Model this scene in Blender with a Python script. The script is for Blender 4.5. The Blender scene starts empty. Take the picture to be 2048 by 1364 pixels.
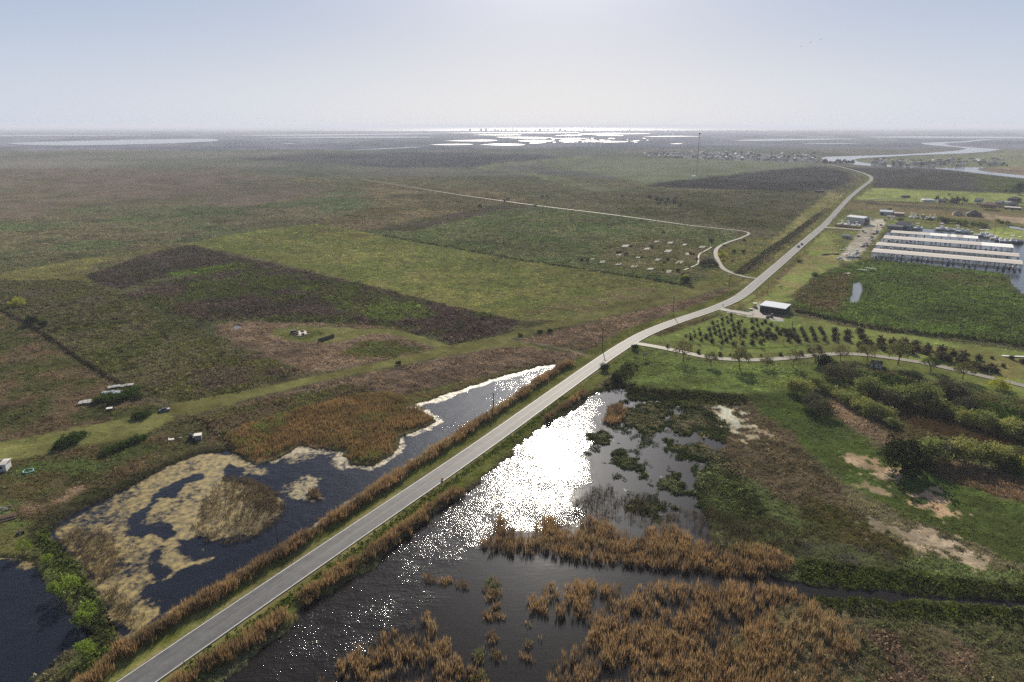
import bpy, math, random
import numpy as np
from mathutils import Vector, Matrix, geometry

SC = bpy.context.scene
COL = SC.collection
RNG = np.random.default_rng(7)
random.seed(7)

# ------------------------------------------------------------------ camera geometry (the drone's height, pitch, focal length)
HGT = 110.0
FPX = 2048 * 24.0 / 36.0
PIT = math.radians(17.51)
SP, CP = math.sin(PIT), math.cos(PIT)


def G(px, py, z=0.0):
    """ground point (x, y) at height z seen at photo pixel (px, py)"""
    u = (px - 1024.0) / FPX
    v = (py - 682.0) / FPX
    t = (HGT - z) / (SP + v * CP)
    return (u * t, (CP - v * SP) * t)


def GA(pts):
    return np.array([G(a, b) for a, b in pts], float)


def scale_at(px, py):
    """photo pixels per metre at that ground point"""
    v = (py - 682.0) / FPX
    return FPX * (SP + v * CP) / HGT


cam_d = bpy.data.cameras.new('camera')
cam_d.lens = 24.0
cam_d.sensor_width = 36.0
cam_d.clip_start = 1.0
cam_d.clip_end = 250000.0
cam = bpy.data.objects.new('camera', cam_d)
COL.objects.link(cam)
cam.location = (0, 0, HGT)
cam.rotation_euler = (math.radians(90) - PIT, 0, 0)
SC.camera = cam

SUN_AZ = math.radians(3.4)      # to the right of straight ahead (+Y)
SUN_EL = math.radians(28.5)
SUN_DIR = Vector((math.sin(SUN_AZ) * math.cos(SUN_EL), math.cos(SUN_AZ) * math.cos(SUN_EL), math.sin(SUN_EL)))

# ------------------------------------------------------------------ numpy noise


def _hash(ix, iy, seed):
    h = (ix.astype(np.int64) * 374761393 + iy.astype(np.int64) * 668265263 + seed * 1442695041) & 0xFFFFFFFF
    h = ((h ^ (h >> 13)) * 1274126177) & 0xFFFFFFFF
    h = ((h ^ (h >> 16)) * 2246822519) & 0xFFFFFFFF
    return ((h ^ (h >> 15)) & 0xFFFFFF) / float(0xFFFFFF)


def vnoise(x, y, seed=0):
    fx, fy = np.floor(x), np.floor(y)
    tx, ty = x - fx, y - fy
    tx = tx * tx * tx * (tx * (tx * 6 - 15) + 10)
    ty = ty * ty * ty * (ty * (ty * 6 - 15) + 10)
    a, b = _hash(fx, fy, seed), _hash(fx + 1, fy, seed)
    c, d = _hash(fx, fy + 1, seed), _hash(fx + 1, fy + 1, seed)
    return ((a + (b - a) * tx) * (1 - ty) + (c + (d - c) * tx) * ty) * 2 - 1


def fbm(x, y, scale, octs=3, seed=0):
    """about -1..1"""
    s = np.zeros_like(x)
    amp, tot = 1.0, 0.0
    ca, sa = math.cos(0.6), math.sin(0.6)
    X, Y = x / scale, y / scale
    for o in range(octs):
        s += amp * vnoise(X, Y, seed + o * 17)
        tot += amp
        amp *= 0.55
        X, Y = (X * ca - Y * sa) * 2.03 + 11.3, (X * sa + Y * ca) * 2.03 - 4.7
    return np.clip(s / tot * 1.5, -1, 1)


def sstep(a, b, x):
    t = np.clip((x - a) / (b - a), 0, 1)
    return t * t * (3 - 2 * t)


def sdist(poly, x, y, closed=True):
    """signed distance, positive inside (closed) or minus the distance to the line (open)"""
    n = len(poly)
    best = np.full(x.shape, 1e18)
    ins = np.zeros(x.shape, bool)
    for i in range(n if closed else n - 1):
        ax, ay = poly[i]
        bx, by = poly[(i + 1) % n]
        ex, ey = bx - ax, by - ay
        wx, wy = x - ax, y - ay
        t = np.clip((wx * ex + wy * ey) / max(ex * ex + ey * ey, 1e-9), 0, 1)
        dx, dy = wx - ex * t, wy - ey * t
        best = np.minimum(best, dx * dx + dy * dy)
        if closed:
            c = ((ay <= y) & (by > y)) | ((by <= y) & (ay > y))
            if ey != 0:
                ins ^= c & (x < ax + (y - ay) * ex / ey)
    d = np.sqrt(best)
    return np.where(ins, d, -d) if closed else -d


def smooth_line(pts, step=3.0, rounds=3):
    """Chaikin corner cutting, open line"""
    p = np.array(pts, float)
    for _ in range(rounds):
        q = 0.75 * p[:-1] + 0.25 * p[1:]
        r = 0.25 * p[:-1] + 0.75 * p[1:]
        m = np.empty((len(q) * 2, p.shape[1]))
        m[0::2], m[1::2] = q, r
        p = np.vstack([p[:1], m, p[-1:]])
    return p


def lin(r, g, b, k=1.0):
    f = lambda c: (c / 255.0 / 12.92 if c <= 10 else ((c / 255.0 + 0.055) / 1.055) ** 2.4)
    return np.array([f(r) * k, f(g) * k, f(b) * k])


# ------------------------------------------------------------------ materials


def new_mat(name):
    m = bpy.data.materials.new(name)
    m.use_nodes = True
    nt = m.node_tree
    nt.nodes.clear()
    out = nt.nodes.new('ShaderNodeOutputMaterial')
    return m, nt, out


def N(nt, kind, **kw):
    n = nt.nodes.new(kind)
    for k, v in kw.items():
        if k.startswith('i_'):
            n.inputs[k[2:].replace('_', ' ')].default_value = v
        else:
            setattr(n, k, v)
    return n


def mat_plain(name, rgb, rough=0.6, metal=0.0, var=0.15, scale=3.0, spec=0.2):
    """paint, metal, timber, concrete: a base colour with wear noise"""
    m, nt, out = new_mat(name)
    b = N(nt, 'ShaderNodeBsdfPrincipled')
    b.inputs['Roughness'].default_value = rough
    b.inputs['Metallic'].default_value = metal
    b.inputs['Specular IOR Level'].default_value = spec
    tc = N(nt, 'ShaderNodeTexCoord')
    no = N(nt, 'ShaderNodeTexNoise')
    no.inputs['Scale'].default_value = scale
    no.inputs['Detail'].default_value = 4
    mp = N(nt, 'ShaderNodeMapRange')
    mp.inputs['To Min'].default_value = 1 - var
    mp.inputs['To Max'].default_value = 1 + var
    mx = N(nt, 'ShaderNodeVectorMath', operation='SCALE')
    mx.inputs[0].default_value = tuple(rgb)[:3]
    nt.links.new(tc.outputs['Object'], no.inputs['Vector'])
    nt.links.new(no.outputs['Fac'], mp.inputs['Value'])
    nt.links.new(mp.outputs['Result'], mx.inputs['Scale'])
    nt.links.new(mx.outputs['Vector'], b.inputs['Base Color'])
    nt.links.new(b.outputs['BSDF'], out.inputs['Surface'])
    return m


def mat_foliage(name, rgb=None, transl=0.35, var=0.25, gloss=0.0):
    """leaves, blades: colour from the 'Col' attribute (or rgb), part of the light passes through"""
    m, nt, out = new_mat(name)
    if rgb is None:
        c = N(nt, 'ShaderNodeAttribute', attribute_name='Col')
        csock = c.outputs['Color']
    else:
        oi = N(nt, 'ShaderNodeObjectInfo')
        geo = N(nt, 'ShaderNodeNewGeometry')
        ad = N(nt, 'ShaderNodeMath', operation='ADD')
        nt.links.new(oi.outputs['Random'], ad.inputs[0])
        nt.links.new(geo.outputs['Random Per Island'], ad.inputs[1])
        mp = N(nt, 'ShaderNodeMapRange')
        mp.inputs['From Max'].default_value = 2.0
        mp.inputs['To Min'].default_value = 1 - var
        mp.inputs['To Max'].default_value = 1 + var
        nt.links.new(ad.outputs[0], mp.inputs['Value'])
        mx = N(nt, 'ShaderNodeVectorMath', operation='SCALE')
        mx.inputs[0].default_value = tuple(rgb)[:3]
        nt.links.new(mp.outputs['Result'], mx.inputs['Scale'])
        csock = mx.outputs['Vector']
    d = N(nt, 'ShaderNodeBsdfDiffuse')
    t = N(nt, 'ShaderNodeBsdfTranslucent')
    x = N(nt, 'ShaderNodeMixShader')
    x.inputs[0].default_value = transl
    nt.links.new(csock, d.inputs['Color'])
    nt.links.new(csock, t.inputs['Color'])
    nt.links.new(d.outputs[0], x.inputs[1])
    nt.links.new(t.outputs[0], x.inputs[2])
    last = x.outputs[0]
    nt.links.new(last, out.inputs['Surface'])
    return m


# ------------------------------------------------------------------ mesh building


def np_mesh(name, verts, faces, mat=None, col=None, smooth=False, attrs=None):
    """verts (n,3), faces (m,k) int array; col per-vertex (n,3)"""
    me = bpy.data.meshes.new(name)
    verts = np.asarray(verts, np.float32)
    faces = np.asarray(faces, np.int32)
    nv, (nf, k) = len(verts), faces.shape
    me.vertices.add(nv)
    me.vertices.foreach_set('co', verts.ravel())
    me.loops.add(nf * k)
    me.loops.foreach_set('vertex_index', faces.ravel())
    me.polygons.add(nf)
    me.polygons.foreach_set('loop_start', np.arange(0, nf * k, k, dtype=np.int32))
    me.polygons.foreach_set('loop_total', np.full(nf, k, np.int32))
    if smooth:
        me.polygons.foreach_set('use_smooth', np.ones(nf, bool))
    me.update(calc_edges=True)
    if col is not None:
        a = me.color_attributes.new('Col', 'FLOAT_COLOR', 'POINT')
        c4 = np.ones((nv, 4), np.float32)
        c4[:, :3] = col
        a.data.foreach_set('color', c4.ravel())
    for an, av in (attrs or {}).items():
        a = me.attributes.new(an, 'FLOAT', 'POINT')
        a.data.foreach_set('value', np.asarray(av, np.float32))
    if mat is not None:
        me.materials.append(mat)
    return me


def link(name, me, parent=None):
    o = bpy.data.objects.new(name, me)
    COL.objects.link(o)
    if parent is not None:
        o.parent = parent
    return o


def tag(o, label=None, cat=None, group=None, kind=None):
    if label:
        o['label'] = label
    if cat:
        o['category'] = cat
    if group:
        o['group'] = group
    if kind:
        o['kind'] = kind
    return o


def empty(name, loc, rz=0.0, label=None, cat=None, group=None, s=1.0):
    o = bpy.data.objects.new(name, None)
    o.empty_display_size = 0.5
    COL.objects.link(o)
    o.location = loc
    o.rotation_euler = (0, 0, rz)
    o.scale = (s, s, s)
    return tag(o, label, cat, group)


def copy_tree(o, loc=None, rz=None, s=None, label=None, group=None, parent=None):
    c = o.copy()
    COL.objects.link(c)
    if parent is not None:
        c.parent = parent
    if loc is not None:
        c.location = loc
    if rz is not None:
        c.rotation_euler = (0, 0, rz)
    if s is not None:
        c.scale = (s, s, s) if not isinstance(s, tuple) else s
    if label:
        c['label'] = label
    if group:
        c['group'] = group
    for ch in list(o.children):
        copy_tree(ch, parent=c)
    return c


class MB:
    """collects boxes, prisms and tubes, then links them as one mesh object"""

    def __init__(self):
        self.v, self.f = [], []

    def add(self, vs, fs):
        b = len(self.v)
        self.v += [tuple(p) for p in vs]
        self.f += [tuple(i + b for i in f) for f in fs]
        return self

    def box(self, x0, x1, y0, y1, z0, z1):
        vs = [(x0, y0, z0), (x1, y0, z0), (x1, y1, z0), (x0, y1, z0), (x0, y0, z1), (x1, y0, z1), (x1, y1, z1), (x0, y1, z1)]
        return self.add(vs, [(3, 2, 1, 0), (4, 5, 6, 7), (0, 1, 5, 4), (1, 2, 6, 5), (2, 3, 7, 6), (3, 0, 4, 7)])

    def prism(self, prof, y0, y1, axis='y'):
        """profile of (a, z) extruded along an axis"""
        n = len(prof)
        if axis == 'y':
            vs = [(a, y0, z) for a, z in prof] + [(a, y1, z) for a, z in prof]
        else:
            vs = [(y0, a, z) for a, z in prof] + [(y1, a, z) for a, z in prof]
        fs = [(i, (i + 1) % n, n + (i + 1) % n, n + i) for i in range(n)]
        return self.add(vs, fs + [tuple(range(n - 1, -1, -1)), tuple(range(n, 2 * n))])

    def tube(self, pts, radii, n=6, caps=True):
        pts = [Vector(p) for p in pts]
        if not hasattr(radii, '__len__'):
            radii = [radii] * len(pts)
        vs, fs = [], []
        for i, p in enumerate(pts):
            d = (pts[min(i + 1, len(pts) - 1)] - pts[max(i - 1, 0)]).normalized()
            a = d.cross(Vector((0.3, 0.9, 0.2))).normalized() if abs(d.z) > 0.5 else d.cross(Vector((0, 0, 1))).normalized()
            b = d.cross(a)
            for k in range(n):
                t = 2 * math.pi * k / n
                vs.append(p + (a * math.cos(t) + b * math.sin(t)) * radii[i])
        for i in range(len(pts) - 1):
            for k in range(n):
                fs.append((i * n + k, i * n + (k + 1) % n, (i + 1) * n + (k + 1) % n, (i + 1) * n + k))
        if caps:
            fs.append(tuple(range(n - 1, -1, -1)))
            fs.append(tuple((len(pts) - 1) * n + k for k in range(n)))
        return self.add(vs, fs)

    def ball(self, c, r, nu=8, nv=5, sz=1.0):
        vs, fs = [], []
        for j in range(nv + 1):
            ph = math.pi * j / nv
            for i in range(nu):
                th = 2 * math.pi * i / nu
                vs.append((c[0] + r * math.sin(ph) * math.cos(th), c[1] + r * math.sin(ph) * math.sin(th), c[2] + r * sz * math.cos(ph)))
        for j in range(nv):
            for i in range(nu):
                fs.append((j * nu + i, (j + 1) * nu + i, (j + 1) * nu + (i + 1) % nu, j * nu + (i + 1) % nu))
        return self.add(vs, fs)

    def mesh(self, name, mat, smooth=False):
        me = bpy.data.meshes.new(name)
        me.from_pydata(self.v, [], self.f)
        me.materials.append(mat)
        if smooth:
            me.polygons.foreach_set('use_smooth', [True] * len(me.polygons))
        me.update()
        return me

    def build(self, name, mat, parent=None, smooth=False):
        return link(name, self.mesh(name, mat, smooth), parent)
# ------------------------------------------------------------------ light, sky, haze
w = bpy.data.worlds.new('World')
SC.world = w
w.use_nodes = True
nt = w.node_tree
nt.nodes.clear()
wo = nt.nodes.new('ShaderNodeOutputWorld')
bg = nt.nodes.new('ShaderNodeBackground')
sky = nt.nodes.new('ShaderNodeTexSky')
sky.sky_type = 'NISHITA'
sky.sun_disc = False
sky.sun_elevation = SUN_EL
sky.sun_rotation = SUN_AZ
sky.altitude = 0
sky.air_density = 1.2
sky.dust_density = 1.0
sky.ozone_density = 2.0
bg.inputs['Strength'].default_value = 0.05
# a bright veil of moist air in front of the blue: the clear sky loses saturation, evens out towards the horizon
hs = N(nt, 'ShaderNodeHueSaturation')
hs.inputs['Saturation'].default_value = .5
nt.links.new(sky.outputs[0], hs.inputs['Color'])
tcw = N(nt, 'ShaderNodeTexCoord')
sx = N(nt, 'ShaderNodeSeparateXYZ')
nt.links.new(tcw.outputs['Generated'], sx.inputs[0])
el = N(nt, 'ShaderNodeMapRange', interpolation_type='SMOOTHSTEP')
el.inputs['From Min'].default_value = .0
el.inputs['From Max'].default_value = .17
nt.links.new(sx.outputs['Z'], el.inputs['Value'])
el2 = N(nt, 'ShaderNodeMapRange', interpolation_type='SMOOTHSTEP')
el2.inputs['From Min'].default_value = .17
el2.inputs['From Max'].default_value = .50
nt.links.new(sx.outputs['Z'], el2.inputs['Value'])
EXPO = .85
WS = .05
q = .34 * .066 / WS / 2 ** EXPO
q2 = 1 / WS / 2 ** EXPO


def sky_mix(c_hor, c_up, c_zen):
    prev = None
    for fac, c in ((el, c_up), (el2, c_zen)):
        n_ = N(nt, 'ShaderNodeMixRGB')
        nt.links.new(fac.outputs['Result'], n_.inputs['Fac'])
        if prev is None:
            n_.inputs['Color1'].default_value = (*c_hor, 1)
        else:
            nt.links.new(prev.outputs[0], n_.inputs['Color1'])
        n_.inputs['Color2'].default_value = (*c, 1)
        prev = n_
    return prev


clear = sky_mix((.58 * q, .48 * q, .22 * q), (1.05 * q, .80 * q, .44 * q), (.45 * q, .42 * q, .4 * q))
veil = sky_mix((.53 * q2, .605 * q2, .74 * q2), (.28 * q2, .395 * q2, .62 * q2), (.055 * q2, .08 * q2, .15 * q2))
mu = N(nt, 'ShaderNodeMixRGB', blend_type='MULTIPLY')
mu.inputs['Fac'].default_value = 1
nt.links.new(hs.outputs[0], mu.inputs['Color1'])
nt.links.new(clear.outputs[0], mu.inputs['Color2'])
ad_ = N(nt, 'ShaderNodeMixRGB', blend_type='ADD')
ad_.inputs['Fac'].default_value = 1
nt.links.new(mu.outputs[0], ad_.inputs['Color1'])
nt.links.new(veil.outputs[0], ad_.inputs['Color2'])
# the bright aureole that haze makes round the sun
dn = N(nt, 'ShaderNodeVectorMath', operation='DOT_PRODUCT')
nt.links.new(tcw.outputs['Generated'], dn.inputs[0])
dn.inputs[1].default_value = SUN_DIR
pw = N(nt, 'ShaderNodeMath', operation='POWER')
mxd = N(nt, 'ShaderNodeMath', operation='MAXIMUM')
mxd.inputs[1].default_value = 0.0
nt.links.new(dn.outputs['Value'], mxd.inputs[0])
nt.links.new(mxd.outputs[0], pw.inputs[0])
pw.inputs[1].default_value = 60.0
au = N(nt, 'ShaderNodeVectorMath', operation='SCALE')
au.inputs[0].default_value = (3.6 * q2, 3.5 * q2, 3.4 * q2)
nt.links.new(pw.outputs[0], au.inputs['Scale'])
ad2 = N(nt, 'ShaderNodeMixRGB', blend_type='ADD')
ad2.inputs['Fac'].default_value = 1
nt.links.new(ad_.outputs[0], ad2.inputs['Color1'])
nt.links.new(au.outputs[0], ad2.inputs['Color2'])
nt.links.new(ad2.outputs[0], bg.inputs['Color'])
nt.links.new(bg.outputs[0], wo.inputs['Surface'])

sd = bpy.data.lights.new('sun', 'SUN')
sd.energy = 4.8
sd.angle = math.radians(0.5)
sd.color = (1.0, 0.91, 0.76)
so = bpy.data.objects.new('sun', sd)
COL.objects.link(so)
so.rotation_euler = (-SUN_DIR).to_track_quat('-Z', 'Y').to_euler()
so.location = (0, 0, 400)

SC.view_settings.view_transform = 'Standard'
SC.view_settings.look = 'None'
SC.view_settings.gamma = 1.0
SC.view_settings.exposure = EXPO
SC.view_settings.use_curve_mapping = False
SC.render.engine = 'CYCLES'
cy = SC.cycles
cy.use_denoising = False
cy.max_bounces = 5
cy.diffuse_bounces = 2
cy.glossy_bounces = 2
cy.transmission_bounces = 3
cy.transparent_max_bounces = 8
cy.volume_bounces = 0
cy.sample_clamp_indirect = 6.0
cy.use_adaptive_sampling = False

HAZE_DENSITY = 8.5e-5
m, nt, out = new_mat('haze')
pv = N(nt, 'ShaderNodeVolumePrincipled')
pv.inputs['Color'].default_value = (0.66, 0.71, 0.86, 1)
pv.inputs['Density'].default_value = HAZE_DENSITY
pv.inputs['Anisotropy'].default_value = 0.12
nt.links.new(pv.outputs[0], out.inputs['Volume'])
hb = MB().box(-70000, 70000, -2000, 80000, -6, 128).build('haze', m)
tag(hb, 'pale even haze over the whole coastal plain', 'haze', kind='stuff')
# ------------------------------------------------------------------ land cover
KCOL = 1.84
DESAT = .29
HAZE_J = np.array([0.50, 0.53, 0.62])


def cover(rgb, py, k=1.0):
    """albedo of a land cover from how it looks in daylight through the air at that distance"""
    d = np.hypot(*G(1024, max(py, 262)))
    T = math.exp(-HAZE_DENSITY * d)
    c = (lin(*rgb) - HAZE_J * (1 - T)) / T
    c = c + (c @ np.array([.3, .55, .15]) - c) * DESAT
    return np.clip(c * np.array([1.14, 1.10, .96]) * KCOL * k, 0.008, 0.8)


REG = []


def R(name, px, a, b, scale=12.0, soft=1.5, amp=2.0, ns=6.0, h=0.8, d=1.0, bush=0.3, k=1.0, sharp=0.35, spk=0.0, oct=4):
    py = float(np.mean([p[1] for p in px]))
    REG.append(dict(name=name, poly=GA(px), a=cover(a, py, k), b=cover(b, py, k), scale=scale, soft=soft, amp=amp, ns=ns, h=h, d=d, bush=bush, sharp=sharp, spk=spk, seed=len(REG) * 31 + 5, oct=oct))


def RL(name, px, width, *a, **kw):
    """region along a line: width in metres"""
    c = smooth_line(GA(px))
    t = np.gradient(c, axis=0)
    t /= np.linalg.norm(t, axis=1)[:, None] + 1e-9
    nrm = np.stack([-t[:, 1], t[:, 0]], 1)
    poly = np.vstack([c + nrm * width / 2, (c - nrm * width / 2)[::-1]])
    R(name, [(1024, p) for p in [px[len(px) // 2][1]] * 3], *a, **kw)
    REG[-1]['poly'] = poly


# main road centre line (photo pixels), from the bottom edge to the far village
ROAD_PX = [(120, 1470), (275, 1364), (450, 1242.5), (700, 1072), (953, 900.5), (1080, 809), (1210, 716), (1270, 678), (1305, 661), (1348, 644.5), (1380, 633.8), (1412, 623.5), (1444, 611.5), (1482, 594), (1521, 560), (1560, 527), (1600, 491.5),
           (1648, 452), (1658, 441), (1693, 401), (1720, 377.5), (1738, 365), (1744, 358.5), (1741, 352.5), (1727, 346.8), (1710, 341.8), (1690, 336.3), (1666, 331.5), (1646, 328.5)]
ROAD = smooth_line(GA(ROAD_PX))
ROAD_W = 7.4
PARK_PX = [(1262, 686), (1285, 689), (1330, 697), (1380, 708), (1420, 716), (1480, 720.5), (1540, 720), (1600, 714), (1660, 708), (1720, 708.5), (1780, 716), (1840, 724.5), (1900, 738), (1960, 751), (2048, 772), (2140, 796)]
PARK = smooth_line(GA(PARK_PX))
DIRT_PX = [(1512, 557.5), (1490, 554.5), (1462, 546), (1444, 537), (1434, 519), (1430, 504), (1436, 494), (1455, 485), (1480, 477), (1497, 470), (1498, 466), (1488, 463), (1465, 460), (1420, 455.5), (1370, 450), (1300, 440), (1200, 426.5), (1100, 415), (1010, 403), (900, 387.5), (800, 371), (720, 358), (640, 346), (560, 334)]
DIRT = smooth_line(GA(DIRT_PX))

# --- far to near, each painted over the ones before it
R('plain', [(-3000, 256), (5000, 256), (5000, 2600), (-3000, 2600)], (90, 86, 64), (80, 84, 56), 60, h=0.9, d=0.8, bush=0.5, spk=0.4)
R('coastal marsh', [(-900, 258), (3000, 258), (3000, 300), (1500, 300), (1200, 297), (700, 302), (-900, 306)], (136, 140, 156), (124, 129, 144), 420, amp=60, ns=300, soft=60, h=0, d=0)
R('far plain', [(-900, 300), (700, 300), (1300, 296), (3000, 300), (3000, 345), (-900, 360)], (124, 124, 124), (112, 118, 114), 260, amp=40, ns=200, soft=60, h=0, d=0)
R('left mauve plain', [(-900, 340), (480, 335), (640, 385), (560, 420), (300, 425), (-900, 470)], (112, 104, 98), (104, 102, 90), 130, amp=25, ns=90, soft=25, h=0.6, d=.3, spk=.3)
R('left green band', [(-500, 470), (0, 440), (300, 405), (480, 418), (640, 385), (860, 380), (800, 440), (700, 470), (560, 455), (380, 480), (150, 505), (-500, 540)], (88, 98, 76), (100, 98, 84), 60, amp=25, ns=60, soft=15, h=0.9, bush=.6, spk=.4)
R('far dark scrub', [(470, 318), (620, 308), (900, 305), (1090, 308), (1140, 318), (1010, 327), (980, 333), (800, 335), (640, 326)], (106, 108, 116), (98, 102, 110), 150, amp=30, ns=120, soft=20, h=0, d=0)
R('far dark scrub 2', [(990, 330), (1090, 335), (1180, 345), (1270, 350), (1220, 358), (1100, 350), (1010, 342)], (110, 112, 112), (102, 106, 106), 120, amp=20, ns=100, soft=20, h=0, d=0)
R('far green', [(1080, 318), (1300, 312), (1660, 330), (1560, 340), (1460, 352), (1330, 372), (1200, 350), (1100, 335)], (120, 126, 112), (112, 120, 104), 120, amp=25, ns=100, soft=25, h=0, d=0)
R('winding green', [(945, 335), (985, 327), (1090, 318), (1180, 312), (1180, 316), (1095, 323), (1000, 331), (985, 338), (1060, 345), (1120, 355), (1180, 370), (1230, 378), (1210, 385), (1140, 372), (1080, 355), (1010, 343)], (122, 126, 108), (114, 120, 98), 90, amp=12, ns=50, soft=12, h=0, d=0)
R('middle dark', [(1280, 372), (1350, 362), (1560, 338), (1640, 332), (1695, 345), (1706, 358), (1690, 373), (1660, 381), (1600, 385), (1450, 380)], (88, 88, 94), (80, 82, 84), 70, amp=14, ns=50, soft=10, h=.8, d=.4, bush=.6, spk=.3)
R('middle olive', [(1280, 385), (1450, 380), (1660, 384), (1600, 430), (1560, 462), (1490, 455), (1300, 435), (1080, 412), (1120, 395)], (96, 95, 82), (86, 88, 70), 45, amp=12, ns=40, soft=10, h=.9, d=.6, bush=.7, spk=.5)
R('brown scrub', [(720, 362), (960, 375), (1090, 400), (1040, 412), (950, 420), (700, 470), (620, 455), (740, 410)], (108, 102, 88), (94, 92, 76), 60, amp=14, ns=40, soft=12, h=.8, bush=.6, spk=.4)
R('grey scrub', [(750, 460), (880, 430), (1010, 410), (1060, 412), (960, 440), (830, 475), (760, 480)], (88, 84, 80), (82, 84, 68), 35, amp=10, ns=30, soft=8, h=.9, bush=.6)
R('green scrub field', [(690, 462), (830, 462), (1000, 420), (1100, 412), (1300, 440), (1460, 462), (1490, 470), (1430, 495), (1428, 520), (1400, 560), (1385, 576), (1280, 553), (1000, 513), (780, 478)], (84, 96, 66), (94, 98, 74), 30, amp=3, ns=12, soft=3, h=.9, bush=.7, spk=.5)
R('slab field', [(1180, 520), (1230, 485), (1310, 472), (1400, 478), (1430, 500), (1420, 545), (1340, 552), (1260, 545)], (100, 98, 76), (88, 92, 62), 18, amp=6, ns=15, soft=6, h=.7, bush=.7, spk=.5)
R('dirt lane surround', [(1395, 575), (1430, 530), (1432, 500), (1500, 475), (1570, 480), (1560, 510), (1500, 552), (1450, 575)], (104, 102, 66), (92, 98, 58), 14, amp=3, ns=12, soft=3, h=.4, d=.8, bush=.5, spk=.3)
R('light field', [(370, 488), (480, 466), (600, 450), (640, 449), (760, 470), (1000, 513), (1280, 553), (1385, 576), (1350, 583), (1250, 605), (1120, 640), (1040, 642), (900, 611), (700, 562), (500, 512)], (108, 110, 66), (98, 106, 60), 24, amp=2, ns=8, soft=2, h=.45, bush=.35, spk=.35)
R('light field brown', [(620, 455), (700, 462), (760, 474), (720, 480), (650, 470)], (96, 92, 68), (104, 108, 62), 20, amp=6, ns=15, soft=8, h=.6)
R('light field lip', [(1040, 642), (1120, 640), (1250, 604), (1385, 575), (1260, 578), (1080, 610), (1000, 628)], (102, 94, 72), (98, 102, 62), 12, amp=5, ns=12, soft=8, h=.6, bush=.3)
R('tan edge', [(-200, 570), (0, 548), (150, 520), (360, 490), (300, 505), (170, 535), (180, 560), (250, 595), (150, 580), (0, 575)], (104, 104, 66), (94, 94, 66), 20, amp=5, ns=15, soft=6, h=.6)
R('left olive scrub', [(-300, 590), (0, 562), (170, 560), (250, 592), (460, 690), (520, 705), (600, 742), (450, 785), (380, 803), (340, 806), (245, 770), (60, 650), (0, 620), (-300, 480)], (84, 82, 62), (74, 78, 48), 18, amp=3, ns=8, soft=2.5, h=1.2, bush=.9, spk=.6)
R('left grey scrub', [(0, 575), (110, 560), (190, 575), (250, 595), (180, 605), (60, 600)], (80, 76, 68), (74, 76, 54), 20, amp=6, ns=14, soft=5, h=1.2, bush=.9)
R('left purple corner', [(300, 770), (420, 720), (520, 708), (600, 742), (470, 782), (380, 802)], (82, 74, 64), (78, 80, 46), 12, amp=5, ns=10, soft=4, h=1.4, bush=.9)
R('dark scrub north', [(170, 552), (300, 508), (380, 490), (505, 521), (500, 533), (420, 545), (300, 560), (240, 580), (190, 568)], (78, 72, 72), (70, 68, 62), 16, amp=2.5, ns=7, soft=2, h=1.6, bush=.9, spk=.3)
R('green streak', [(330, 548), (400, 535), (480, 525), (500, 521), (500, 530), (420, 545), (380, 552), (340, 555)], (82, 98, 48), (70, 84, 42), 9, amp=4, ns=8, soft=3, h=1.4, bush=.9)
R('dark scrub south', [(245, 592), (330, 566), (505, 521), (700, 563), (900, 612), (1040, 644), (1015, 664), (905, 688), (860, 672), (780, 655), (700, 648), (480, 642), (380, 640)], (72, 80, 46), (78, 70, 68), 22, amp=2.5, ns=7, soft=2, h=1.7, bush=.95, sharp=.2, spk=.4)
R('dark scrub belt', [(330, 610), (480, 592), (560, 600), (720, 580), (850, 605), (1025, 645), (960, 672), (870, 668), (760, 640), (640, 632), (500, 636), (380, 640)], (80, 70, 70), (70, 66, 58), 16, amp=8, ns=14, soft=5, h=1.7, bush=.95, spk=.3)
R('green clumps', [(610, 575), (700, 570), (800, 600), (880, 640), (800, 650), (700, 632), (640, 600)], (76, 88, 48), (76, 76, 54), 12, amp=10, ns=15, soft=6, h=1.6, bush=.95)
R('pink tall grass', [(415, 652), (480, 643), (700, 650), (790, 656), (885, 692), (860, 706), (705, 738), (600, 742), (520, 706), (470, 690)], (112, 98, 87), (100, 87, 76), 9, amp=2.5, ns=7, soft=2, h=1.1, bush=.15, spk=.25)
R('green patch', [(700, 690), (740, 678), (800, 682), (860, 700), (790, 715), (720, 722), (690, 712)], (80, 86, 48), (88, 82, 56), 9, amp=5, ns=8, soft=3, h=.8, bush=.6)
R('ruin ring', [(545, 660), (590, 652), (700, 655), (770, 662), (700, 678), (620, 686), (570, 680), (548, 672)], (104, 108, 58), (112, 112, 64), 8, amp=1.5, ns=5, soft=1.5, h=.12, d=.3)
RL('side track', [(640, 684), (690, 676), (720, 662), (760, 660), (810, 668), (860, 685), (900, 697)], 9, (110, 110, 60), (102, 104, 54), 8, amp=1.2, ns=5, soft=1.2, h=.1, d=.2)
R('ruin grass', [(562, 668), (590, 660), (640, 662), (650, 668), (610, 678), (575, 677)], (84, 90, 46), (92, 98, 52), 6, amp=1.5, ns=4, soft=1, h=.4)
R('left brown field', [(-400, 520), (0, 622), (60, 652), (245, 773), (335, 822), (260, 842), (140, 858), (0, 890), (-400, 960)], (92, 80, 64), (74, 78, 48), 14, amp=2, ns=6, soft=2, h=.7, bush=.4, spk=.5)
R('left lower land', [(-400, 940), (0, 888), (340, 825), (440, 870), (500, 905), (400, 905), (280, 965), (130, 1065), (90, 1060), (0, 1120), (-400, 1240)], (74, 74, 48), (84, 72, 54), 12, amp=2, ns=6, soft=2, h=.8, bush=.5, spk=.5)
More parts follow.
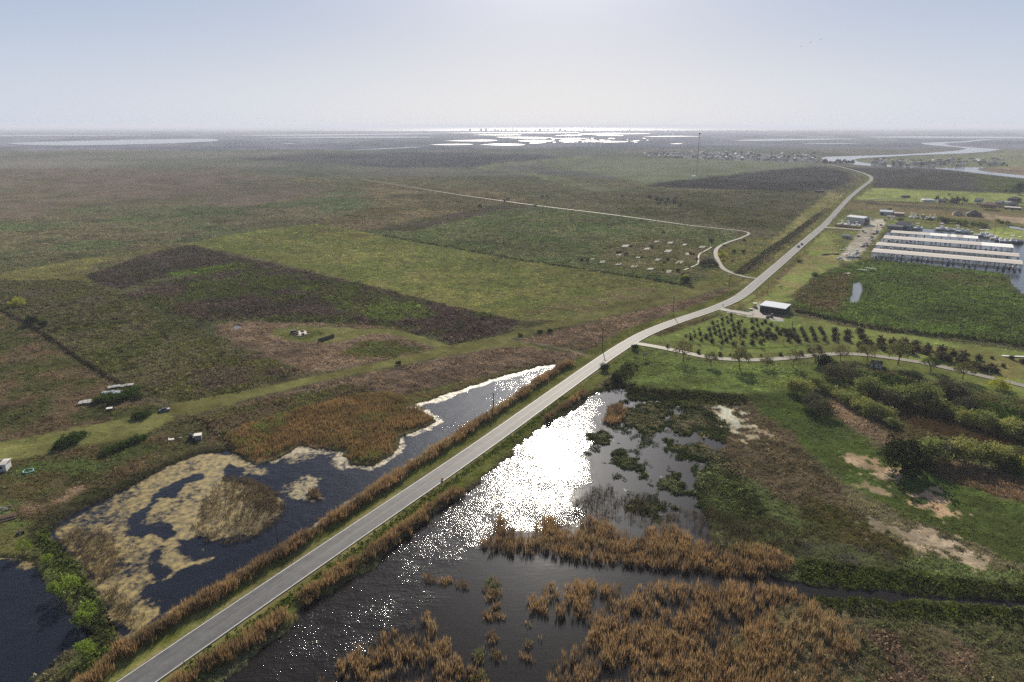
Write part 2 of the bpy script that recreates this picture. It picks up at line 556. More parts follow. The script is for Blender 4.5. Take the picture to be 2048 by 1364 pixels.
R('left green patch', [(20, 930), (200, 905), (330, 880), (360, 900), (180, 950), (60, 1000), (20, 990)], (68, 80, 42), (76, 70, 46), 9, amp=6, ns=9, soft=4, h=.7, bush=.6)
R('left pink patch', [(55, 1010), (110, 970), (150, 980), (130, 1005), (70, 1025)], (112, 94, 78), (84, 76, 54), 6, amp=4, ns=6, soft=3, h=.6)
R('yard', [(-300, 1000), (0, 985), (30, 1010), (80, 1065), (70, 1110), (0, 1130), (-300, 1190)], (78, 92, 42), (84, 84, 46), 7, amp=2, ns=6, soft=2, h=.3, bush=.4)
R('mown left', [(-400, 985), (0, 886), (130, 860), (232, 839), (345, 822), (345, 838), (285, 868), (180, 890), (100, 905), (0, 925), (-400, 1010)], (106, 108, 54), (92, 96, 48), 10, amp=1.5, ns=6, soft=1.5, h=.1, d=.2, spk=.2)
R('mown track', [(340, 806), (365, 803), (520, 775), (680, 741), (892, 693), (1015, 667), (1121, 640), (1250, 607), (1380, 574), (1400, 560), (1440, 565), (1450, 572), (1380, 597), (1158, 646), (1022, 677), (1060, 690), (1100, 702), (1000, 695), (871, 715), (680, 755), (520, 792), (386, 831), (340, 830)], (108, 108, 58), (100, 98, 54), 14, amp=.8, ns=5, soft=1, h=.1, d=.15, spk=.15)
R('pond grass', [(400, 835), (520, 797), (680, 757), (870, 717), (990, 697), (1060, 693), (1180, 712), (1140, 730), (1000, 762), (880, 790), (800, 812), (700, 800), (560, 850), (450, 900)], (108, 94, 84), (94, 82, 72), 9, amp=1.5, ns=6, soft=1.2, h=1.1, bush=.15, spk=.25)
R('bush strip', [(400, 835), (560, 795), (690, 770), (760, 788), (700, 800), (560, 850), (450, 890)], (84, 74, 58), (78, 80, 46), 9, amp=4, ns=8, soft=3, h=1.3, bush=.8)
R('pond north green', [(795, 792), (900, 768), (1010, 742), (1100, 728), (1120, 730), (1080, 742), (960, 775), (880, 795), (808, 815), (780, 800)], (86, 90, 52), (92, 84, 56), 8, amp=1.5, ns=5, soft=1.5, h=.5, bush=.3)
R('triangle grass', [(1025, 682), (1130, 657), (1290, 620), (1400, 592), (1465, 576), (1480, 584), (1400, 617), (1330, 640), (1260, 672), (1205, 706), (1100, 692)], (108, 94, 84), (93, 82, 71), 9, amp=1.2, ns=6, soft=1.2, h=1.1, bush=.15, spk=.25)
R('island', [(448, 872), (560, 832), (690, 795), (790, 790), (850, 820), (872, 842), (848, 852), (800, 868), (786, 900), (745, 930), (700, 926), (686, 900), (600, 890), (552, 914), (510, 926), (470, 906)], (118, 92, 60), (90, 86, 50), 10, amp=1.5, ns=5, soft=1, h=0.4, d=.5, spk=.3)
R('pond west rim', [(60, 1060), (120, 1010), (270, 945), (400, 895), (480, 895), (500, 925), (400, 920), (280, 980), (140, 1050), (100, 1090)], (62, 62, 48), (58, 62, 40), 6, amp=3, ns=5, soft=3, h=.8, bush=.3)
R('levee', [(40, 1080), (90, 1052), (110, 1085), (160, 1130), (215, 1200), (245, 1270), (180, 1364), (60, 1500), (-40, 1500), (130, 1345), (180, 1270), (120, 1190), (80, 1140)], (76, 88, 40), (64, 66, 40), 6, amp=1.5, ns=4, soft=1.5, h=.7, bush=.7)
RL('road verge', ROAD_PX, 24, (100, 106, 54), (88, 94, 46), 8, amp=1.5, ns=6, soft=1.5, h=.22, d=.7, bush=.3, spk=.2)
RL('road shoulder', ROAD_PX, 10.5, (118, 112, 72), (104, 106, 62), 6, amp=.5, ns=4, soft=.8, h=.05, d=.05)
R('road tan', [(1460, 580), (1520, 545), (1590, 485), (1640, 440), (1690, 385), (1660, 384), (1600, 430), (1550, 475), (1505, 520), (1560, 500), (1530, 535), (1480, 575)], (128, 122, 80), (108, 110, 66), 14, amp=3, ns=10, soft=3, h=.2, d=.4)
R('road thicket', [(1470, 545), (1530, 505), (1570, 480), (1610, 450), (1650, 415), (1662, 418), (1620, 455), (1575, 492), (1540, 520), (1500, 550)], (84, 84, 60), (92, 86, 76), 8, amp=3, ns=8, soft=2, h=1.4, bush=.9)
RL('vehicle track', [(1022, 680), (1080, 688), (1140, 700), (1170, 711), (1195, 715)], 2.6, (126, 112, 92), (112, 100, 76), 4, amp=.5, ns=3, soft=.8, h=.05, d=.05)
# --- right of the road
R('right verge green', [(1548, 560), (1600, 510), (1650, 462), (1690, 462), (1720, 470), (1690, 510), (1680, 530), (1620, 558), (1585, 600), (1560, 605), (1500, 618), (1470, 612), (1520, 580)], (124, 136, 66), (134, 128, 78), 16, amp=2, ns=8, soft=2, h=.12, d=.3, spk=.15)
R('ditch brown', [(1395, 640), (1450, 622), (1500, 600), (1545, 560), (1590, 518), (1610, 500), (1618, 503), (1580, 540), (1530, 592), (1480, 616), (1440, 634), (1400, 648)], (98, 86, 74), (100, 100, 64), 7, amp=1.5, ns=6, soft=1.5, h=.7, bush=.3)
R('park lawn', [(1262, 688), (1330, 664), (1400, 640), (1440, 624), (1500, 628), (1580, 632), (1640, 640), (1680, 652), (1800, 668), (2048, 704), (2200, 724), (2200, 810), (2048, 780), (1900, 745), (1800, 728), (1700, 716), (1620, 722), (1540, 728), (1440, 724), (1330, 705)], (112, 128, 54), (108, 114, 58), 16, amp=1.5, ns=6, soft=1.5, h=.15, d=.35, spk=.15)
R('park tan', [(1760, 678), (2048, 716), (2200, 730), (2200, 800), (2048, 768), (1960, 742), (1860, 712)], (122, 116, 66), (108, 112, 56), 14, amp=5, ns=12, soft=5, h=.2, d=.3)
R('park ditch', [(1300, 665), (1400, 638), (1440, 626), (1446, 630), (1400, 646), (1320, 674)], (80, 72, 58), (88, 84, 56), 6, amp=1, ns=4, soft=1, h=.6, bush=.3)
RL('park ditch two', [(1340, 682), (1420, 690), (1480, 697), (1540, 697), (1600, 691), (1660, 688)], 2.6, (84, 98, 46), (90, 104, 46), 6, amp=.4, ns=4, soft=.6, h=.2)
R('green marsh', [(1585, 590), (1640, 552), (1700, 530), (1722, 517), (1741, 516), (2010, 548), (2040, 590), (2200, 640), (2200, 700), (2048, 690), (1900, 672), (1740, 650), (1640, 632), (1600, 615)], (76, 94, 48), (72, 84, 50), 22, amp=2, ns=8, soft=1.5, h=1.6, bush=.75, spk=.3)
R('marsh brown', [(1585, 590), (1640, 552), (1690, 545), (1700, 560), (1695, 600), (1660, 628), (1610, 618)], (78, 78, 54), (86, 78, 62), 10, amp=5, ns=10, soft=5, h=1.5, bush=.75)
R('marsh brown two', [(1850, 545), (1960, 552), (2010, 560), (1990, 575), (1900, 570)], (88, 86, 64), (76, 90, 52), 12, amp=5, ns=10, soft=5, h=1.3, bush=.7)
R('marsh bank', [(1225, 745), (1262, 690), (1330, 706), (1440, 727), (1540, 731), (1640, 725), (1700, 742), (1650, 762), (1600, 780), (1500, 790), (1400, 782), (1290, 778), (1240, 775)], (98, 114, 56), (88, 100, 50), 10, amp=1.5, ns=6, soft=1.5, h=.55, bush=.4, spk=.3)
R('mown strip', [(1262, 686), (1330, 704), (1440, 725), (1540, 730), (1640, 722), (1700, 722), (1780, 738), (1900, 768), (2048, 800), (2200, 836), (2200, 800), (2048, 772), (1900, 740), (1780, 715), (1700, 708), (1600, 714), (1500, 720), (1400, 712), (1300, 690)], (104, 114, 54), (92, 102, 48), 8, amp=.8, ns=5, soft=1, h=.15, d=.3)
R('bank dark', [(1150, 800), (1240, 760), (1262, 772), (1400, 782), (1520, 792), (1600, 785), (1640, 800), (1600, 830), (1540, 860), (1440, 840), (1330, 815), (1250, 800)], (70, 74, 44), (60, 66, 38), 9, amp=2, ns=6, soft=2, h=.8, bush=.6, spk=.3)
R('bank brown', [(1400, 812), (1500, 805), (1560, 830), (1620, 900), (1680, 980), (1740, 1040), (1700, 1070), (1560, 1030), (1480, 960), (1430, 900), (1420, 850)], (90, 80, 64), (76, 70, 54), 8, amp=3, ns=6, soft=2.5, h=.8, bush=.4, spk=.4)
R('meadow', [(1500, 790), (1600, 775), (1640, 800), (1700, 850), (1760, 900), (1830, 920), (1900, 940), (2048, 990), (2300, 1040), (2300, 1180), (2048, 1130), (1950, 1090), (1850, 1050), (1740, 1000), (1640, 930), (1580, 860), (1520, 830)], (74, 92, 40), (68, 80, 38), 12, amp=2, ns=7, soft=2, h=.35, bush=.3, spk=.25)
R('meadow dark', [(1560, 830), (1640, 815), (1740, 880), (1700, 900), (1620, 880)], (66, 78, 42), (74, 88, 40), 9, amp=5, ns=8, soft=5, h=.4)
R('brown wedge', [(1655, 800), (1690, 795), (1740, 825), (1800, 870), (1770, 885), (1720, 865), (1670, 835)], (112, 97, 82), (98, 85, 72), 7, amp=1.5, ns=5, soft=1.5, h=.9, bush=.1)
R('woods floor', [(1600, 760), (1700, 740), (1800, 745), (1900, 775), (2048, 800), (2300, 830), (2300, 1000), (2048, 940), (1900, 910), (1800, 880), (1700, 810)], (74, 84, 46), (78, 72, 50), 9, amp=3, ns=8, soft=3, h=1.0, bush=.8)
R('woods hollow', [(1790, 815), (1870, 830), (1960, 860), (2048, 880), (2048, 895), (1960, 892), (1870, 870), (1800, 840)], (66, 54, 42), (60, 54, 38), 8, amp=3, ns=6, soft=3, h=.6, bush=.2)
R('brown lower strip', [(1840, 925), (1900, 920), (2048, 960), (2300, 1010), (2300, 1070), (2048, 1010), (1940, 975), (1880, 955)], (104, 86, 68), (92, 76, 58), 7, amp=2, ns=6, soft=2, h=.9, bush=.15)
R('lower scrub', [(1380, 1000), (1440, 940), (1500, 960), (1600, 1020), (1700, 1060), (1800, 1100), (1960, 1130), (2300, 1160), (2300, 1230), (2048, 1200), (1600, 1170), (1590, 1120), (1450, 1070), (1400, 1040)], (72, 74, 44), (80, 92, 52), 8, amp=2, ns=6, soft=2, h=.7, bush=.5, spk=.5)
R('lower tussock', [(1600, 990), (1680, 1010), (1780, 1070), (1830, 1110), (1760, 1120), (1660, 1075), (1600, 1030)], (78, 72, 42), (64, 66, 36), 4, amp=2, ns=5, soft=2, h=.8, bush=.3, spk=.4)
R('lower grey', [(1560, 1080), (1680, 1085), (1800, 1120), (1760, 1150), (1660, 1140), (1580, 1110)], (66, 64, 60), (70, 76, 48), 5, amp=3, ns=5, soft=3, h=.5, bush=.4)
R('creek bank green', [(1590, 1120), (1700, 1130), (1850, 1150), (2048, 1170), (2300, 1190), (2300, 1260), (2048, 1240), (1900, 1240), (1700, 1215), (1600, 1195)], (66, 78, 32), (58, 64, 34), 6, amp=2, ns=5, soft=2, h=.8, bush=.6, spk=.3)
R('corner scrub', [(1600, 1200), (1800, 1225), (2048, 1235), (2300, 1240), (2300, 1600), (1500, 1600), (1640, 1400), (1720, 1300), (1680, 1230)], (72, 76, 48), (80, 70, 58), 8, amp=3, ns=6, soft=3, h=.8, bush=.6, spk=.4)
R('corner brown', [(1760, 1260), (1900, 1270), (2000, 1330), (2048, 1364), (2100, 1500), (1700, 1500), (1740, 1340)], (88, 74, 62), (72, 70, 48), 6, amp=4, ns=6, soft=4, h=.8, bush=.6)
# --- bare ground
for nm, pp, c1, c2 in [
    ('bare one', [(1698, 912), (1740, 915), (1790, 938), (1800, 960), (1770, 958), (1735, 945), (1700, 930)], (176, 152, 126), (160, 138, 110)),
    ('bare two', [(1835, 990), (1880, 985), (1905, 1010), (1925, 1030), (1880, 1028), (1850, 1015)], (180, 150, 118), (160, 136, 106)),
    ('bare three', [(1790, 1055), (1840, 1058), (1900, 1085), (1960, 1110), (1965, 1132), (1900, 1118), (1840, 1098), (1800, 1075)], (168, 152, 134), (150, 136, 116)),
    ('bare four', [(1720, 955), (1760, 975), (1770, 990), (1735, 985)], (150, 132, 104), (130, 120, 90)),
    ('bare five', [(1740, 1040), (1780, 1055), (1790, 1075), (1755, 1070)], (150, 136, 116), (130, 120, 96)),
    ('white mud', [(1428, 812), (1470, 815), (1500, 850), (1480, 868), (1440, 850), (1432, 830)], (206, 196, 172), (176, 164, 140)),
    ('white mud two', [(1470, 870), (1520, 862), (1540, 872), (1490, 885)], (180, 166, 138), (130, 116, 92))]:
    R(nm, pp, c1, c2, 3, amp=5.5, ns=3.2, soft=.9, h=.25, d=.18, k=.8)
# --- upper right: marina land and farm strips
R('dark crop', [(1668, 334), (1900, 340), (2048, 360), (2200, 372), (2200, 384), (2048, 380), (1990, 386), (1745, 375), (1752, 362), (1740, 350), (1700, 340)], (92, 92, 96), (84, 86, 86), 50, amp=5, ns=30, soft=5, h=.8, d=.4, spk=.3)
R('dark crop end', [(1960, 350), (2048, 360), (2200, 372), (2200, 388), (2048, 382), (1985, 385), (1950, 370)], (92, 100, 80), (80, 90, 70), 30, amp=15, ns=30, soft=15, h=1)
R('marina land', [(1650, 455), (1700, 425), (1740, 402), (2200, 430), (2200, 520), (1960, 470), (1780, 458), (1760, 470), (1745, 516), (1690, 530)], (108, 118, 66), (104, 104, 74), 16, amp=3, ns=10, soft=3, h=.4, d=.5)
R('bright strip', [(1742, 376), (1990, 387), (2200, 395), (2200, 420), (1980, 408), (1840, 404), (1710, 400), (1725, 388)], (136, 146, 84), (122, 134, 76), 30, amp=3, ns=15, soft=3, h=.1, d=.1)
R('brown strip', [(1700, 404), (1840, 408), (1960, 420), (2200, 440), (2200, 470), (2048, 452), (1960, 440), (1800, 428), (1690, 418)], (112, 104, 80), (120, 110, 86), 25, amp=3, ns=15, soft=3, h=.3, d=.3)
R('pink soil', [(1960, 428), (2048, 436), (2200, 450), (2200, 466), (2048, 448), (1975, 438)], (158, 138, 120), (140, 126, 104), 20, amp=3, ns=12, soft=3, h=.05, d=0)
R('dark soil bar', [(1728, 404), (1800, 408), (1900, 414), (1950, 420), (1940, 424), (1860, 419), (1760, 411), (1726, 407)], (90, 88, 82), (98, 96, 84), 15, amp=1.5, ns=8, soft=1.5, h=.3, d=.3)
R('right bank green', [(1960, 465), (2000, 452), (2200, 468), (2200, 500), (2048, 482), (1990, 474)], (138, 146, 74), (120, 134, 66), 16, amp=2, ns=10, soft=2, h=.1, d=.1)
R('parking lot', [(1690, 500), (1705, 480), (1720, 462), (1732, 450), (1740, 440), (1765, 438), (1772, 446), (1762, 462), (1748, 480), (1735, 494), (1722, 510), (1715, 520), (1690, 521), (1674, 518)], (176, 164, 152), (160, 150, 138), 10, amp=.8, ns=5, soft=.8, h=0, d=0)
R('river spit', [(1712, 320), (1760, 317), (1860, 311), (1990, 305), (2048, 303), (2100, 320), (2048, 335), (1990, 335), (1890, 334), (1780, 329), (1725, 325)], (126, 132, 112), (118, 124, 110), 50, amp=8, ns=30, soft=8, h=0, d=0)
R('river brown', [(1962, 340), (1985, 336), (2048, 333), (2200, 335), (2200, 360), (2048, 350), (1990, 345)], (136, 122, 112), (126, 116, 104), 40, amp=5, ns=20, soft=5, h=0, d=0)
R('village land', [(1285, 310), (1330, 306), (1450, 304), (1640, 314), (1650, 324), (1600, 326), (1480, 320), (1350, 315)], (124, 128, 132), (140, 142, 146), 40, amp=8, ns=30, soft=8, h=0, d=0)
R('island sheds yard', [(1500, 622), (1522, 600), (1520, 625), (1555, 634), (1568, 640), (1566, 643), (1500, 634), (1468, 627), (1440, 621), (1442, 617.5), (1480, 624)], (196, 184, 166), (180, 168, 150), 6, amp=.3, ns=4, soft=.4, h=0, d=0)

# ------------------------------------------------------------------ waters
# polygon (photo pixels), shore wobble
POND_W = [(1116, 727), (1090, 748), (1052, 776), (1000, 812), (920, 864), (860, 904), (780, 955), (700, 1006), (640, 1045), (590, 1083), (500, 1138), (450, 1168), (380, 1205), (322, 1240), (240, 1280), (215, 1240), (200, 1190), (160, 1120), (108, 1082), (100, 1062), (120, 1040), (200, 1000), (270, 965), (330, 930), (400, 905), (455, 900),
          (475, 910), (510, 930), (552, 917), (600, 893), (680, 902), (697, 929), (745, 934), (790, 902), (804, 872), (850, 855), (876, 842), (852, 822), (805, 812), (860, 800), (900, 785), (960, 765), (1020, 747), (1080, 731)]
POND_E = [(1262, 772), (1223, 772), (1172, 795), (1165, 810), (1090, 848), (1056, 872), (1024, 902), (977, 946), (915, 992), (830, 1060), (736, 1136), (596, 1214), (578, 1262), (457, 1345), (330, 1440), (330, 1600), (1400, 1600), (1480, 1364), (1460, 1290), (1560, 1210), (1640, 1196), (1750, 1194), (1900, 1204), (2048, 1213), (2300, 1224), (2300, 1214), (2048, 1200), (1900, 1190), (1750, 1180), (1600, 1166),
          (1500, 1130), (1430, 1085), (1412, 1030), (1400, 985), (1395, 950), (1430, 920), (1450, 880), (1440, 845), (1400, 815), (1330, 800), (1262, 800), (1245, 790)]
POND_L = [(-300, 1230), (0, 1110), (50, 1116), (80, 1150), (125, 1205), (158, 1245), (180, 1267), (160, 1293), (128, 1306), (80, 1352), (20, 1420), (-60, 1520), (-400, 1500)]
POOL_N = [(466, 650), (478, 648), (484, 652), (481, 656), (470, 657), (465, 654)]
POOL_M = [(1705, 565), (1723, 562), (1726, 575), (1722, 590), (1716, 603), (1700, 606), (1699, 598), (1704, 580)]
BASIN = [(1742, 517), (1800, 524), (1960, 541), (2012, 549), (2030, 575), (2060, 600), (2160, 640), (2160, 500), (2048, 486), (1990, 480), (1955, 472), (1925, 463), (1880, 459), (1840, 456), (1800, 456), (1775, 462), (1756, 485), (1742, 503)]
CANAL = [(2010, 450), (2048, 455), (2160, 470), (2160, 478), (2048, 460), (2014, 454)]
WATERS = [('pond', POND_W, 1.2), ('pond', POND_E, 1.5), ('pond', POND_L, 1.0), ('pool', POOL_N, .6), ('pool', POOL_M, 1.0), ('basin', BASIN, .5), ('canal', CANAL, .8)]
WPOLY = [GA(p) for _, p, _ in WATERS]
# green mats and mud islets that stand in the east pond
ISLETS = [[(1232, 905), (1245, 902), (1262, 915), (1285, 935), (1300, 945), (1280, 952), (1250, 935), (1236, 918)],
          [(1187, 872), (1205, 866), (1224, 874), (1215, 883), (1195, 882)],
          [(1250, 800), (1330, 798), (1400, 815), (1450, 850), (1440, 880), (1420, 862), (1380, 868), (1330, 860), (1290, 862), (1250, 845), (1215, 845), (1235, 815)],
          [(1330, 880), (1380, 890), (1440, 910), (1470, 950), (1420, 960), (1380, 925), (1345, 905)],
          [(1310, 955), (1350, 948), (1390, 970), (1350, 985)],
          [(1380, 975), (1420, 965), (1500, 980), (1520, 1030), (1450, 1040), (1400, 1010)],
          [(1230, 975), (1262, 985), (1300, 1010), (1330, 1000), (1360, 1015), (1320, 1030), (1260, 1010), (1232, 992)],
          [(1160, 890), (1185, 897), (1198, 910), (1180, 912)]]
ISL = [GA(p) for p in ISLETS]


def _near(poly, x, y, m):
    return (x > poly[:, 0].min() - m) & (x < poly[:, 0].max() + m) & (y > poly[:, 1].min() - m) & (y < poly[:, 1].max() + m)


def water_sd(x, y):
    """signed distance to the nearest shore, positive in the water"""
    out = np.full(x.shape, -50.0)
    for (nm, _, wob), P in zip(WATERS, WPOLY):
        k = _near(P, x, y, 25)
        if k.any():
            xs, ys = x[k], y[k]
            s = sdist(P, xs, ys) + wob * fbm(xs, ys, 7.0, 4, 77) + .4 * fbm(xs, ys, 1.6, 2, 78)
            if P is WPOLY[1]:
                isl = np.full(xs.shape, -50.0)
                for Q in ISL:
                    isl = np.maximum(isl, np.clip(sdist(Q, xs, ys), -9, 5))
                n = fbm(xs, ys, 7.5, 4, 91)
                s = np.minimum(s, -(isl * .5 + 3.6 * n + 2.2 * fbm(xs, ys, 2.6, 2, 93) - 1.2) * .7)
            out[k] = np.maximum(out[k], s)
    return out


def land(x, y):
    """colour, plant height, plant density, bushiness at ground points"""
    n = len(x)
    col = np.zeros((n, 3))
    hh, dd, bb = np.zeros(n), np.zeros(n), np.zeros(n)
    for r in REG:
        P = r['poly']
        m = r['amp'] + r['soft'] + 2
        k = _near(P, x, y, m)
        if not k.any():
            continue
        xs, ys = x[k], y[k]
        s = sdist(P, xs, ys) + r['amp'] * fbm(xs, ys, r['ns'], 3, r['seed'])
        w_ = sstep(-r['soft'], r['soft'], s)
        k2 = w_ > 0
        if not k2.any():
            continue
        idx = np.nonzero(k)[0][k2]
        xs, ys, w_ = xs[k2], ys[k2], w_[k2]
        f = sstep(-r['sharp'], r['sharp'], fbm(xs, ys, r['scale'], r['oct'], r['seed'] + 3))
        c = r['a'] + (r['b'] - r['a']) * f[:, None]
        v = 1 + .16 * fbm(xs, ys, r['scale'] * 3.1, 2, r['seed'] + 8) + .12 * fbm(xs, ys, max(1.2, r['scale'] * .25), 2, r['seed'] + 9)
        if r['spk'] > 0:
            v *= 1 - r['spk'] * .8 * sstep(.25, .8, fbm(xs, ys, max(2.0, r['scale'] * .22), 2, r['seed'] + 12))  # dark speckles in the cover colour stand in for the shadows of tufts
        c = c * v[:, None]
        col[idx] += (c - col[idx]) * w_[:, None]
        hh[idx] += (r['h'] - hh[idx]) * w_
        dd[idx] += (r['d'] - dd[idx]) * w_
        bb[idx] += (r['bush'] - bb[idx]) * w_
    return col, hh, dd, bb


ROADS = [(ROAD, 5.2), (PARK, 3.6), (DIRT, 3.0)]


def road_gap(x, y):
    """distance beyond the road edges (negative on a road)"""
    out = np.full(x.shape, 60.0)
    for L, hw in ROADS:
        k = _near(L, x, y, 60)
        if k.any():
            out[k] = np.minimum(out[k], -sdist(L, x[k], y[k], closed=False) - hw)
    return out


def ground_z(x, y, ws=None, hh=None):
    if ws is None:
        ws = water_sd(x, y)
    z = np.zeros_like(x)
    r = np.hypot(x, y)
    if hh is None:
        hh = np.full_like(x, .5)
    fade = sstep(900, 350, r) * sstep(0.5, 5, road_gap(x, y))
    z += fade * (.16 + .3 * np.clip(hh, 0, 1.2)) * .5 * (fbm(x, y, 2.6, 3, 41) + .6 * fbm(x, y, 9, 2, 43))
    z -= sstep(-1.2, 2.2, ws) * 1.3
    # islets rise a little
    return z


# ------------------------------------------------------------------ the ground sheet: one polar mesh out to the coast
def make_ground():
    a1 = np.linspace(-math.radians(50), math.radians(50), 1000)
    a2 = np.linspace(math.radians(52), math.radians(308), 40)
    ang = np.concatenate([a1, a2])
    rr = [2.0, 40.0, 80.0, 100.0]
    r = 108.0
    while r < 20500:
        rr.append(r)
        r += max(.32, 1.35 * r * r / (HGT * FPX / 2)) * (1 if r < 2500 else 1.4)
    rr = np.array(rr)
    A, Rr = np.meshgrid(ang, rr)
    x, y = (np.sin(A) * Rr).ravel(), (np.cos(A) * Rr).ravel()
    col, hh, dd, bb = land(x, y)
    ws = water_sd(x, y)
    z = ground_z(x, y, ws, hh)
    # wet mud just under and beside the water
    mud = cover((70, 62, 50), 1000)
    wm = sstep(-1.0, .8, ws)[:, None]
    col = col * (1 - wm) + mud * wm
    # the coast: the sheet dips under the sea beyond the barrier beach
    z = np.where(y > 15600, -3.0, z)
    na, nr = len(ang), len(rr)
    i = np.arange(na)
    j = np.arange(nr - 1)
    I, J = np.meshgrid(i, j)
    I2 = (I + 1) % na
    f = np.stack([J * na + I, J * na + I2, (J + 1) * na + I2, (J + 1) * na + I], -1).reshape(-1, 4)[:, ::-1]
    m, nt, out = new_mat('ground_cover')
    at = N(nt, 'ShaderNodeAttribute', attribute_name='Col')
    tc = N(nt, 'ShaderNodeNewGeometry')
    n1 = N(nt, 'ShaderNodeTexNoise', i_Scale=.9, i_Detail=5.0, i_Roughness=.65)
    n2 = N(nt, 'ShaderNodeTexNoise', i_Scale=.12, i_Detail=4.0, i_Roughness=.6)
    for q in (n1, n2):
        nt.links.new(tc.outputs['Position'], q.inputs['Vector'])
    ad = N(nt, 'ShaderNodeMath', operation='ADD')
    nt.links.new(n1.outputs['Fac'], ad.inputs[0])
    nt.links.new(n2.outputs['Fac'], ad.inputs[1])
    mp = N(nt, 'ShaderNodeMapRange')
    mp.inputs['From Min'].default_value = .6
    mp.inputs['From Max'].default_value = 1.4
    mp.inputs['To Min'].default_value = .62
    mp.inputs['To Max'].default_value = 1.38
    nt.links.new(ad.outputs[0], mp.inputs['Value'])
    mx = N(nt, 'ShaderNodeVectorMath', operation='SCALE')
    nt.links.new(at.outputs['Color'], mx.inputs[0])
    nt.links.new(mp.outputs['Result'], mx.inputs['Scale'])
    bs = N(nt, 'ShaderNodeBsdfDiffuse')
    bs.inputs['Roughness'].default_value = .8
    bu = N(nt, 'ShaderNodeBump')
    bu.inputs['Strength'].default_value = .9
    bu.inputs['Distance'].default_value = .35
    nt.links.new(n1.outputs['Fac'], bu.inputs['Height'])
    nt.links.new(bu.outputs['Normal'], bs.inputs['Normal'])
    nt.links.new(mx.outputs['Vector'], bs.inputs['Color'])
    nt.links.new(bs.outputs[0], out.inputs['Surface'])
    me = np_mesh('ground', np.stack([x, y, z], 1), f, m, col=col)
    g = link('ground', me)
    tag(g, 'flat coastal plain of grass, scrub and bare soil', kind='structure')
    return g


make_ground()
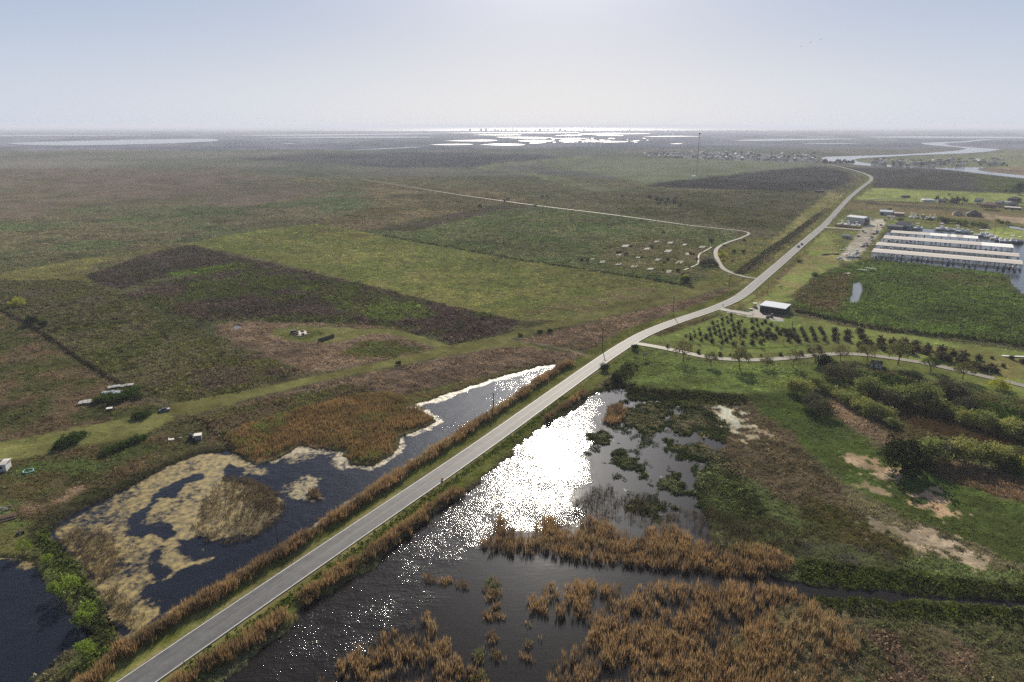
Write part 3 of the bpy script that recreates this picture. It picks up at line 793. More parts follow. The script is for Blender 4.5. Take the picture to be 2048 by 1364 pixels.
# ------------------------------------------------------------------ water
def mat_water(name, body=(0.013, 0.0115, 0.0105), rough=0.06, wave=1.5, bump=.35, wscale=.7, scum=True):
    m, nt, out = new_mat(name)
    b = N(nt, 'ShaderNodeBsdfPrincipled')
    b.inputs['Base Color'].default_value = (*body, 1)
    b.inputs['Roughness'].default_value = rough
    b.inputs['IOR'].default_value = 1.33
    b.inputs['Specular IOR Level'].default_value = .5
    geo = N(nt, 'ShaderNodeNewGeometry')
    mpg = N(nt, 'ShaderNodeMapping')
    mpg.inputs['Rotation'].default_value = (0, 0, math.radians(-9))
    mpg.inputs['Scale'].default_value = (.34, 1.15, 1)
    nt.links.new(geo.outputs['Position'], mpg.inputs['Vector'])
    n1 = N(nt, 'ShaderNodeTexNoise', i_Scale=wscale, i_Detail=6.0, i_Roughness=.62)
    nt.links.new(mpg.outputs[0], n1.inputs['Vector'])
    n2 = N(nt, 'ShaderNodeTexNoise', i_Scale=wscale * 3.4, i_Detail=2.0, i_Roughness=.6)
    nt.links.new(geo.outputs['Position'], n2.inputs['Vector'])
    s2 = N(nt, 'ShaderNodeMath', operation='MULTIPLY_ADD')
    nt.links.new(n2.outputs['Fac'], s2.inputs[0])
    s2.inputs[1].default_value = .3
    nt.links.new(n1.outputs['Fac'], s2.inputs[2])
    # wind: gusts make some patches rougher than others
    g1 = N(nt, 'ShaderNodeTexNoise', i_Scale=.11, i_Detail=4.0, i_Roughness=.7)
    nt.links.new(geo.outputs['Position'], g1.inputs['Vector'])
    gm = N(nt, 'ShaderNodeMapRange')
    gm.inputs['From Min'].default_value = .32
    gm.inputs['From Max'].default_value = .68
    gm.inputs['To Min'].default_value = .25
    gm.inputs['To Max'].default_value = 1.75
    gm.clamp = True
    nt.links.new(g1.outputs['Fac'], gm.inputs['Value'])
    hm = N(nt, 'ShaderNodeMath', operation='MULTIPLY')
    nt.links.new(s2.outputs[0], hm.inputs[0])
    nt.links.new(gm.outputs['Result'], hm.inputs[1])
    bu = N(nt, 'ShaderNodeBump')
    bu.inputs['Strength'].default_value = 1.0
    bu.inputs['Distance'].default_value = wave * .4 * bump
    if scum:
        ra = N(nt, 'ShaderNodeAttribute', attribute_name='ripple')
        ml = N(nt, 'ShaderNodeMath', operation='MULTIPLY')
        nt.links.new(ra.outputs['Fac'], ml.inputs[0])
        nt.links.new(hm.outputs[0], ml.inputs[1])
        nt.links.new(ml.outputs[0], bu.inputs['Height'])
    else:
        nt.links.new(hm.outputs[0], bu.inputs['Height'])
    nt.links.new(bu.outputs['Normal'], b.inputs['Normal'])
    last = b.outputs[0]
    if scum:
        sc = N(nt, 'ShaderNodeAttribute', attribute_name='scum')
        n3 = N(nt, 'ShaderNodeTexNoise', i_Scale=.6, i_Detail=9.0, i_Roughness=.75)
        nt.links.new(geo.outputs['Position'], n3.inputs['Vector'])
        a = N(nt, 'ShaderNodeMath', operation='ADD')
        nt.links.new(sc.outputs['Fac'], a.inputs[0])
        nt.links.new(n3.outputs['Fac'], a.inputs[1])
        mp = N(nt, 'ShaderNodeMapRange')
        mp.inputs['From Min'].default_value = .92
        mp.inputs['From Max'].default_value = 1.09
        nt.links.new(a.outputs[0], mp.inputs['Value'])
        n4 = N(nt, 'ShaderNodeTexNoise', i_Scale=.55, i_Detail=6.0, i_Roughness=.7)
        nt.links.new(geo.outputs['Position'], n4.inputs['Vector'])
        cr = N(nt, 'ShaderNodeValToRGB')
        cr.color_ramp.elements[0].position = .38
        cr.color_ramp.elements[0].color = (.060, .050, .024, 1)
        cr.color_ramp.elements[1].position = .62
        cr.color_ramp.elements[1].color = (.27, .205, .075, 1)
        nt.links.new(n4.outputs['Fac'], cr.inputs[0])
        fo = N(nt, 'ShaderNodeAttribute', attribute_name='froth')
        mc = N(nt, 'ShaderNodeMixRGB')
        mc.inputs['Color2'].default_value = (.36, .32, .24, 1)
        nt.links.new(fo.outputs['Fac'], mc.inputs['Fac'])
        nt.links.new(cr.outputs[0], mc.inputs['Color1'])
        d = N(nt, 'ShaderNodeBsdfPrincipled')
        d.inputs['Roughness'].default_value = .55
        d.inputs['Specular IOR Level'].default_value = .25
        nt.links.new(mc.outputs[0], d.inputs['Base Color'])
        b2 = N(nt, 'ShaderNodeBump')
        b2.inputs['Strength'].default_value = .5
        b2.inputs['Distance'].default_value = .15
        nt.links.new(n4.outputs['Fac'], b2.inputs['Height'])
        nt.links.new(b2.outputs['Normal'], d.inputs['Normal'])
        x = N(nt, 'ShaderNodeMixShader')
        nt.links.new(mp.outputs['Result'], x.inputs[0])
        nt.links.new(last, x.inputs[1])
        nt.links.new(d.outputs[0], x.inputs[2])
        last = x.outputs[0]
    nt.links.new(last, out.inputs['Surface'])
    return m


WATER_Z = -0.42
M_POND = mat_water('pond_water', rough=.06, wave=1.5, bump=.20, wscale=.9)
M_POND_BLUE = mat_water('pond_water_blue', body=(.010, .013, .022), rough=.05, bump=.17, wscale=.9)

# algae fields of the west pond: (polygon, strength); drawn where the mat lies
ALG = [
    ([(100, 1065), (200, 1000), (300, 945), (400, 900), (470, 905), (520, 930), (548, 925), (542, 946), (500, 950), (458, 958), (520, 964), (560, 1000), (571, 1021), (529, 1056), (500, 1069), (434, 1086), (434, 1113), (378, 1135), (352, 1161), (308, 1175), (326, 1205), (322, 1227), (300, 1250), (260, 1268), (215, 1240), (190, 1180)], .34),
    ([(545, 925), (600, 892), (650, 885), (690, 900), (700, 925), (670, 930), (640, 912), (600, 925), (560, 935)], .26),
    ([(560, 960), (620, 940), (650, 955), (620, 985), (655, 990), (640, 1003), (590, 1000), (560, 985)], .22),
    ([(640, 905), (680, 900), (700, 930), (690, 945), (660, 930)], .25),
]
ALG = [(GA(p), s) for p, s in ALG]
# open leads inside the mat
LEADS = [(GA(p), k) for p, k in (
    ([(407, 945), (389, 946.5), (366.6, 954), (330, 974), (308, 985), (306, 996), (319, 994), (352, 994), (363, 974), (359, 966.6), (385, 961), (407, 955.6)], .6),
    ([(306, 994), (293, 1008), (271, 1024), (260, 1047), (268, 1066), (290, 1070), (300, 1066), (330, 1077), (350, 1064), (344, 1050), (322, 1041), (293, 1048), (275, 1046), (281, 1030), (302, 1014), (318, 1000)], .6),
    ([(445, 937), (458, 924.5), (484, 939), (480, 952), (458, 956), (445, 956)], .6),
    ([(352, 1077), (414, 1069), (440, 1084), (432, 1113), (385, 1121), (352, 1099)], .36),
    ([(304, 1095), (322, 1090), (325, 1128), (352, 1145), (312, 1168), (296, 1130)], .3))]
NORTH_RIM = GA([(805, 812), (860, 800), (900, 785), (960, 765), (1020, 747), (1080, 731), (1116, 728)])
ISLE_RIM = GA([(552, 917), (600, 893), (680, 902), (697, 929), (745, 934), (790, 902), (804, 872), (850, 855), (876, 842), (852, 822), (805, 812)])
ROADSIDE_RIM = GA([(1116, 727), (1090, 748), (1052, 776), (1000, 812), (920, 864), (860, 904), (780, 955), (700, 1006), (640, 1045), (590, 1083), (500, 1138), (450, 1168), (380, 1205), (322, 1240), (240, 1280)])
RUFFLED = GA([(1160, 780), (1262, 770), (1250, 790), (1215, 800), (1195, 850), (1165, 900), (1160, 940), (1200, 965), (1150, 985), (1140, 1010), (1160, 1040), (1000, 1060), (960, 1090), (900, 1150), (850, 1200), (700, 1330), (600, 1450), (200, 1500), (500, 1200), (900, 980)])
CALM_TIP = GA([(1262, 770), (1222, 772), (1175, 795), (1200, 797), (1230, 800), (1255, 790)])


def make_pond(name, P, px, step, mat, kind_label, which):
    lo, hi = P.min(0) - 4, P.max(0) + 4
    lo, hi = np.maximum(lo, [-420, 40]), np.minimum(hi, [620, 620])
    nx, ny = int((hi[0] - lo[0]) / step) + 2, int((hi[1] - lo[1]) / step) + 2
    X, Y = np.meshgrid(lo[0] + np.arange(nx) * step, lo[1] + np.arange(ny) * step)
    x, y = X.ravel(), Y.ravel()
    keep = (sdist(P, x, y) > -4.5)
    scum = np.full(x.shape, -1.0)
    froth = np.zeros(x.shape)
    rip = np.ones(x.shape)
    if which == 'W':
        f = np.full(x.shape, -.2)
        for Q, s in ALG:
            k = _near(Q, x, y, 12)
            sd_ = sdist(Q, x[k], y[k]) + 2.2 * fbm(x[k], y[k], 6, 4, 311)
            f[k] = np.maximum(f[k], np.minimum(-.2 + (s + .46) * sstep(-3.0, 2.5, sd_), s + .235))
        for Q, lk in LEADS:
            k = _near(Q, x, y, 10)
            sd_ = sdist(Q, x[k], y[k]) + 1.0 * fbm(x[k], y[k], 4, 4, 317)
            f[k] -= lk * sstep(-1.0, 1.6, sd_)
        f += .17 * fbm(x, y, 11, 4, 321) + .07 * fbm(x, y, 3, 3, 323)
        for L, wd, s in ((NORTH_RIM, 3.6, .56), (ISLE_RIM, 2.2, .54), (ROADSIDE_RIM, 1.6, .5)):
            dd_ = -sdist(L, x, y, closed=False) + 1.8 * fbm(x, y, 5, 4, 331)
            q = s * sstep(wd + 1.4, wd - .6, dd_)
            froth = np.maximum(froth, sstep(wd + 1.4, wd, dd_) * sstep(130, 330, y))
            f = np.maximum(f, q)
        scum = f
        rip = .75 - .18 * sstep(200, 330, y) + .2 * fbm(x, y, 20, 2, 9)
    elif which == 'E':
        rf = sdist(RUFFLED, x, y) + 3.5 * fbm(x, y, 12, 3, 5)
        cl = sdist(CALM_TIP, x, y)
        rip = .07 + .93 * sstep(-4, 4, rf) * (1 - .8 * sstep(-2, 4, cl))
        rip *= (.75 + .3 * fbm(x, y, 16, 2, 6)) * (1 + .55 * sstep(235, 150, y))
        isl = np.full(x.shape, -50.0)
        for Q in ISL:
            isl = np.maximum(isl, sdist(Q, x, y))
        n = fbm(x, y, 4.5, 3, 19)
        scum = -.3 + .66 * sstep(-7, 1.0, isl + 3.0 * n)
        froth = np.ones(x.shape)
    elif which == 'L':
        TOP = GA([(-40, 1130), (0, 1112), (52, 1116), (58, 1126)])
        dd_ = -sdist(TOP, x, y, closed=False) + 1.6 * fbm(x, y, 4, 3, 29)
        scum = -.15 + .75 * sstep(4, .5, dd_) + .2 * fbm(x, y, 5, 3, 31)
        rip = np.full(x.shape, .6)
    idx = np.arange(nx * ny).reshape(ny, nx)
    kk = keep.reshape(ny, nx)
    q = kk[:-1, :-1] | kk[1:, :-1] | kk[:-1, 1:] | kk[1:, 1:]
    f = np.stack([idx[:-1, :-1][q], idx[:-1, 1:][q], idx[1:, 1:][q], idx[1:, :-1][q]], 1)
    used = np.unique(f)
    remap = np.full(nx * ny, -1)
    remap[used] = np.arange(len(used))
    v = np.stack([x[used], y[used], np.full(len(used), WATER_Z)], 1)
    me = np_mesh(name, v, remap[f], mat, attrs=dict(scum=scum[used], ripple=np.clip(rip[used], 0, 2), froth=froth[used]))
    return tag(link(name, me), kind_label, kind='structure')


make_pond('water', WPOLY[0], POND_W, .7, M_POND_BLUE, 'roadside pond with floating yellow algae mats', 'W')
make_pond('water', WPOLY[1], POND_E, .8, M_POND, 'wide pond beside the road, bright with sun glitter', 'E')
make_pond('water', WPOLY[2], POND_L, 1.0, M_POND_BLUE, 'dark blue pond in the near corner behind the levee', 'L')


def flat_sheet(name, poly, z, mat, label):
    tri = geometry.tessellate_polygon([[Vector((p[0], p[1], 0)) for p in poly]])
    me = bpy.data.meshes.new(name)
    vs = [(p[0], p[1], z if not callable(z) else z(p[0], p[1])) for p in poly]
    fs = []
    for t in tri:
        a, b, c = (Vector(vs[i]) for i in t)
        fs.append(t if (b - a).cross(c - a).z > 0 else t[::-1])
    me.from_pydata(vs, [], fs)
    me.materials.append(mat)
    me.update()
    return tag(link(name, me), label, kind='structure')


M_FAR = mat_water('far_water', body=(.02, .03, .035), rough=.37, wave=2.0, bump=.3, wscale=.25, scum=False)
M_POOL = mat_water('pool_water', body=(.12, .13, .14), rough=.12, wave=1.0, bump=.1, wscale=.8, scum=False)
M_RIVER = mat_water('river_water', body=(.03, .04, .045), rough=.12, wave=2.0, bump=.07, wscale=.4, scum=False)
for i, lab in ((3, 'small pool in the left scrub'), (4, 'narrow pool in the green marsh'), (5, 'marina basin under the boat sheds'), (6, 'canal behind the marina')):
    flat_sheet('water', WPOLY[i], WATER_Z, M_POOL if i != 5 else M_RIVER, lab)

RIVER_PX = [(1642, 316), (1652.5, 322.5), (1665.6, 325), (1692, 327.5), (1709, 330), (1753, 333), (1797, 335), (1856, 337.5), (1895, 339.5), (1939, 344.5), (1981, 350), (2048, 357), (2150, 368), (2150, 360), (2048, 351.5), (2002, 346.6), (1970, 343.3), (1955.5, 339.6), (1959, 337.4), (1981, 335.2), (1941, 334.7), (1895, 336.8), (1862, 334.6), (1797, 331.8), (1753, 328.5),
            (1722.5, 325.5), (1710.5, 321.4), (1709.4, 318.6), (1722.5, 316.4), (1797, 312.7), (1836, 310), (1961, 306), (1999, 299.5), (1998, 298.4), (1972, 296.7), (1941, 295), (1906, 292), (1889, 288.6), (1893, 286.4), (1935, 284.5), (1970, 280), (2020, 278.6), (2020, 278), (1960, 279), (1925, 283.2), (1842.8, 285.6), (1842.8, 288.6), (1884, 292), (1924, 295.2), (1934.7, 298.4), (1917, 301.7), (1836, 307.6), (1775, 310.5), (1665.6, 313.3), (1646, 314.5)]


def wobbly(px, rounds=2, jit=.012):
    p = GA(px)
    p = np.vstack([p, p[:1]])
    p = smooth_line(p, rounds=rounds)[:-1]
    d = np.hypot(p[:, 0], p[:, 1])
    return p + np.stack([fbm(p[:, 0], p[:, 1], 180, 2, 3), fbm(p[:, 0], p[:, 1], 180, 2, 4)], 1) * d[:, None] * jit * .3


flat_sheet('river', wobbly(RIVER_PX, 2, .004), .6, M_RIVER, 'winding tidal river')
LAG = [
    [(17, 288), (34, 285.4), (191, 281.3), (417, 277), (448, 281.3), (376, 286.4), (157, 292.2), (44, 289.8)],
    [(960, 289.5), (1000, 287.5), (1056, 289), (1040, 291), (990, 291.2)],
    [(860, 289.5), (900, 288), (958, 288.5), (920, 290.5), (870, 290.6)],
    [(890, 282), (960, 279.5), (1000, 280.5), (985, 282.8), (920, 283)],
    [(990, 274.3), (1060, 274.3), (1118, 275.6), (1060, 277), (1010, 276)],
    [(1056, 286.8), (1070, 284), (1095, 283.2), (1090, 285.6), (1070, 287)],
    [(1036, 282), (1060, 280.2), (1108, 281.4), (1100, 283), (1050, 283.2)],
    [(1110, 271.3), (1140, 269.8), (1168, 270.6), (1150, 272)],
    [(1187, 270.6), (1230, 269.9), (1257, 271.5), (1210, 272)],
    [(1155, 268.4), (1200, 265.8), (1300, 266.6), (1300, 268), (1220, 268.6), (1170, 269)],
    [(1122, 280.2), (1150, 279.6), (1167, 280.6), (1150, 281.6), (1126, 281.4)],
    [(1181, 284.2), (1215, 282.3), (1262, 283), (1250, 284.6), (1200, 285)],
    [(1261, 283), (1272, 280.8), (1280, 281.4), (1276, 283.2)],
    [(1286, 273.4), (1340, 271.4), (1402, 272.4), (1400, 273.6), (1320, 274)],
    [(1214, 277.6), (1222, 276.2), (1231, 276.8), (1226, 278.2)],
    [(500, 275.5), (700, 273.2), (880, 274), (860, 275.4), (660, 276)],
    [(680, 302.2), (780, 296.5), (842, 294.2), (842, 295), (790, 297.6)],
    [(1462, 281.4), (1500, 279), (1600, 277.6), (1720, 277.2), (1720, 278), (1600, 281), (1500, 282.6)],
    [(1601, 287.6), (1650, 286.6), (1727, 287), (1720, 288), (1620, 288.4)],
    [(1712, 274.8), (1780, 272.6), (1900, 273.2), (2150, 274), (2150, 277), (1960, 276.6), (1830, 276)],
    [(-400, 272.6), (0, 270.6), (300, 269.4), (300, 270.8), (0, 272.6), (-400, 275)],
    [(455, 271.5), (560, 269.2), (700, 268.3), (880, 266.4), (880, 267.6), (700, 271), (560, 272)],
    [(870, 266), (1000, 264.6), (1160, 264.6), (1160, 266), (1000, 266.4)],
    [(560, 287.4), (575, 286.6), (598, 287.4), (580, 288.4)],
    [(1600, 274.4), (1640, 273.4), (1690, 274), (1650, 275)],
    [(1100, 277.5), (1140, 276.3), (1190, 277), (1150, 278.2)],
    [(940, 270), (1000, 268.8), (1060, 269.6), (1000, 270.8)],
    [(1340, 288), (1356, 286.6), (1370, 287.4), (1356, 288.8)],
]
for p in LAG:
    flat_sheet('lagoon', wobbly(p, 2, .006), 1.5, M_FAR if 850 < p[0][0] < 1420 else M_RIVER, 'shallow lagoon in the coastal marsh')
# the broken row of shallow ponds in the marsh
for i in range(46):
    cx = random.uniform(1050, 1300)
    cyy = random.choice([280.5, 282, 283.5, 284.5, 277]) + random.uniform(-.7, .7)
    wd = random.uniform(2, 9)
    p = [(cx - wd, cyy), (cx - wd * .3, cyy - .5), (cx + wd, cyy - .1), (cx + wd * .4, cyy + .6), (cx - wd * .6, cyy + .5)]
    flat_sheet('lagoon', wobbly(p, 1, .003), 1.5, M_FAR, 'shallow lagoon in the coastal marsh')

M_SEA = mat_water('sea_water', body=(.02, .035, .045), rough=.42, wave=4.0, bump=.3, wscale=.12, scum=False)
sea = [(-70000, 15000), (70000, 15000), (69000, 79000), (-69000, 79000)]
flat_sheet('sea', sea, -.8, M_SEA, 'open sea along the horizon')


# ------------------------------------------------------------------ roads
def ribbon(name, line, width, mat, label, zoff=.10, off=0.0, zfar=.00035, dash=None):
    t = np.gradient(line, axis=0)
    t /= np.linalg.norm(t, axis=1)[:, None] + 1e-9
    nrm = np.stack([-t[:, 1], t[:, 0]], 1)
    wd = width if hasattr(width, '__len__') else np.full(len(line), width)
    L = line + nrm * (off + wd[:, None] / 2)
    Rr = line + nrm * (off - wd[:, None] / 2)
    d = np.hypot(line[:, 0], line[:, 1])
    z = zoff + d * zfar
    n = len(line)
    v = np.vstack([np.column_stack([L, z]), np.column_stack([Rr, z])])
    s = np.concatenate([[0], np.cumsum(np.linalg.norm(np.diff(line, axis=0), axis=1))])
    f = np.array([(i, n + i, n + i + 1, i + 1) for i in range(n - 1)])
    me = np_mesh(name, v, f, mat, attrs=dict(along=np.concatenate([s, s]), across=np.concatenate([np.ones(n), -np.ones(n)])))
    return tag(link(name, me), label, kind='structure')


def mat_road(name, rgb, worn=.25, dark=.8):
    m, nt, out = new_mat(name)
    geo = N(nt, 'ShaderNodeNewGeometry')
    ac = N(nt, 'ShaderNodeAttribute', attribute_name='across')
    al = N(nt, 'ShaderNodeAttribute', attribute_name='along')
    n1 = N(nt, 'ShaderNodeTexNoise', i_Scale=.35, i_Detail=6.0, i_Roughness=.7)
    nt.links.new(geo.outputs['Position'], n1.inputs['Vector'])
    cb = N(nt, 'ShaderNodeCombineXYZ')
    nt.links.new(al.outputs['Fac'], cb.inputs[0])
    nt.links.new(ac.outputs['Fac'], cb.inputs[1])
    mpg = N(nt, 'ShaderNodeMapping')
    mpg.inputs['Scale'].default_value = (.02, 2.6, 1)
    nt.links.new(cb.outputs[0], mpg.inputs['Vector'])
    n2 = N(nt, 'ShaderNodeTexNoise', i_Scale=1.0, i_Detail=4.0, i_Roughness=.6)
    nt.links.new(mpg.outputs[0], n2.inputs['Vector'])
    ad = N(nt, 'ShaderNodeMath', operation='ADD')
    nt.links.new(n1.outputs['Fac'], ad.inputs[0])
    nt.links.new(n2.outputs['Fac'], ad.inputs[1])
    mp = N(nt, 'ShaderNodeMapRange')
    mp.inputs['From Min'].default_value = .6
    mp.inputs['From Max'].default_value = 1.4
    mp.inputs['To Min'].default_value = 1 - worn
    mp.inputs['To Max'].default_value = 1 + worn
    nt.links.new(ad.outputs[0], mp.inputs['Value'])
    mx = N(nt, 'ShaderNodeVectorMath', operation='SCALE')
    mx.inputs[0].default_value = tuple(rgb)
    nt.links.new(mp.outputs['Result'], mx.inputs['Scale'])
    b = N(nt, 'ShaderNodeBsdfPrincipled')
    b.inputs['Roughness'].default_value = .62
    b.inputs['Specular IOR Level'].default_value = .08
    nt.links.new(mx.outputs[0], b.inputs['Base Color'])
    nt.links.new(b.outputs[0], out.inputs['Surface'])
    return m


M_ASPH = mat_road('worn_asphalt', (.098, .101, .110), .42)
M_LINE = mat_plain('white_road_paint', (.62, .62, .6), .6, var=.3, scale=.4)
M_YEL = mat_plain('faded_yellow_paint', (.135, .128, .11), .6, var=.3, scale=.4)
M_CONC = mat_road('pale_concrete', (.20, .185, .165), .16)
M_DIRT = mat_road('pale_shell_lane', (.078, .069, .055), .3)
i_end = len(ROAD)
ribbon('road', ROAD, ROAD_W, M_ASPH, 'two lane asphalt road running to the coast', zoff=.12)
near = ROAD[np.hypot(ROAD[:, 0], ROAD[:, 1]) < 900]
ribbon('road_marking', near, .14, M_LINE, 'white edge line on the pond side of the road', zoff=.13, off=ROAD_W / 2 - .3)
ribbon('road_marking', near, .14, M_LINE, 'white edge line on the far side of the road', zoff=.13, off=-ROAD_W / 2 + .3)
ribbon('road_marking', near, .16, M_YEL, 'faded yellow centre line of the road', zoff=.13)
ribbon('park_road', PARK, 4.6, M_CONC, 'pale concrete park road lined with young trees', zoff=.10)
ribbon('dirt_lane', DIRT, np.interp(np.hypot(DIRT[:, 0], DIRT[:, 1]), [500, 800, 1600], [4.4, 2.8, 1.2]), M_DIRT, 'pale dirt lane winding across the fields', zoff=.09)
# side accesses
ribbon('driveway', smooth_line(GA([(1436, 617), (1455, 621), (1480, 625), (1505, 630)])), 6, M_CONC, 'pale driveway to the green shed', zoff=.08)
flat_sheet('yard_slab', GA([(1498, 633), (1509, 619), (1520, 612), (1580, 616), (1572, 633), (1563, 640.5), (1530, 637)]), .07, M_CONC, 'pale concrete apron round the green shed')
ribbon('driveway', smooth_line(GA([(1643, 455), (1670, 456.5), (1700, 458.5), (1728, 461)])), 7, M_CONC, 'pale driveway into the marina', zoff=.10)
ribbon('driveway', smooth_line(GA([(1735, 400), (1790, 397), (1815, 397.5)])), 5, M_DIRT, 'straight lane across the bright green strip', zoff=.10)
# ------------------------------------------------------------------ plant cover (nobody could count it): blades and leaf cards merged into one mesh per bed
PLANT_K = .78
M_COVER = mat_foliage('plant_cover', transl=.22)
M_REED = mat_foliage('dry_reed', transl=.45)


def in_poly_points(poly, spacing, seed, jit=.5):
    """jittered grid points inside a ground polygon"""
    rng = np.random.default_rng(seed)
    lo, hi = poly.min(0), poly.max(0)
    X, Y = np.meshgrid(np.arange(lo[0], hi[0], spacing), np.arange(lo[1], hi[1], spacing))
    x = X.ravel() + rng.uniform(-jit, jit, X.size) * spacing
    y = Y.ravel() + rng.uniform(-jit, jit, X.size) * spacing
    k = sdist(poly, x, y) > 0
    return x[k], y[k]


def blades(x, y, z, h, rad, col, nb, bw, rng, lean=.25, cvar=.18):
    """tufts of upright blades: returns verts (n*nb*4,3), faces, colours"""
    n = len(x)
    M = n * nb
    rep = lambda a: np.repeat(a, nb)
    X, Y, Z, Hh, Rd = rep(x), rep(y), rep(z), rep(h), rep(rad)
    a = rng.uniform(0, 2 * np.pi, M)
    q = np.sqrt(rng.uniform(0, 1, M)) * Rd
    bx, by = X + np.cos(a) * q, Y + np.sin(a) * q
    hh = Hh * rng.uniform(.6, 1.12, M)
    la = a + rng.normal(0, .8, M)
    ll = hh * lean * rng.uniform(.1, 1.3, M)
    tx, ty = bx + np.cos(la) * ll, by + np.sin(la) * ll
    wa = rng.uniform(0, 2 * np.pi, M)
    ww = bw * rng.uniform(.6, 1.4, M) if np.isscalar(bw) else rep(bw) * rng.uniform(.6, 1.4, M)
    wx, wy = np.cos(wa) * ww, np.sin(wa) * ww
    mx, my, mz = bx + (tx - bx) * .55, by + (ty - by) * .55, Z + hh * .62
    v = np.empty((M, 4, 3))
    v[:, 0] = np.stack([bx, by, Z], 1)
    v[:, 1] = np.stack([mx + wx, my + wy, mz], 1)
    v[:, 2] = np.stack([tx, ty, Z + hh], 1)
    v[:, 3] = np.stack([mx - wx, my - wy, mz], 1)
    c = np.repeat(col, nb, 0) * (1 + rng.normal(0, cvar, M))[:, None]
    c = np.clip(c * PLANT_K, .004, .9)
    return v.reshape(-1, 3), np.repeat(c, 4, 0)


def cards(x, y, z, h, rad, col, nb, size, rng, cvar=.18):
    """low bushes: leaf cards spread through a dome"""
    n = len(x)
    M = n * nb
    rep = lambda a: np.repeat(a, nb)
    X, Y, Z, Hh, Rd, Sz = rep(x), rep(y), rep(z), rep(h), rep(rad), rep(size)
    d = rng.normal(0, 1, (M, 3))
    d /= np.linalg.norm(d, axis=1)[:, None]
    d[:, 2] = np.abs(d[:, 2])
    q = rng.uniform(.35, 1, M) ** .6
    c0 = np.stack([X + d[:, 0] * Rd * q, Y + d[:, 1] * Rd * q, Z + Hh * (.12 + .88 * d[:, 2] * q)], 1)
    u = rng.normal(0, 1, (M, 3))
    u /= np.linalg.norm(u, axis=1)[:, None]
    w_ = np.cross(u, d + rng.normal(0, .5, (M, 3)))
    w_ /= np.linalg.norm(w_, axis=1)[:, None] + 1e-9
    s = (Sz * rng.uniform(.6, 1.4, M))[:, None]
    v = np.empty((M, 4, 3))
    v[:, 0], v[:, 1], v[:, 2], v[:, 3] = c0 - u * s, c0 - w_ * s * .7, c0 + u * s, c0 + w_ * s * .7
    c = np.repeat(col, nb, 0) * (1 + rng.normal(0, cvar, M))[:, None]
    return v.reshape(-1, 3), np.repeat(np.clip(c * PLANT_K, .004, .9), 4, 0)


def quads_obj(name, parts, mat, label):
    v = np.vstack([p[0] for p in parts])
    c = np.vstack([p[1] for p in parts])
    f = np.arange(len(v)).reshape(-1, 4)
    return tag(link(name, np_mesh(name, v, f, mat, col=c)), label, kind='stuff')


# --- reeds -----------------------------------------------------------------
REED_A, REED_B, REED_C = lin(154, 127, 91) * 1.12, lin(108, 91, 70) * 1.04, lin(152, 137, 102) * 1.12
REED_G = lin(104, 112, 62) * 1.2


def reed_bed(name, label, polys, spacing, height, nb=13, rad=.5, bw=.05, thin=.0, green=0.0, seed=1, mottle=7.0, zbase=WATER_Z, edge_fall=2.0, cols=None, dark=None):
    rng = np.random.default_rng(seed)
    parts = []
    for pi, p in enumerate(polys):
        P = GA(p) if not isinstance(p, np.ndarray) else p
        x, y = in_poly_points(P, spacing, seed * 10 + pi)
        if len(x) == 0:
            continue
        s = sdist(P, x, y)
        nz = fbm(x, y, mottle, 4, seed + 3)
        n2 = fbm(x, y, mottle * .33, 3, seed + 5)
        keep = rng.uniform(0, 1, len(x)) < np.clip((1 - thin) + 1.1 * nz * max(thin, .06) + .9 * n2 * thin, 0, 1) * sstep(-.1, edge_fall, s + edge_fall * .6 * n2)
        x, y, s, nz, n2 = x[keep], y[keep], s[keep], nz[keep], n2[keep]
        ws = water_sd(x, y)
        z = np.where(ws > 0, zbase - .1, ground_z(x, y, ws) - .05)
        h = height * (.78 + .22 * sstep(-.1, 2.5, s) + .16 * n2) * rng.uniform(.8, 1.15, len(x))
        A, B, C = cols or (REED_A, REED_B, REED_C)
        t = sstep(-.7, .7, nz + .5 * n2)[:, None]
        col = A * t + B * (1 - t)
        t2 = sstep(.3, .9, fbm(x, y, mottle * 1.7, 3, seed + 9))[:, None]
        col = col * (1 - .6 * t2) + C * .6 * t2
        if green > 0:
            g = sstep(.0, .7, fbm(x, y, mottle * 1.3, 3, seed + 12) + green * 1.2 - .6)[:, None]
            col = col * (1 - g) + REED_G * g
        parts.append(blades(x, y, z, h, np.full(len(x), rad), col, nb, bw, rng, lean=.2))
    return quads_obj(name, parts, M_REED, label)


def strip_poly(px_line, w0, w1):
    """a bed along a line: metres to the left and right of it"""
    c = smooth_line(GA(px_line))
    t = np.gradient(c, axis=0)
    t /= np.linalg.norm(t, axis=1)[:, None] + 1e-9
    nrm = np.stack([-t[:, 1], t[:, 0]], 1)
    return np.vstack([c + nrm * w0, (c - nrm * w1)[::-1]])


# reed hedge between the road and the west pond
WREED = strip_poly([(130, 1400), (205, 1345), (262, 1296), (320, 1262), (400, 1212), (500, 1148), (590, 1092), (690, 1028), (780, 965), (860, 912), (930, 866), (1000, 820), (1060, 778), (1110, 745), (1140, 728)], 2.5, 2.9)
reed_bed('reeds', 'tall tan reed hedge between the road and the west pond', [WREED], .62, 3.1, nb=15, rad=.5, bw=.05, thin=.10, seed=11, mottle=9)
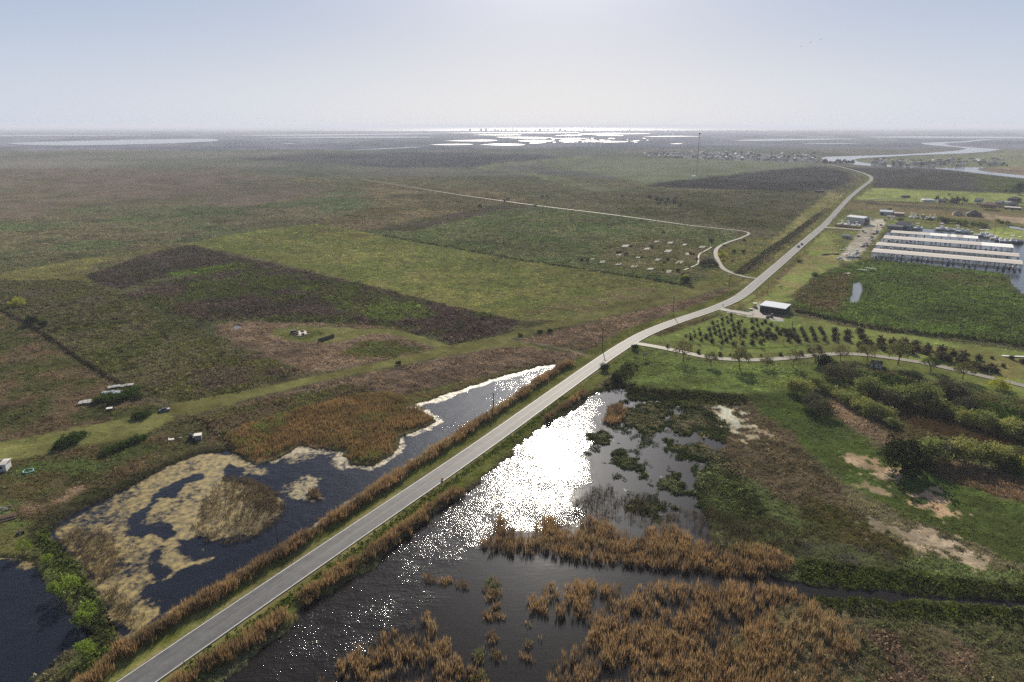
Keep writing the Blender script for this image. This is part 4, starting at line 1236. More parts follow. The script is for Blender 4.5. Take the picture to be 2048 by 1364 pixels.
# broken reed hedge on the east side
E1 = strip_poly([(330, 1395), (400, 1345), (470, 1300), (540, 1255), (585, 1225)], 2.6, 3.4)
E2 = strip_poly([(600, 1205), (680, 1150), (760, 1100), (840, 1040), (880, 1005), (918, 982)], 2.5, 2.8)
E3 = strip_poly([(1085, 845), (1120, 822), (1150, 802), (1170, 787)], 2.2, 2.4)
reed_bed('reeds', 'broken brown reed hedge along the east water edge of the road', [E1, E2, E3], .62, 2.9, nb=15, rad=.5, bw=.05, thin=.12, seed=12, mottle=8)
# the marsh
MID = [(958, 1085), (985, 1060), (992, 1030), (1008, 1035), (1035, 1060), (1060, 1070), (1075, 1040), (1110, 1030), (1150, 1065), (1165, 1030), (1200, 1025), (1240, 1060), (1275, 1075), (1300, 1050), (1330, 1045), (1365, 1060), (1400, 1085), (1440, 1095), (1500, 1090), (1560, 1105), (1588, 1130), (1585, 1160), (1500, 1158), (1420, 1150), (1330, 1148), (1240, 1130), (1160, 1128), (1080, 1112), (1020, 1110), (970, 1108)]
reed_bed('reeds', 'ragged orange reed bed across the middle of the east pond', [MID], .72, 2.6, nb=15, rad=.52, bw=.052, thin=.34, seed=13, mottle=5, edge_fall=3)
LOW = [(1050, 1195), (1080, 1175), (1150, 1160), (1260, 1165), (1400, 1165), (1500, 1168), (1590, 1180), (1640, 1215), (1700, 1250), (1735, 1290), (1700, 1340), (1690, 1420), (1720, 1560), (1060, 1560), (1095, 1364), (1110, 1310), (1160, 1290), (1180, 1250), (1120, 1240), (1060, 1225)]
reed_bed('reeds', 'large orange brown reed bed filling the lower marsh', [LOW], .78, 2.5, nb=14, rad=.5, bw=.055, thin=.54, seed=14, mottle=5.5)
BL = [(560, 1400), (640, 1345), (720, 1290), (760, 1265), (800, 1262), (850, 1225), (870, 1240), (880, 1270), (930, 1300), (945, 1330), (980, 1364), (1000, 1500), (500, 1560)]
reed_bed('reeds', 'dark brown reed bed at the bottom edge of the east pond', [BL], .8, 2.2, nb=14, rad=.48, bw=.055, thin=.60, seed=15, mottle=4.5)
CL = [[(845, 1150), (862, 1145), (880, 1160), (870, 1168), (848, 1166)], [(878, 1155), (900, 1150), (905, 1165), (885, 1170)], [(905, 1160), (935, 1160), (945, 1180), (910, 1176)], [(962, 1165), (985, 1148), (1008, 1165), (1005, 1200), (975, 1205)], [(965, 1215), (1000, 1205), (1010, 1235), (985, 1250), (962, 1235)],
      [(970, 1262), (995, 1255), (1000, 1285), (975, 1285)], [(942, 1305), (965, 1298), (975, 1325), (945, 1328)], [(978, 1295), (1010, 1295), (1010, 1320), (985, 1322)], [(1048, 1280), (1066, 1278), (1066, 1296), (1048, 1294)], [(1035, 1300), (1070, 1312), (1078, 1330), (1050, 1322)], [(900, 1325), (960, 1340), (990, 1375), (930, 1375)], [(1050, 1245), (1064, 1243), (1064, 1256), (1050, 1256)], [(1075, 1275), (1083, 1270), (1084, 1284)], [(1125, 1278), (1133, 1274), (1134, 1288)]]
reed_bed('reeds', 'small reed and grass clumps standing in the dark open water', CL, .7, 1.5, nb=15, rad=.6, bw=.055, thin=.15, green=.45, seed=16, mottle=4, edge_fall=.8)
# the reed peninsula in the west pond
ISLP = [(448, 872), (480, 855), (560, 830), (690, 795), (760, 783), (800, 790), (850, 820), (872, 842), (848, 852), (800, 866), (786, 900), (745, 930), (700, 924), (688, 898), (600, 888), (552, 912), (510, 924), (472, 905)]
ORG = (lin(142, 115, 77) * 1.1, lin(110, 92, 62) * 1.1, lin(98, 98, 58) * 1.1)
reed_bed('reeds', 'orange reed peninsula pushing into the west pond', [ISLP], .95, 2.0, nb=12, rad=.6, bw=.065, thin=.12, green=.38, seed=17, mottle=9, zbase=-.2, cols=ORG)
reed_bed('reeds', 'single round reed tussock in the west pond', [[(612, 985), (628, 978), (645, 985), (642, 996), (620, 998)], [(1205, 842), (1215, 815), (1240, 808), (1256, 825), (1245, 842), (1222, 850)]], .8, 2.2, nb=15, rad=.6, bw=.06, seed=18, edge_fall=.8)
# dark bare stalks standing in shallow water
DK = (lin(70, 62, 52), lin(88, 78, 60), lin(58, 56, 46))
SD = [[(1140, 1000), (1180, 975), (1215, 965), (1240, 990), (1300, 985), (1340, 1010), (1390, 1020), (1400, 1070), (1340, 1045), (1290, 1050), (1240, 1045), (1190, 1030), (1150, 1040)], [(1380, 1020), (1420, 1010), (1480, 1040), (1520, 1075), (1500, 1092), (1440, 1092), (1400, 1080)], [(1450, 1060), (1560, 1040), (1620, 1085), (1600, 1110), (1520, 1095)]]
reed_bed('dead_stalks', 'dark dead stalks standing in the shallow east pond', SD, .8, 1.6, nb=9, rad=.5, bw=.04, thin=.45, seed=19, mottle=5, cols=DK)
TW = (lin(92, 80, 62), lin(112, 98, 70), lin(80, 70, 54))
SW = [[(395, 1015), (420, 970), (455, 950), (500, 955), (545, 975), (572, 1000), (568, 1035), (520, 1072), (450, 1090), (400, 1080), (380, 1050)], [(450, 960), (500, 955), (560, 985), (575, 1010), (540, 1030), (490, 1010)], [(105, 1080), (150, 1050), (220, 1060), (260, 1100), (240, 1140), (200, 1180), (160, 1130)], [(200, 1180), (240, 1160), (262, 1200), (300, 1240), (262, 1270), (220, 1250)], [(245, 1090), (275, 1080), (290, 1092), (270, 1105), (248, 1104)]]
reed_bed('dead_stalks', 'grey brown dead stalks rising through the yellow algae', SW, .95, 1.4, nb=13, rad=.6, bw=.045, thin=.34, seed=20, mottle=7, cols=TW, zbase=-.35)
# grey sedge fringe along the west pond's upper shore
reed_bed('sedge', 'dark sedge fringe on the upper shore of the west pond', [strip_poly([(95, 1066), (125, 1035), (200, 1000), (270, 962), (335, 926), (405, 902)], 2.2, 1.6)], .8, 1.1, nb=12, rad=.5, bw=.04, thin=.2, seed=21, mottle=6, cols=(lin(74, 74, 56), lin(88, 84, 62), lin(66, 72, 44)), zbase=-.3)


# --- scrub and rough grass, finer near the camera ------------------------------
def scrub():
    rng = np.random.default_rng(99)
    parts = []
    n = 330000
    a = rng.uniform(-math.radians(43), math.radians(43), n)
    r0, r1 = 112.0, 1900.0
    r = r0 * (r1 / r0) ** rng.uniform(0, 1, n)
    x, y = np.sin(a) * r, np.cos(a) * r
    ws = water_sd(x, y)
    ok = (ws < -.2) & (road_gap(x, y) > .6)
    x, y, r, ws = x[ok], y[ok], r[ok], ws[ok]
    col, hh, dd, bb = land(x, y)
    ok = (rng.uniform(0, 1, len(x)) < np.clip(dd, 0, 1)) & (hh > .09)
    x, y, r, ws, col, hh, bb = x[ok], y[ok], r[ok], ws[ok], col[ok], hh[ok], bb[ok]
    z = ground_z(x, y, ws, hh) - .05
    gap = r / 683 * 2.6
    isb = rng.uniform(0, 1, len(x)) < bb
    clump = .75 + .5 * fbm(x, y, 7, 3, 555)
    for m, kind in ((~isb, 0), (isb, 1)):
        xs, ys, zs, h, g = x[m], y[m], z[m], hh[m] * clump[m], gap[m]
        c = col[m] * 1.38 / PLANT_K * .95
        dk = np.clip(1 + rng.normal(0, .21, len(xs)), .3, 1.8)
        c = c * dk[:, None]
        if kind == 0:
            h = h * rng.uniform(.6, 1.2, len(xs))
            parts.append(blades(xs, ys, zs, np.minimum(h, 1.6), np.clip(g * .75, .3, 2.2), c, 8, np.clip(g * .10, .05, .30), rng, lean=.45))
        else:
            h = h * rng.uniform(.5, 1.2, len(xs)) * np.where(rng.uniform(0, 1, len(xs)) < .08, 1.9, 1)
            rad = np.clip(np.maximum(g * .7, h * .7), .3, 2.6)
            parts.append(cards(xs, ys, zs, h, rad, c, 8, np.clip(rad * .33, .12, .7), rng))
    return quads_obj('scrub', parts, M_COVER, 'rough grass and low scrub covering the plain')


scrub()


# --- leafy mats on the islets ---------------------------------------------------
def islet_green():
    rng = np.random.default_rng(5)
    n = 26000
    lo = np.min([q.min(0) for q in ISL], 0) - 4
    hi = np.max([q.max(0) for q in ISL], 0) + 4
    x, y = rng.uniform(lo[0], hi[0], n), rng.uniform(lo[1], hi[1], n)
    isl = np.full(n, -50.0)
    for Q in ISL:
        isl = np.maximum(isl, sdist(Q, x, y))
    k = (water_sd(x, y) < .25) & (isl > -2)
    x, y = x[k], y[k]
    # small loose mats scattered over the shallows between the islets
    SH = GA([(1165, 880), (1215, 850), (1262, 800), (1400, 810), (1455, 850), (1470, 940), (1420, 1000), (1300, 1015), (1230, 985), (1195, 930)])
    u, v = in_poly_points(SH, .75, 77)
    nn = fbm(u, v, 5.0, 3, 71) + .55 * fbm(u, v, 1.7, 2, 72) + .35 * fbm(u, v, 22, 2, 73)
    kk_ = (nn > .62) & (water_sd(u, v) > .2)
    x, y = np.concatenate([x, u[kk_]]), np.concatenate([y, v[kk_]])
    z = np.full(len(x), WATER_Z)
    g = sstep(-.5, .5, fbm(x, y, 6, 3, 8))[:, None]
    col = (lin(62, 76, 40) * g + lin(76, 92, 46) * (1 - g)) * 1.15
    h = rng.uniform(.5, 1.0, len(x)) * (1 + .35 * fbm(x, y, 3, 2, 9))
    return quads_obj('marsh_plants', [cards(x, y, z, h, np.full(len(x), .8), col, 9, np.full(len(x), .22), rng)], M_COVER, 'dark green leafy mats floating in the east pond')


islet_green()


def bush_mass(name, label, polys, spacing, h, col1, col2, seed, nb=14, rad=None, jit=.5):
    rng = np.random.default_rng(seed)
    parts = []
    for i, p in enumerate(polys):
        P = p if isinstance(p, np.ndarray) else GA(p)
        x, y = in_poly_points(P, spacing, seed * 7 + i)
        if not len(x):
            continue
        ws = water_sd(x, y)
        z = ground_z(x, y, ws) - .1
        n = fbm(x, y, spacing * 4, 3, seed)
        g = sstep(-.6, .6, n)[:, None]
        c = (col1 * g + col2 * (1 - g)) * (1 + rng.normal(0, .1, len(x)))[:, None]
        hh = h * rng.uniform(.6, 1.2, len(x)) * (1 + .3 * n)
        rr = np.full(len(x), rad or spacing * .8) * rng.uniform(.7, 1.2, len(x))
        parts.append(cards(x, y, z, hh, rr, c, nb, rr * .3, rng))
    return quads_obj(name, parts, M_COVER, label)


# dark hedge row along the foot of the green marsh
HEDGE = strip_poly([(1590, 622), (1640, 634), (1700, 648), (1760, 660), (1830, 668), (1900, 674), (1960, 680), (2060, 694)], 1.8, 1.8)
bush_mass('thicket', 'dark leafy thicket along the foot of the green marsh', [HEDGE], 1.5, 2.8, lin(58, 68, 36), lin(50, 58, 32), 31, nb=22)
# thicket on the shore between road and park road
bush_mass('thicket', 'dark thicket on the bank below the park road', [[(1205, 770), (1235, 740), (1262, 722), (1275, 735), (1255, 765), (1300, 780), (1400, 785), (1500, 795), (1480, 812), (1380, 802), (1270, 792), (1225, 786)]], 2.0, 1.3, lin(76, 80, 46), lin(60, 62, 40), 32)
bush_mass('thicket', 'thicket in the roadside ditch under the power poles', [strip_poly([(1478, 548), (1510, 523), (1540, 500), (1575, 478), (1610, 452), (1640, 428)], 3.5, 3.5)], 2.0, 1.8, lin(92, 88, 66), lin(74, 84, 50), 33)
bush_mass('thicket', 'leafy thicket along the pond levee', [[(75, 1075), (95, 1060), (150, 1130), (205, 1200), (232, 1275), (190, 1340), (150, 1345), (185, 1290), (190, 1260), (150, 1200), (105, 1140)]], 1.4, 1.2, lin(92, 108, 44), lin(66, 74, 42), 34)
bush_mass('thicket', 'bright ground plants along the road shoulder', [strip_poly([(360, 1345), (470, 1275), (590, 1192), (720, 1095), (850, 1000), (960, 925), (1060, 850), (1130, 795)], 1.6, 1.6)], 1.1, .55, lin(100, 118, 50), lin(80, 96, 40), 35, nb=10)
bush_mass('thicket', 'green leafy plants along the creek bank', [[(1590, 1120), (1700, 1130), (1850, 1152), (2060, 1178), (2060, 1200), (1900, 1188), (1750, 1176), (1600, 1160)], [(1600, 1190), (1750, 1200), (1900, 1212), (2060, 1220), (2060, 1250), (1800, 1240), (1640, 1222)]], 1.3, 1.0, lin(84, 96, 36), lin(60, 70, 34), 36)
bush_mass('thicket', 'vivid green thicket behind the woods by the park road', [[(1700, 745), (1790, 755), (1880, 775), (1960, 800), (2060, 830), (2060, 880), (1980, 850), (1880, 815), (1800, 790), (1720, 770)]], 1.8, 2.0, lin(78, 102, 40), lin(66, 84, 40), 37)


# fence line hedge in the left fields
FENCE_L = [(-60, 585), (0, 622), (60, 652), (120, 692), (180, 732), (250, 776)]
bush_mass('thicket', 'dark hedge grown up along the old field fence', [strip_poly(FENCE_L, 1.2, 1.2)], 1.2, 1.4, lin(56, 54, 40), lin(64, 60, 46), 38)
bush_mass('thicket', 'dark brushy ditch running down to the reed peninsula', [strip_poly([(386, 832), (410, 850), (440, 874), (470, 902)], 1.0, 1.0)], 1.0, 1.0, lin(56, 54, 38), lin(70, 62, 46), 39)
bush_mass('thicket', 'shrubby field edge between the light and the green field', [strip_poly([(770, 472), (900, 495), (1000, 513), (1100, 529), (1200, 544), (1300, 558), (1385, 576)], 1.5, 1.5)], 2.6, 1.5, lin(78, 88, 54), lin(70, 74, 50), 40)
# ------------------------------------------------------------------ trees and palms: shared meshes, one Empty per plant
M_BARK = mat_plain('grey_bark', (.16, .13, .10), .9, var=.3, scale=2)
M_LEAF = {
    'park': mat_foliage('grey_green_leaf', lin(122, 122, 78) * .75, .3, .3),
    'bare': mat_foliage('budding_twig', lin(110, 98, 76) * .75, .25, .25),
    'lime': mat_foliage('fresh_lime_leaf', lin(136, 158, 62) * .75, .42, .25),
    'olive': mat_foliage('olive_leaf', lin(112, 120, 70) * 1.2, .3, .3),
    'straw': mat_foliage('straw_olive_leaf', lin(130, 132, 78) * 1.2, .33, .3),
    'green': mat_foliage('green_leaf', lin(80, 100, 48) * .75, .3, .3),
    'dark': mat_foliage('dark_leaf', lin(62, 72, 44) * .75, .22, .3),
    'grey': mat_foliage('grey_brown_twig', lin(96, 94, 74) * .8, .25, .25),
    'haze': mat_foliage('far_leaf', lin(58, 70, 54) * .75, .25, .3),
    'yellow': mat_foliage('yellow_green_leaf', lin(160, 164, 60) * .75, .42, .25),
    'palm': mat_foliage('palm_frond', lin(92, 90, 70) * .8, .25, .3),
    'dead': mat_foliage('dead_frond', lin(112, 94, 80) * .75, .25, .3),
}


def crown_mesh(name, mat, w, h, z0, ncl, npc, size, seed, flat=1.0, inner=.55):
    """leaf cards in clumps through a crown of width w, height h, from z0 up: uneven outline, gaps between clumps"""
    rng = np.random.default_rng(seed)
    pts, cl = [], []
    for i in range(ncl):
        while True:
            d = rng.normal(0, 1, 3)
            d /= np.linalg.norm(d)
            if d[2] > -.45:
                break
        q = rng.uniform(inner, 1.0)
        cl.append((d[0] * q * w / 2 * rng.uniform(.85, 1.1), d[1] * q * w / 2 * rng.uniform(.85, 1.1), z0 + h * (.42 + .52 * d[2] * q * flat)))
    cl = np.array(cl)
    cr = w * .17
    bl = rng.normal(0, 1, (ncl * npc, 3))
    bl /= np.linalg.norm(bl, axis=1)[:, None]
    P = np.repeat(cl, npc, 0) + bl * np.array([cr, cr, cr * .75]) * 1.25 * rng.uniform(.15, 1, (ncl * npc, 1)) ** .6
    M = len(P)
    u = rng.normal(0, 1, (M, 3)); u /= np.linalg.norm(u, axis=1)[:, None]
    t = np.cross(u, rng.normal(0, 1, (M, 3))); t /= np.linalg.norm(t, axis=1)[:, None]
    s = size * rng.uniform(.55, 1.4, (M, 1))
    v = np.empty((M, 4, 3))
    v[:, 0], v[:, 1], v[:, 2], v[:, 3] = P - u * s, P - t * s * .6, P + u * s, P + t * s * .6
    me = np_mesh(name, v.reshape(-1, 3), np.arange(M * 4).reshape(-1, 4), mat)
    me['crown_width'] = float(np.percentile(np.abs(P[:, 0]), 97) * 2)
    return me, cl


def trunk_mesh(name, cl, z0, h, r0, seed, stems=1, lean=.0):
    rng = np.random.default_rng(seed)
    b = MB()
    fork = z0 * .8 + .12 * h
    for s in range(stems):
        ox, oy = (rng.normal(0, .25 * stems), rng.normal(0, .25 * stems)) if stems > 1 else (0, 0)
        b.tube([(ox, oy, -.3), (ox + lean * .3, oy, fork * .5), (ox + lean, oy, fork)], [r0 * 1.25, r0, r0 * .8], 6)
        pick = rng.permutation(len(cl))[:max(4, min(9, len(cl)) // stems)]
        for k in pick:
            c = cl[k]
            mid = ((ox + lean + c[0]) * .5 + rng.normal(0, .2), (oy + c[1]) * .5 + rng.normal(0, .2), fork * .45 + c[2] * .55)
            b.tube([(ox + lean, oy, fork * .95), mid, tuple(c)], [r0 * .55, r0 * .33, r0 * .1], 5, caps=False)
    return b.mesh(name, M_BARK)


TREE_SETS = {}


def tree_set(key, mat, w, h, z0, ncl, npc, size, nvar, r0=.2, stems=1, flat=1.0, inner=.55):
    out = []
    for i in range(nvar):
        seed = len(TREE_SETS) * 37 + i * 5 + 3
        cm, cl = crown_mesh('crown', mat, w, h, z0, ncl, npc, size, seed, flat, inner)
        out.append((trunk_mesh('trunk', cl, z0, h, r0, seed + 1, stems, .15 * (i - 1)), cm))
    TREE_SETS[key] = out


tree_set('park', M_LEAF['park'], 6.2, 4.6, 1.7, 26, 46, .21, 4, .17)
tree_set('parkbare', M_LEAF['bare'], 6.4, 4.4, 1.8, 28, 30, .18, 3, .17)
tree_set('parkyoung', M_LEAF['straw'], 3.2, 3.0, 1.6, 12, 26, .16, 3, .09)
tree_set('parkdark', M_LEAF['green'], 6.0, 4.0, 1.4, 24, 50, .20, 2, .18)
tree_set('lime', M_LEAF['lime'], 3.6, 3.6, .6, 22, 26, .17, 3, .12, 2)
tree_set('olive', M_LEAF['olive'], 8.0, 6.4, .3, 44, 46, .27, 4, .16, 3, inner=.4)
tree_set('straw', M_LEAF['straw'], 8.0, 6.8, .3, 44, 44, .27, 3, .16, 3, inner=.4)
tree_set('greyt', M_LEAF['grey'], 8.0, 6.0, .3, 44, 44, .24, 3, .16, 3, inner=.4)
tree_set('darkb', M_LEAF['dark'], 7.0, 5.4, .0, 40, 50, .27, 3, .14, 3, inner=.4)
tree_set('greenb', M_LEAF['green'], 5.0, 3.0, -.2, 28, 40, .22, 3, .08, 3, inner=.35)
tree_set('yellowb', M_LEAF['yellow'], 6.0, 4.2, -.2, 26, 30, .24, 2, .09, 3, inner=.35)
tree_set('far', M_LEAF['haze'], 9.0, 7.0, .5, 20, 14, .7, 3, .3, 2)


def place_tree(key, name, px, py, width_px, label, cat, group=None, tall=1.0, xy=None):
    ms = TREE_SETS[key]
    tm, cm = random.choice(ms)
    base_w = cm['crown_width']
    x, y = xy or G(px, py)
    s = width_px / scale_at(px, py) / base_w
    e = empty(name, (x, y, 0), random.uniform(0, 6.28), label, cat, group)
    e.scale = (s, s, s * tall * random.uniform(.92, 1.1))
    link('trunk', tm, e)
    link('crown', cm, e)
    return e


PW = 'pale young tree'
# shade trees along the park road: (photo px of the foot, crown width px, kind)
C7 = lambda x, y: (1300 + x / 5.12, 560 + y / 5.12)
C8 = lambda x, y: (1648 + x / 5.12, 560 + y / 5.12)
C6 = lambda x, y: (1348 + x / 2.926, 550 + y / 2.926)
C5 = lambda x, y: (1548 + x / 2.728, 864 + y / 2.728)
GP = 'shade trees along the park road'
for (p, wpx, k, lab) in [
    (C7(340, 830), 31, 'parkbare', 'broad grey crowned tree nearest the main road junction'),
    (C7(620, 880), 21, 'park', 'small olive tree second along the park road verge'),
    (C7(915, 908), 31, 'park', 'leafy pale green tree third along the park road verge'),
    (C7(1195, 905), 22, 'park', 'upright thin tree fourth along the park road verge'),
    (C7(1465, 895), 27, 'parkbare', 'leaning grey brown tree fifth along the park road verge'),
    (C7(1690, 850), 29, 'parkbare', 'bare brownish tree in front of the woodland tip'),
    (C8(165, 832), 26, 'parkbare', 'half bare tree beside the park road crest'),
    (C8(440, 825), 30, 'park', 'umbrella shaped tree just above the white shed'),
    (C8(755, 868), 35, 'park', 'wide spreading tree to the right of the white shed'),
    (C8(1090, 930), 28, 'parkdark', 'dark green round tree between the shed and the pond woods'),
    (C8(1415, 1015), 32, 'park', 'yellowish domed tree near the far end of the park road'),
    (C6(1895, 662), 32, 'yellowb', 'bright yellow green tree last along the park road'),
    (C7(1820, 905), 24, 'greenb', 'green bushy tree at the head of the woodland')]:
    place_tree(k, 'park_tree', p[0], p[1], wpx * 1.22, lab, 'tree', GP)
for (p, wpx, lab) in [(C7(490, 640), 11, 'thin sapling at the edge of the palm grove lawn'), (C7(695, 672), 13, 'slim sapling below the palm grove'), (C7(885, 695), 18, 'largest sapling in the row below the palm grove'), (C7(1125, 672), 15, 'leaning sapling below the right half of the grove'), (C7(1365, 655), 11, 'small sapling standing alone on the lawn')]:
    place_tree('parkyoung', 'sapling', p[0], p[1], wpx, lab, 'tree', 'saplings on the park lawn')

# woods on the bank at the right
WG = 'trees of the woods below the park road'
for (p, wpx, k, tall) in [
    (C6(700, 690), 44, 'straw', 1.1), (C6(770, 700), 50, 'straw', 1.15), (C6(835, 665), 44, 'olive', 1), (C6(815, 750), 44, 'greyt', 1), (C6(860, 810), 52, 'greyt', .8), (C6(800, 800), 40, 'greenb', .8),
    (C6(905, 690), 40, 'olive', 1), (C6(960, 720), 42, 'straw', .9), (C6(1030, 755), 42, 'olive', .9), (C6(1095, 785), 42, 'straw', .9), (C6(1160, 820), 44, 'olive', .9), (C6(1220, 850), 44, 'straw', .9), (C6(1280, 885), 40, 'olive', .9),
    (C6(960, 610), 50, 'greyt', .8), (C6(1060, 640), 44, 'greyt', .9), (C6(1130, 690), 46, 'olive', .9), (C6(1210, 720), 50, 'olive', 1), (C6(1300, 720), 58, 'olive', 1), (C6(1250, 770), 50, 'greyt', .9), (C6(1370, 760), 48, 'olive', .9),
    (C6(1460, 760), 54, 'olive', 1), (C6(1540, 800), 58, 'straw', 1), (C6(1620, 830), 54, 'olive', 1), (C6(1600, 720), 52, 'greyt', .9), (C6(1700, 770), 46, 'greyt', .8), (C6(1720, 870), 54, 'straw', .9), (C6(1810, 895), 52, 'olive', .9), (C6(1900, 915), 52, 'olive', .9), (C6(1990, 940), 50, 'straw', .9), (C6(2060, 960), 46, 'olive', .9)]:
    place_tree(k, 'woodland_tree', p[0] + random.uniform(-5, 5), p[1] + random.uniform(-3, 3), wpx * random.uniform(.62, 1.12), {'straw': 'straw green tree in the mixed woods below the park road', 'olive': 'olive green tree in the mixed woods below the park road', 'greyt': 'grey twiggy half bare tree in the woods below the park road', 'greenb': 'low green bush at the foot of the grey trees'}[k], 'tree', WG + {'straw': ', straw', 'olive': ', olive', 'greyt': ', grey', 'greenb': ', low'}[k], tall * .85)
for (p, wpx, k, lab) in [
    (C5(700, 205), 88, 'darkb', 'large dark rounded tree at the edge of the bright meadow'), (C5(850, 165), 54, 'olive', 'grey olive tree next to the large dark rounded tree'), (C5(930, 165), 50, 'greyt', 'grey twiggy tree between the olive trees by the meadow'), (C5(1030, 165), 58, 'straw', 'yellow green tree in the middle of the lower tree belt'),
    (C5(1110, 165), 46, 'olive', 'olive tree right of the yellow green one in the lower belt'), (C5(1200, 180), 48, 'straw', 'pale tree near the right end of the lower belt'), (C5(1270, 200), 46, 'greenb', 'fresh green bush near the right end of the lower belt'), (C5(1340, 210), 50, 'yellowb', 'bright leaved tree at the frame edge of the lower belt')]:
    place_tree(k, 'woodland_tree', p[0], p[1], wpx, lab, 'tree', 'trees of the lower belt beside the meadow')

# willows on the levee
for (px, py, wpx, lab) in [(110, 1188, 27, 'small yellowish willow on the levee beside the blue pond'), (143, 1190, 40, 'round bright green willow on the upper levee'), (176, 1232, 30, 'bright green willow in the middle of the levee'), (168, 1252, 36, 'second willow touching the middle one on the levee'), (176, 1322, 38, 'bright willow nearest the road end of the levee'), (96, 1128, 20, 'low leafy willow at the top of the levee')]:
    place_tree('lime', 'willow', px, py, wpx, lab, 'tree', 'bright willows on the levee')
place_tree('lime', 'willow', 48, 1105, 26, 'pale willow beside the yard fence', 'tree', 'bright willows on the levee')

# loose shrubs of the fields
SG = 'green bushes around the fallen roof sheets'
for (px, py, wpx) in [(200, 805, 22), (214, 799, 22), (226, 806, 26), (240, 801, 26), (252, 796, 24), (262, 790, 26), (274, 797, 20), (268, 785, 20)]:
    place_tree('greenb', 'bush', px, py, wpx, 'dense green bush among the fallen roof sheets', 'bush', SG)
for (px, py, wpx) in [(120, 897, 24), (132, 889, 28), (146, 885, 30), (152, 876, 22), (166, 872, 20)]:
    place_tree('greenb', 'bush', px, py, wpx, 'dark green bush in the clump on the mown strip', 'bush', 'bush clump on the mown strip')
for (px, py, wpx) in [(274, 836, 22), (286, 834, 24), (296, 829, 16)]:
    place_tree('greenb', 'bush', px, py, wpx, 'rounded bush at the edge of the mown strip', 'bush', 'bushes at the mown strip edge')
for (px, py, wpx) in [(212, 910, 18), (228, 902, 22), (244, 896, 22), (258, 890, 20), (272, 884, 20), (288, 878, 16)]:
    place_tree('greenb', 'bush', px, py, wpx, 'low leafy bush in the row below the mown strip', 'bush', 'bush row below the mown strip')
place_tree('yellowb', 'bush', 38, 612, 30, 'yellow green bush beyond the left fence hedge', 'bush')
place_tree('darkb', 'bush', 64, 650, 24, 'single dark round bush on the left fence hedge', 'bush')
place_tree('darkb', 'bush', 88, 654, 16, 'small dark bush next to the round one by the fence', 'bush')
place_tree('yellowb', 'bush', 1370, 560, 20, 'yellow topped bush beside the field corner fence', 'bush')
place_tree('darkb', 'bush', 1372, 566, 18, 'dark bush under the yellow topped one', 'bush')
place_tree('yellowb', 'bush', 1445, 513, 17, 'bright yellow bush inside the lane bend', 'bush')
place_tree('yellowb', 'bush', 1447, 521, 11, 'small yellow bush below the bright one in the lane bend', 'bush')
for (px, py, wpx) in [(1406, 532, 16), (1414, 531, 18), (1424, 530, 16), (1432, 533, 10)]:
    place_tree('greyt', 'bush', px, py, wpx, 'grey thicket bush left of the lane bend', 'bush', 'grey bushes left of the lane bend')
for (px, py, wpx, k) in [(1164, 521, 8, 'darkb'), (1175, 522, 9, 'darkb'), (1253, 511, 12, 'greyt'), (1262, 495, 8, 'darkb'), (1235, 507, 8, 'darkb'), (1303, 496, 9, 'darkb'), (1318, 494, 6, 'darkb'), (1335, 521, 10, 'darkb'), (1329, 527, 8, 'darkb'), (1356, 544, 12, 'darkb'), (1380, 509, 8, 'darkb'), (1387, 510, 8, 'darkb'), (1327, 467, 9, 'darkb'), (1283, 516, 6, 'darkb'), (1326, 541, 6, 'darkb'), (1422, 484, 13, 'darkb'), (1440, 505, 8, 'darkb'), (1468, 505, 10, 'darkb'), (1487, 506, 12, 'darkb'), (1366, 551, 8, 'darkb'), (1464, 523, 8, 'greenb'), (1488, 483, 9, 'darkb'), (1378, 536, 8, 'greenb'), (1394, 520, 8, 'darkb'), (1240, 507, 9, 'darkb'), (1448, 492, 8, 'greenb')]:
    place_tree(k, 'shrub', px, py, wpx * .72, 'small scattered shrub in the field of concrete slabs', 'shrub', 'scattered shrubs among the concrete slabs')
for (px, py, wpx, k, lab) in [(798, 730, 11, 'darkb', 'lone dark shrub in the brown grass above the pond'), (1041, 672, 10, 'greenb', 'shrub at the tip of the brown triangle'), (1080, 668, 12, 'darkb', 'dark shrub on the top edge of the brown triangle'), (1100, 664, 10, 'darkb', 'second dark shrub on the brown triangle edge'), (1599, 525, 9, 'greenb', 'small lone tree beside the road verge'), (1208, 741, 18, 'darkb', 'dark bush on the roadside bank'), (1270, 700, 14, 'darkb', 'dark bush at the park road junction'), (1232, 762, 22, 'darkb', 'dark bush above the pond tip'), (1630, 552, 12, 'greenb', 'bush at the tip of the green marsh'), (1648, 735, 30, 'darkb', 'dark bush in the shade of the woodland head'), (960, 415, 8, 'darkb', 'dark bush on the far lane')]:
    place_tree(k, 'shrub', px, py, wpx, lab, 'shrub')
for (px, py, wpx) in [(1010, 404, 7), (1016, 401, 8), (1070, 414, 7), (1300, 398, 9), (1312, 402, 10), (1322, 404, 12), (1335, 403, 10), (1346, 407, 10), (1352, 399, 8), (1330, 409, 8), (1318, 410, 8), (1360, 412, 7), (1244, 395, 7), (1084, 396, 8), (1094, 394, 6)]:
    place_tree('far', 'shrub', px, py, wpx, 'distant dark shrub on the plain beyond the lane', 'shrub', 'distant shrubs beyond the lane')
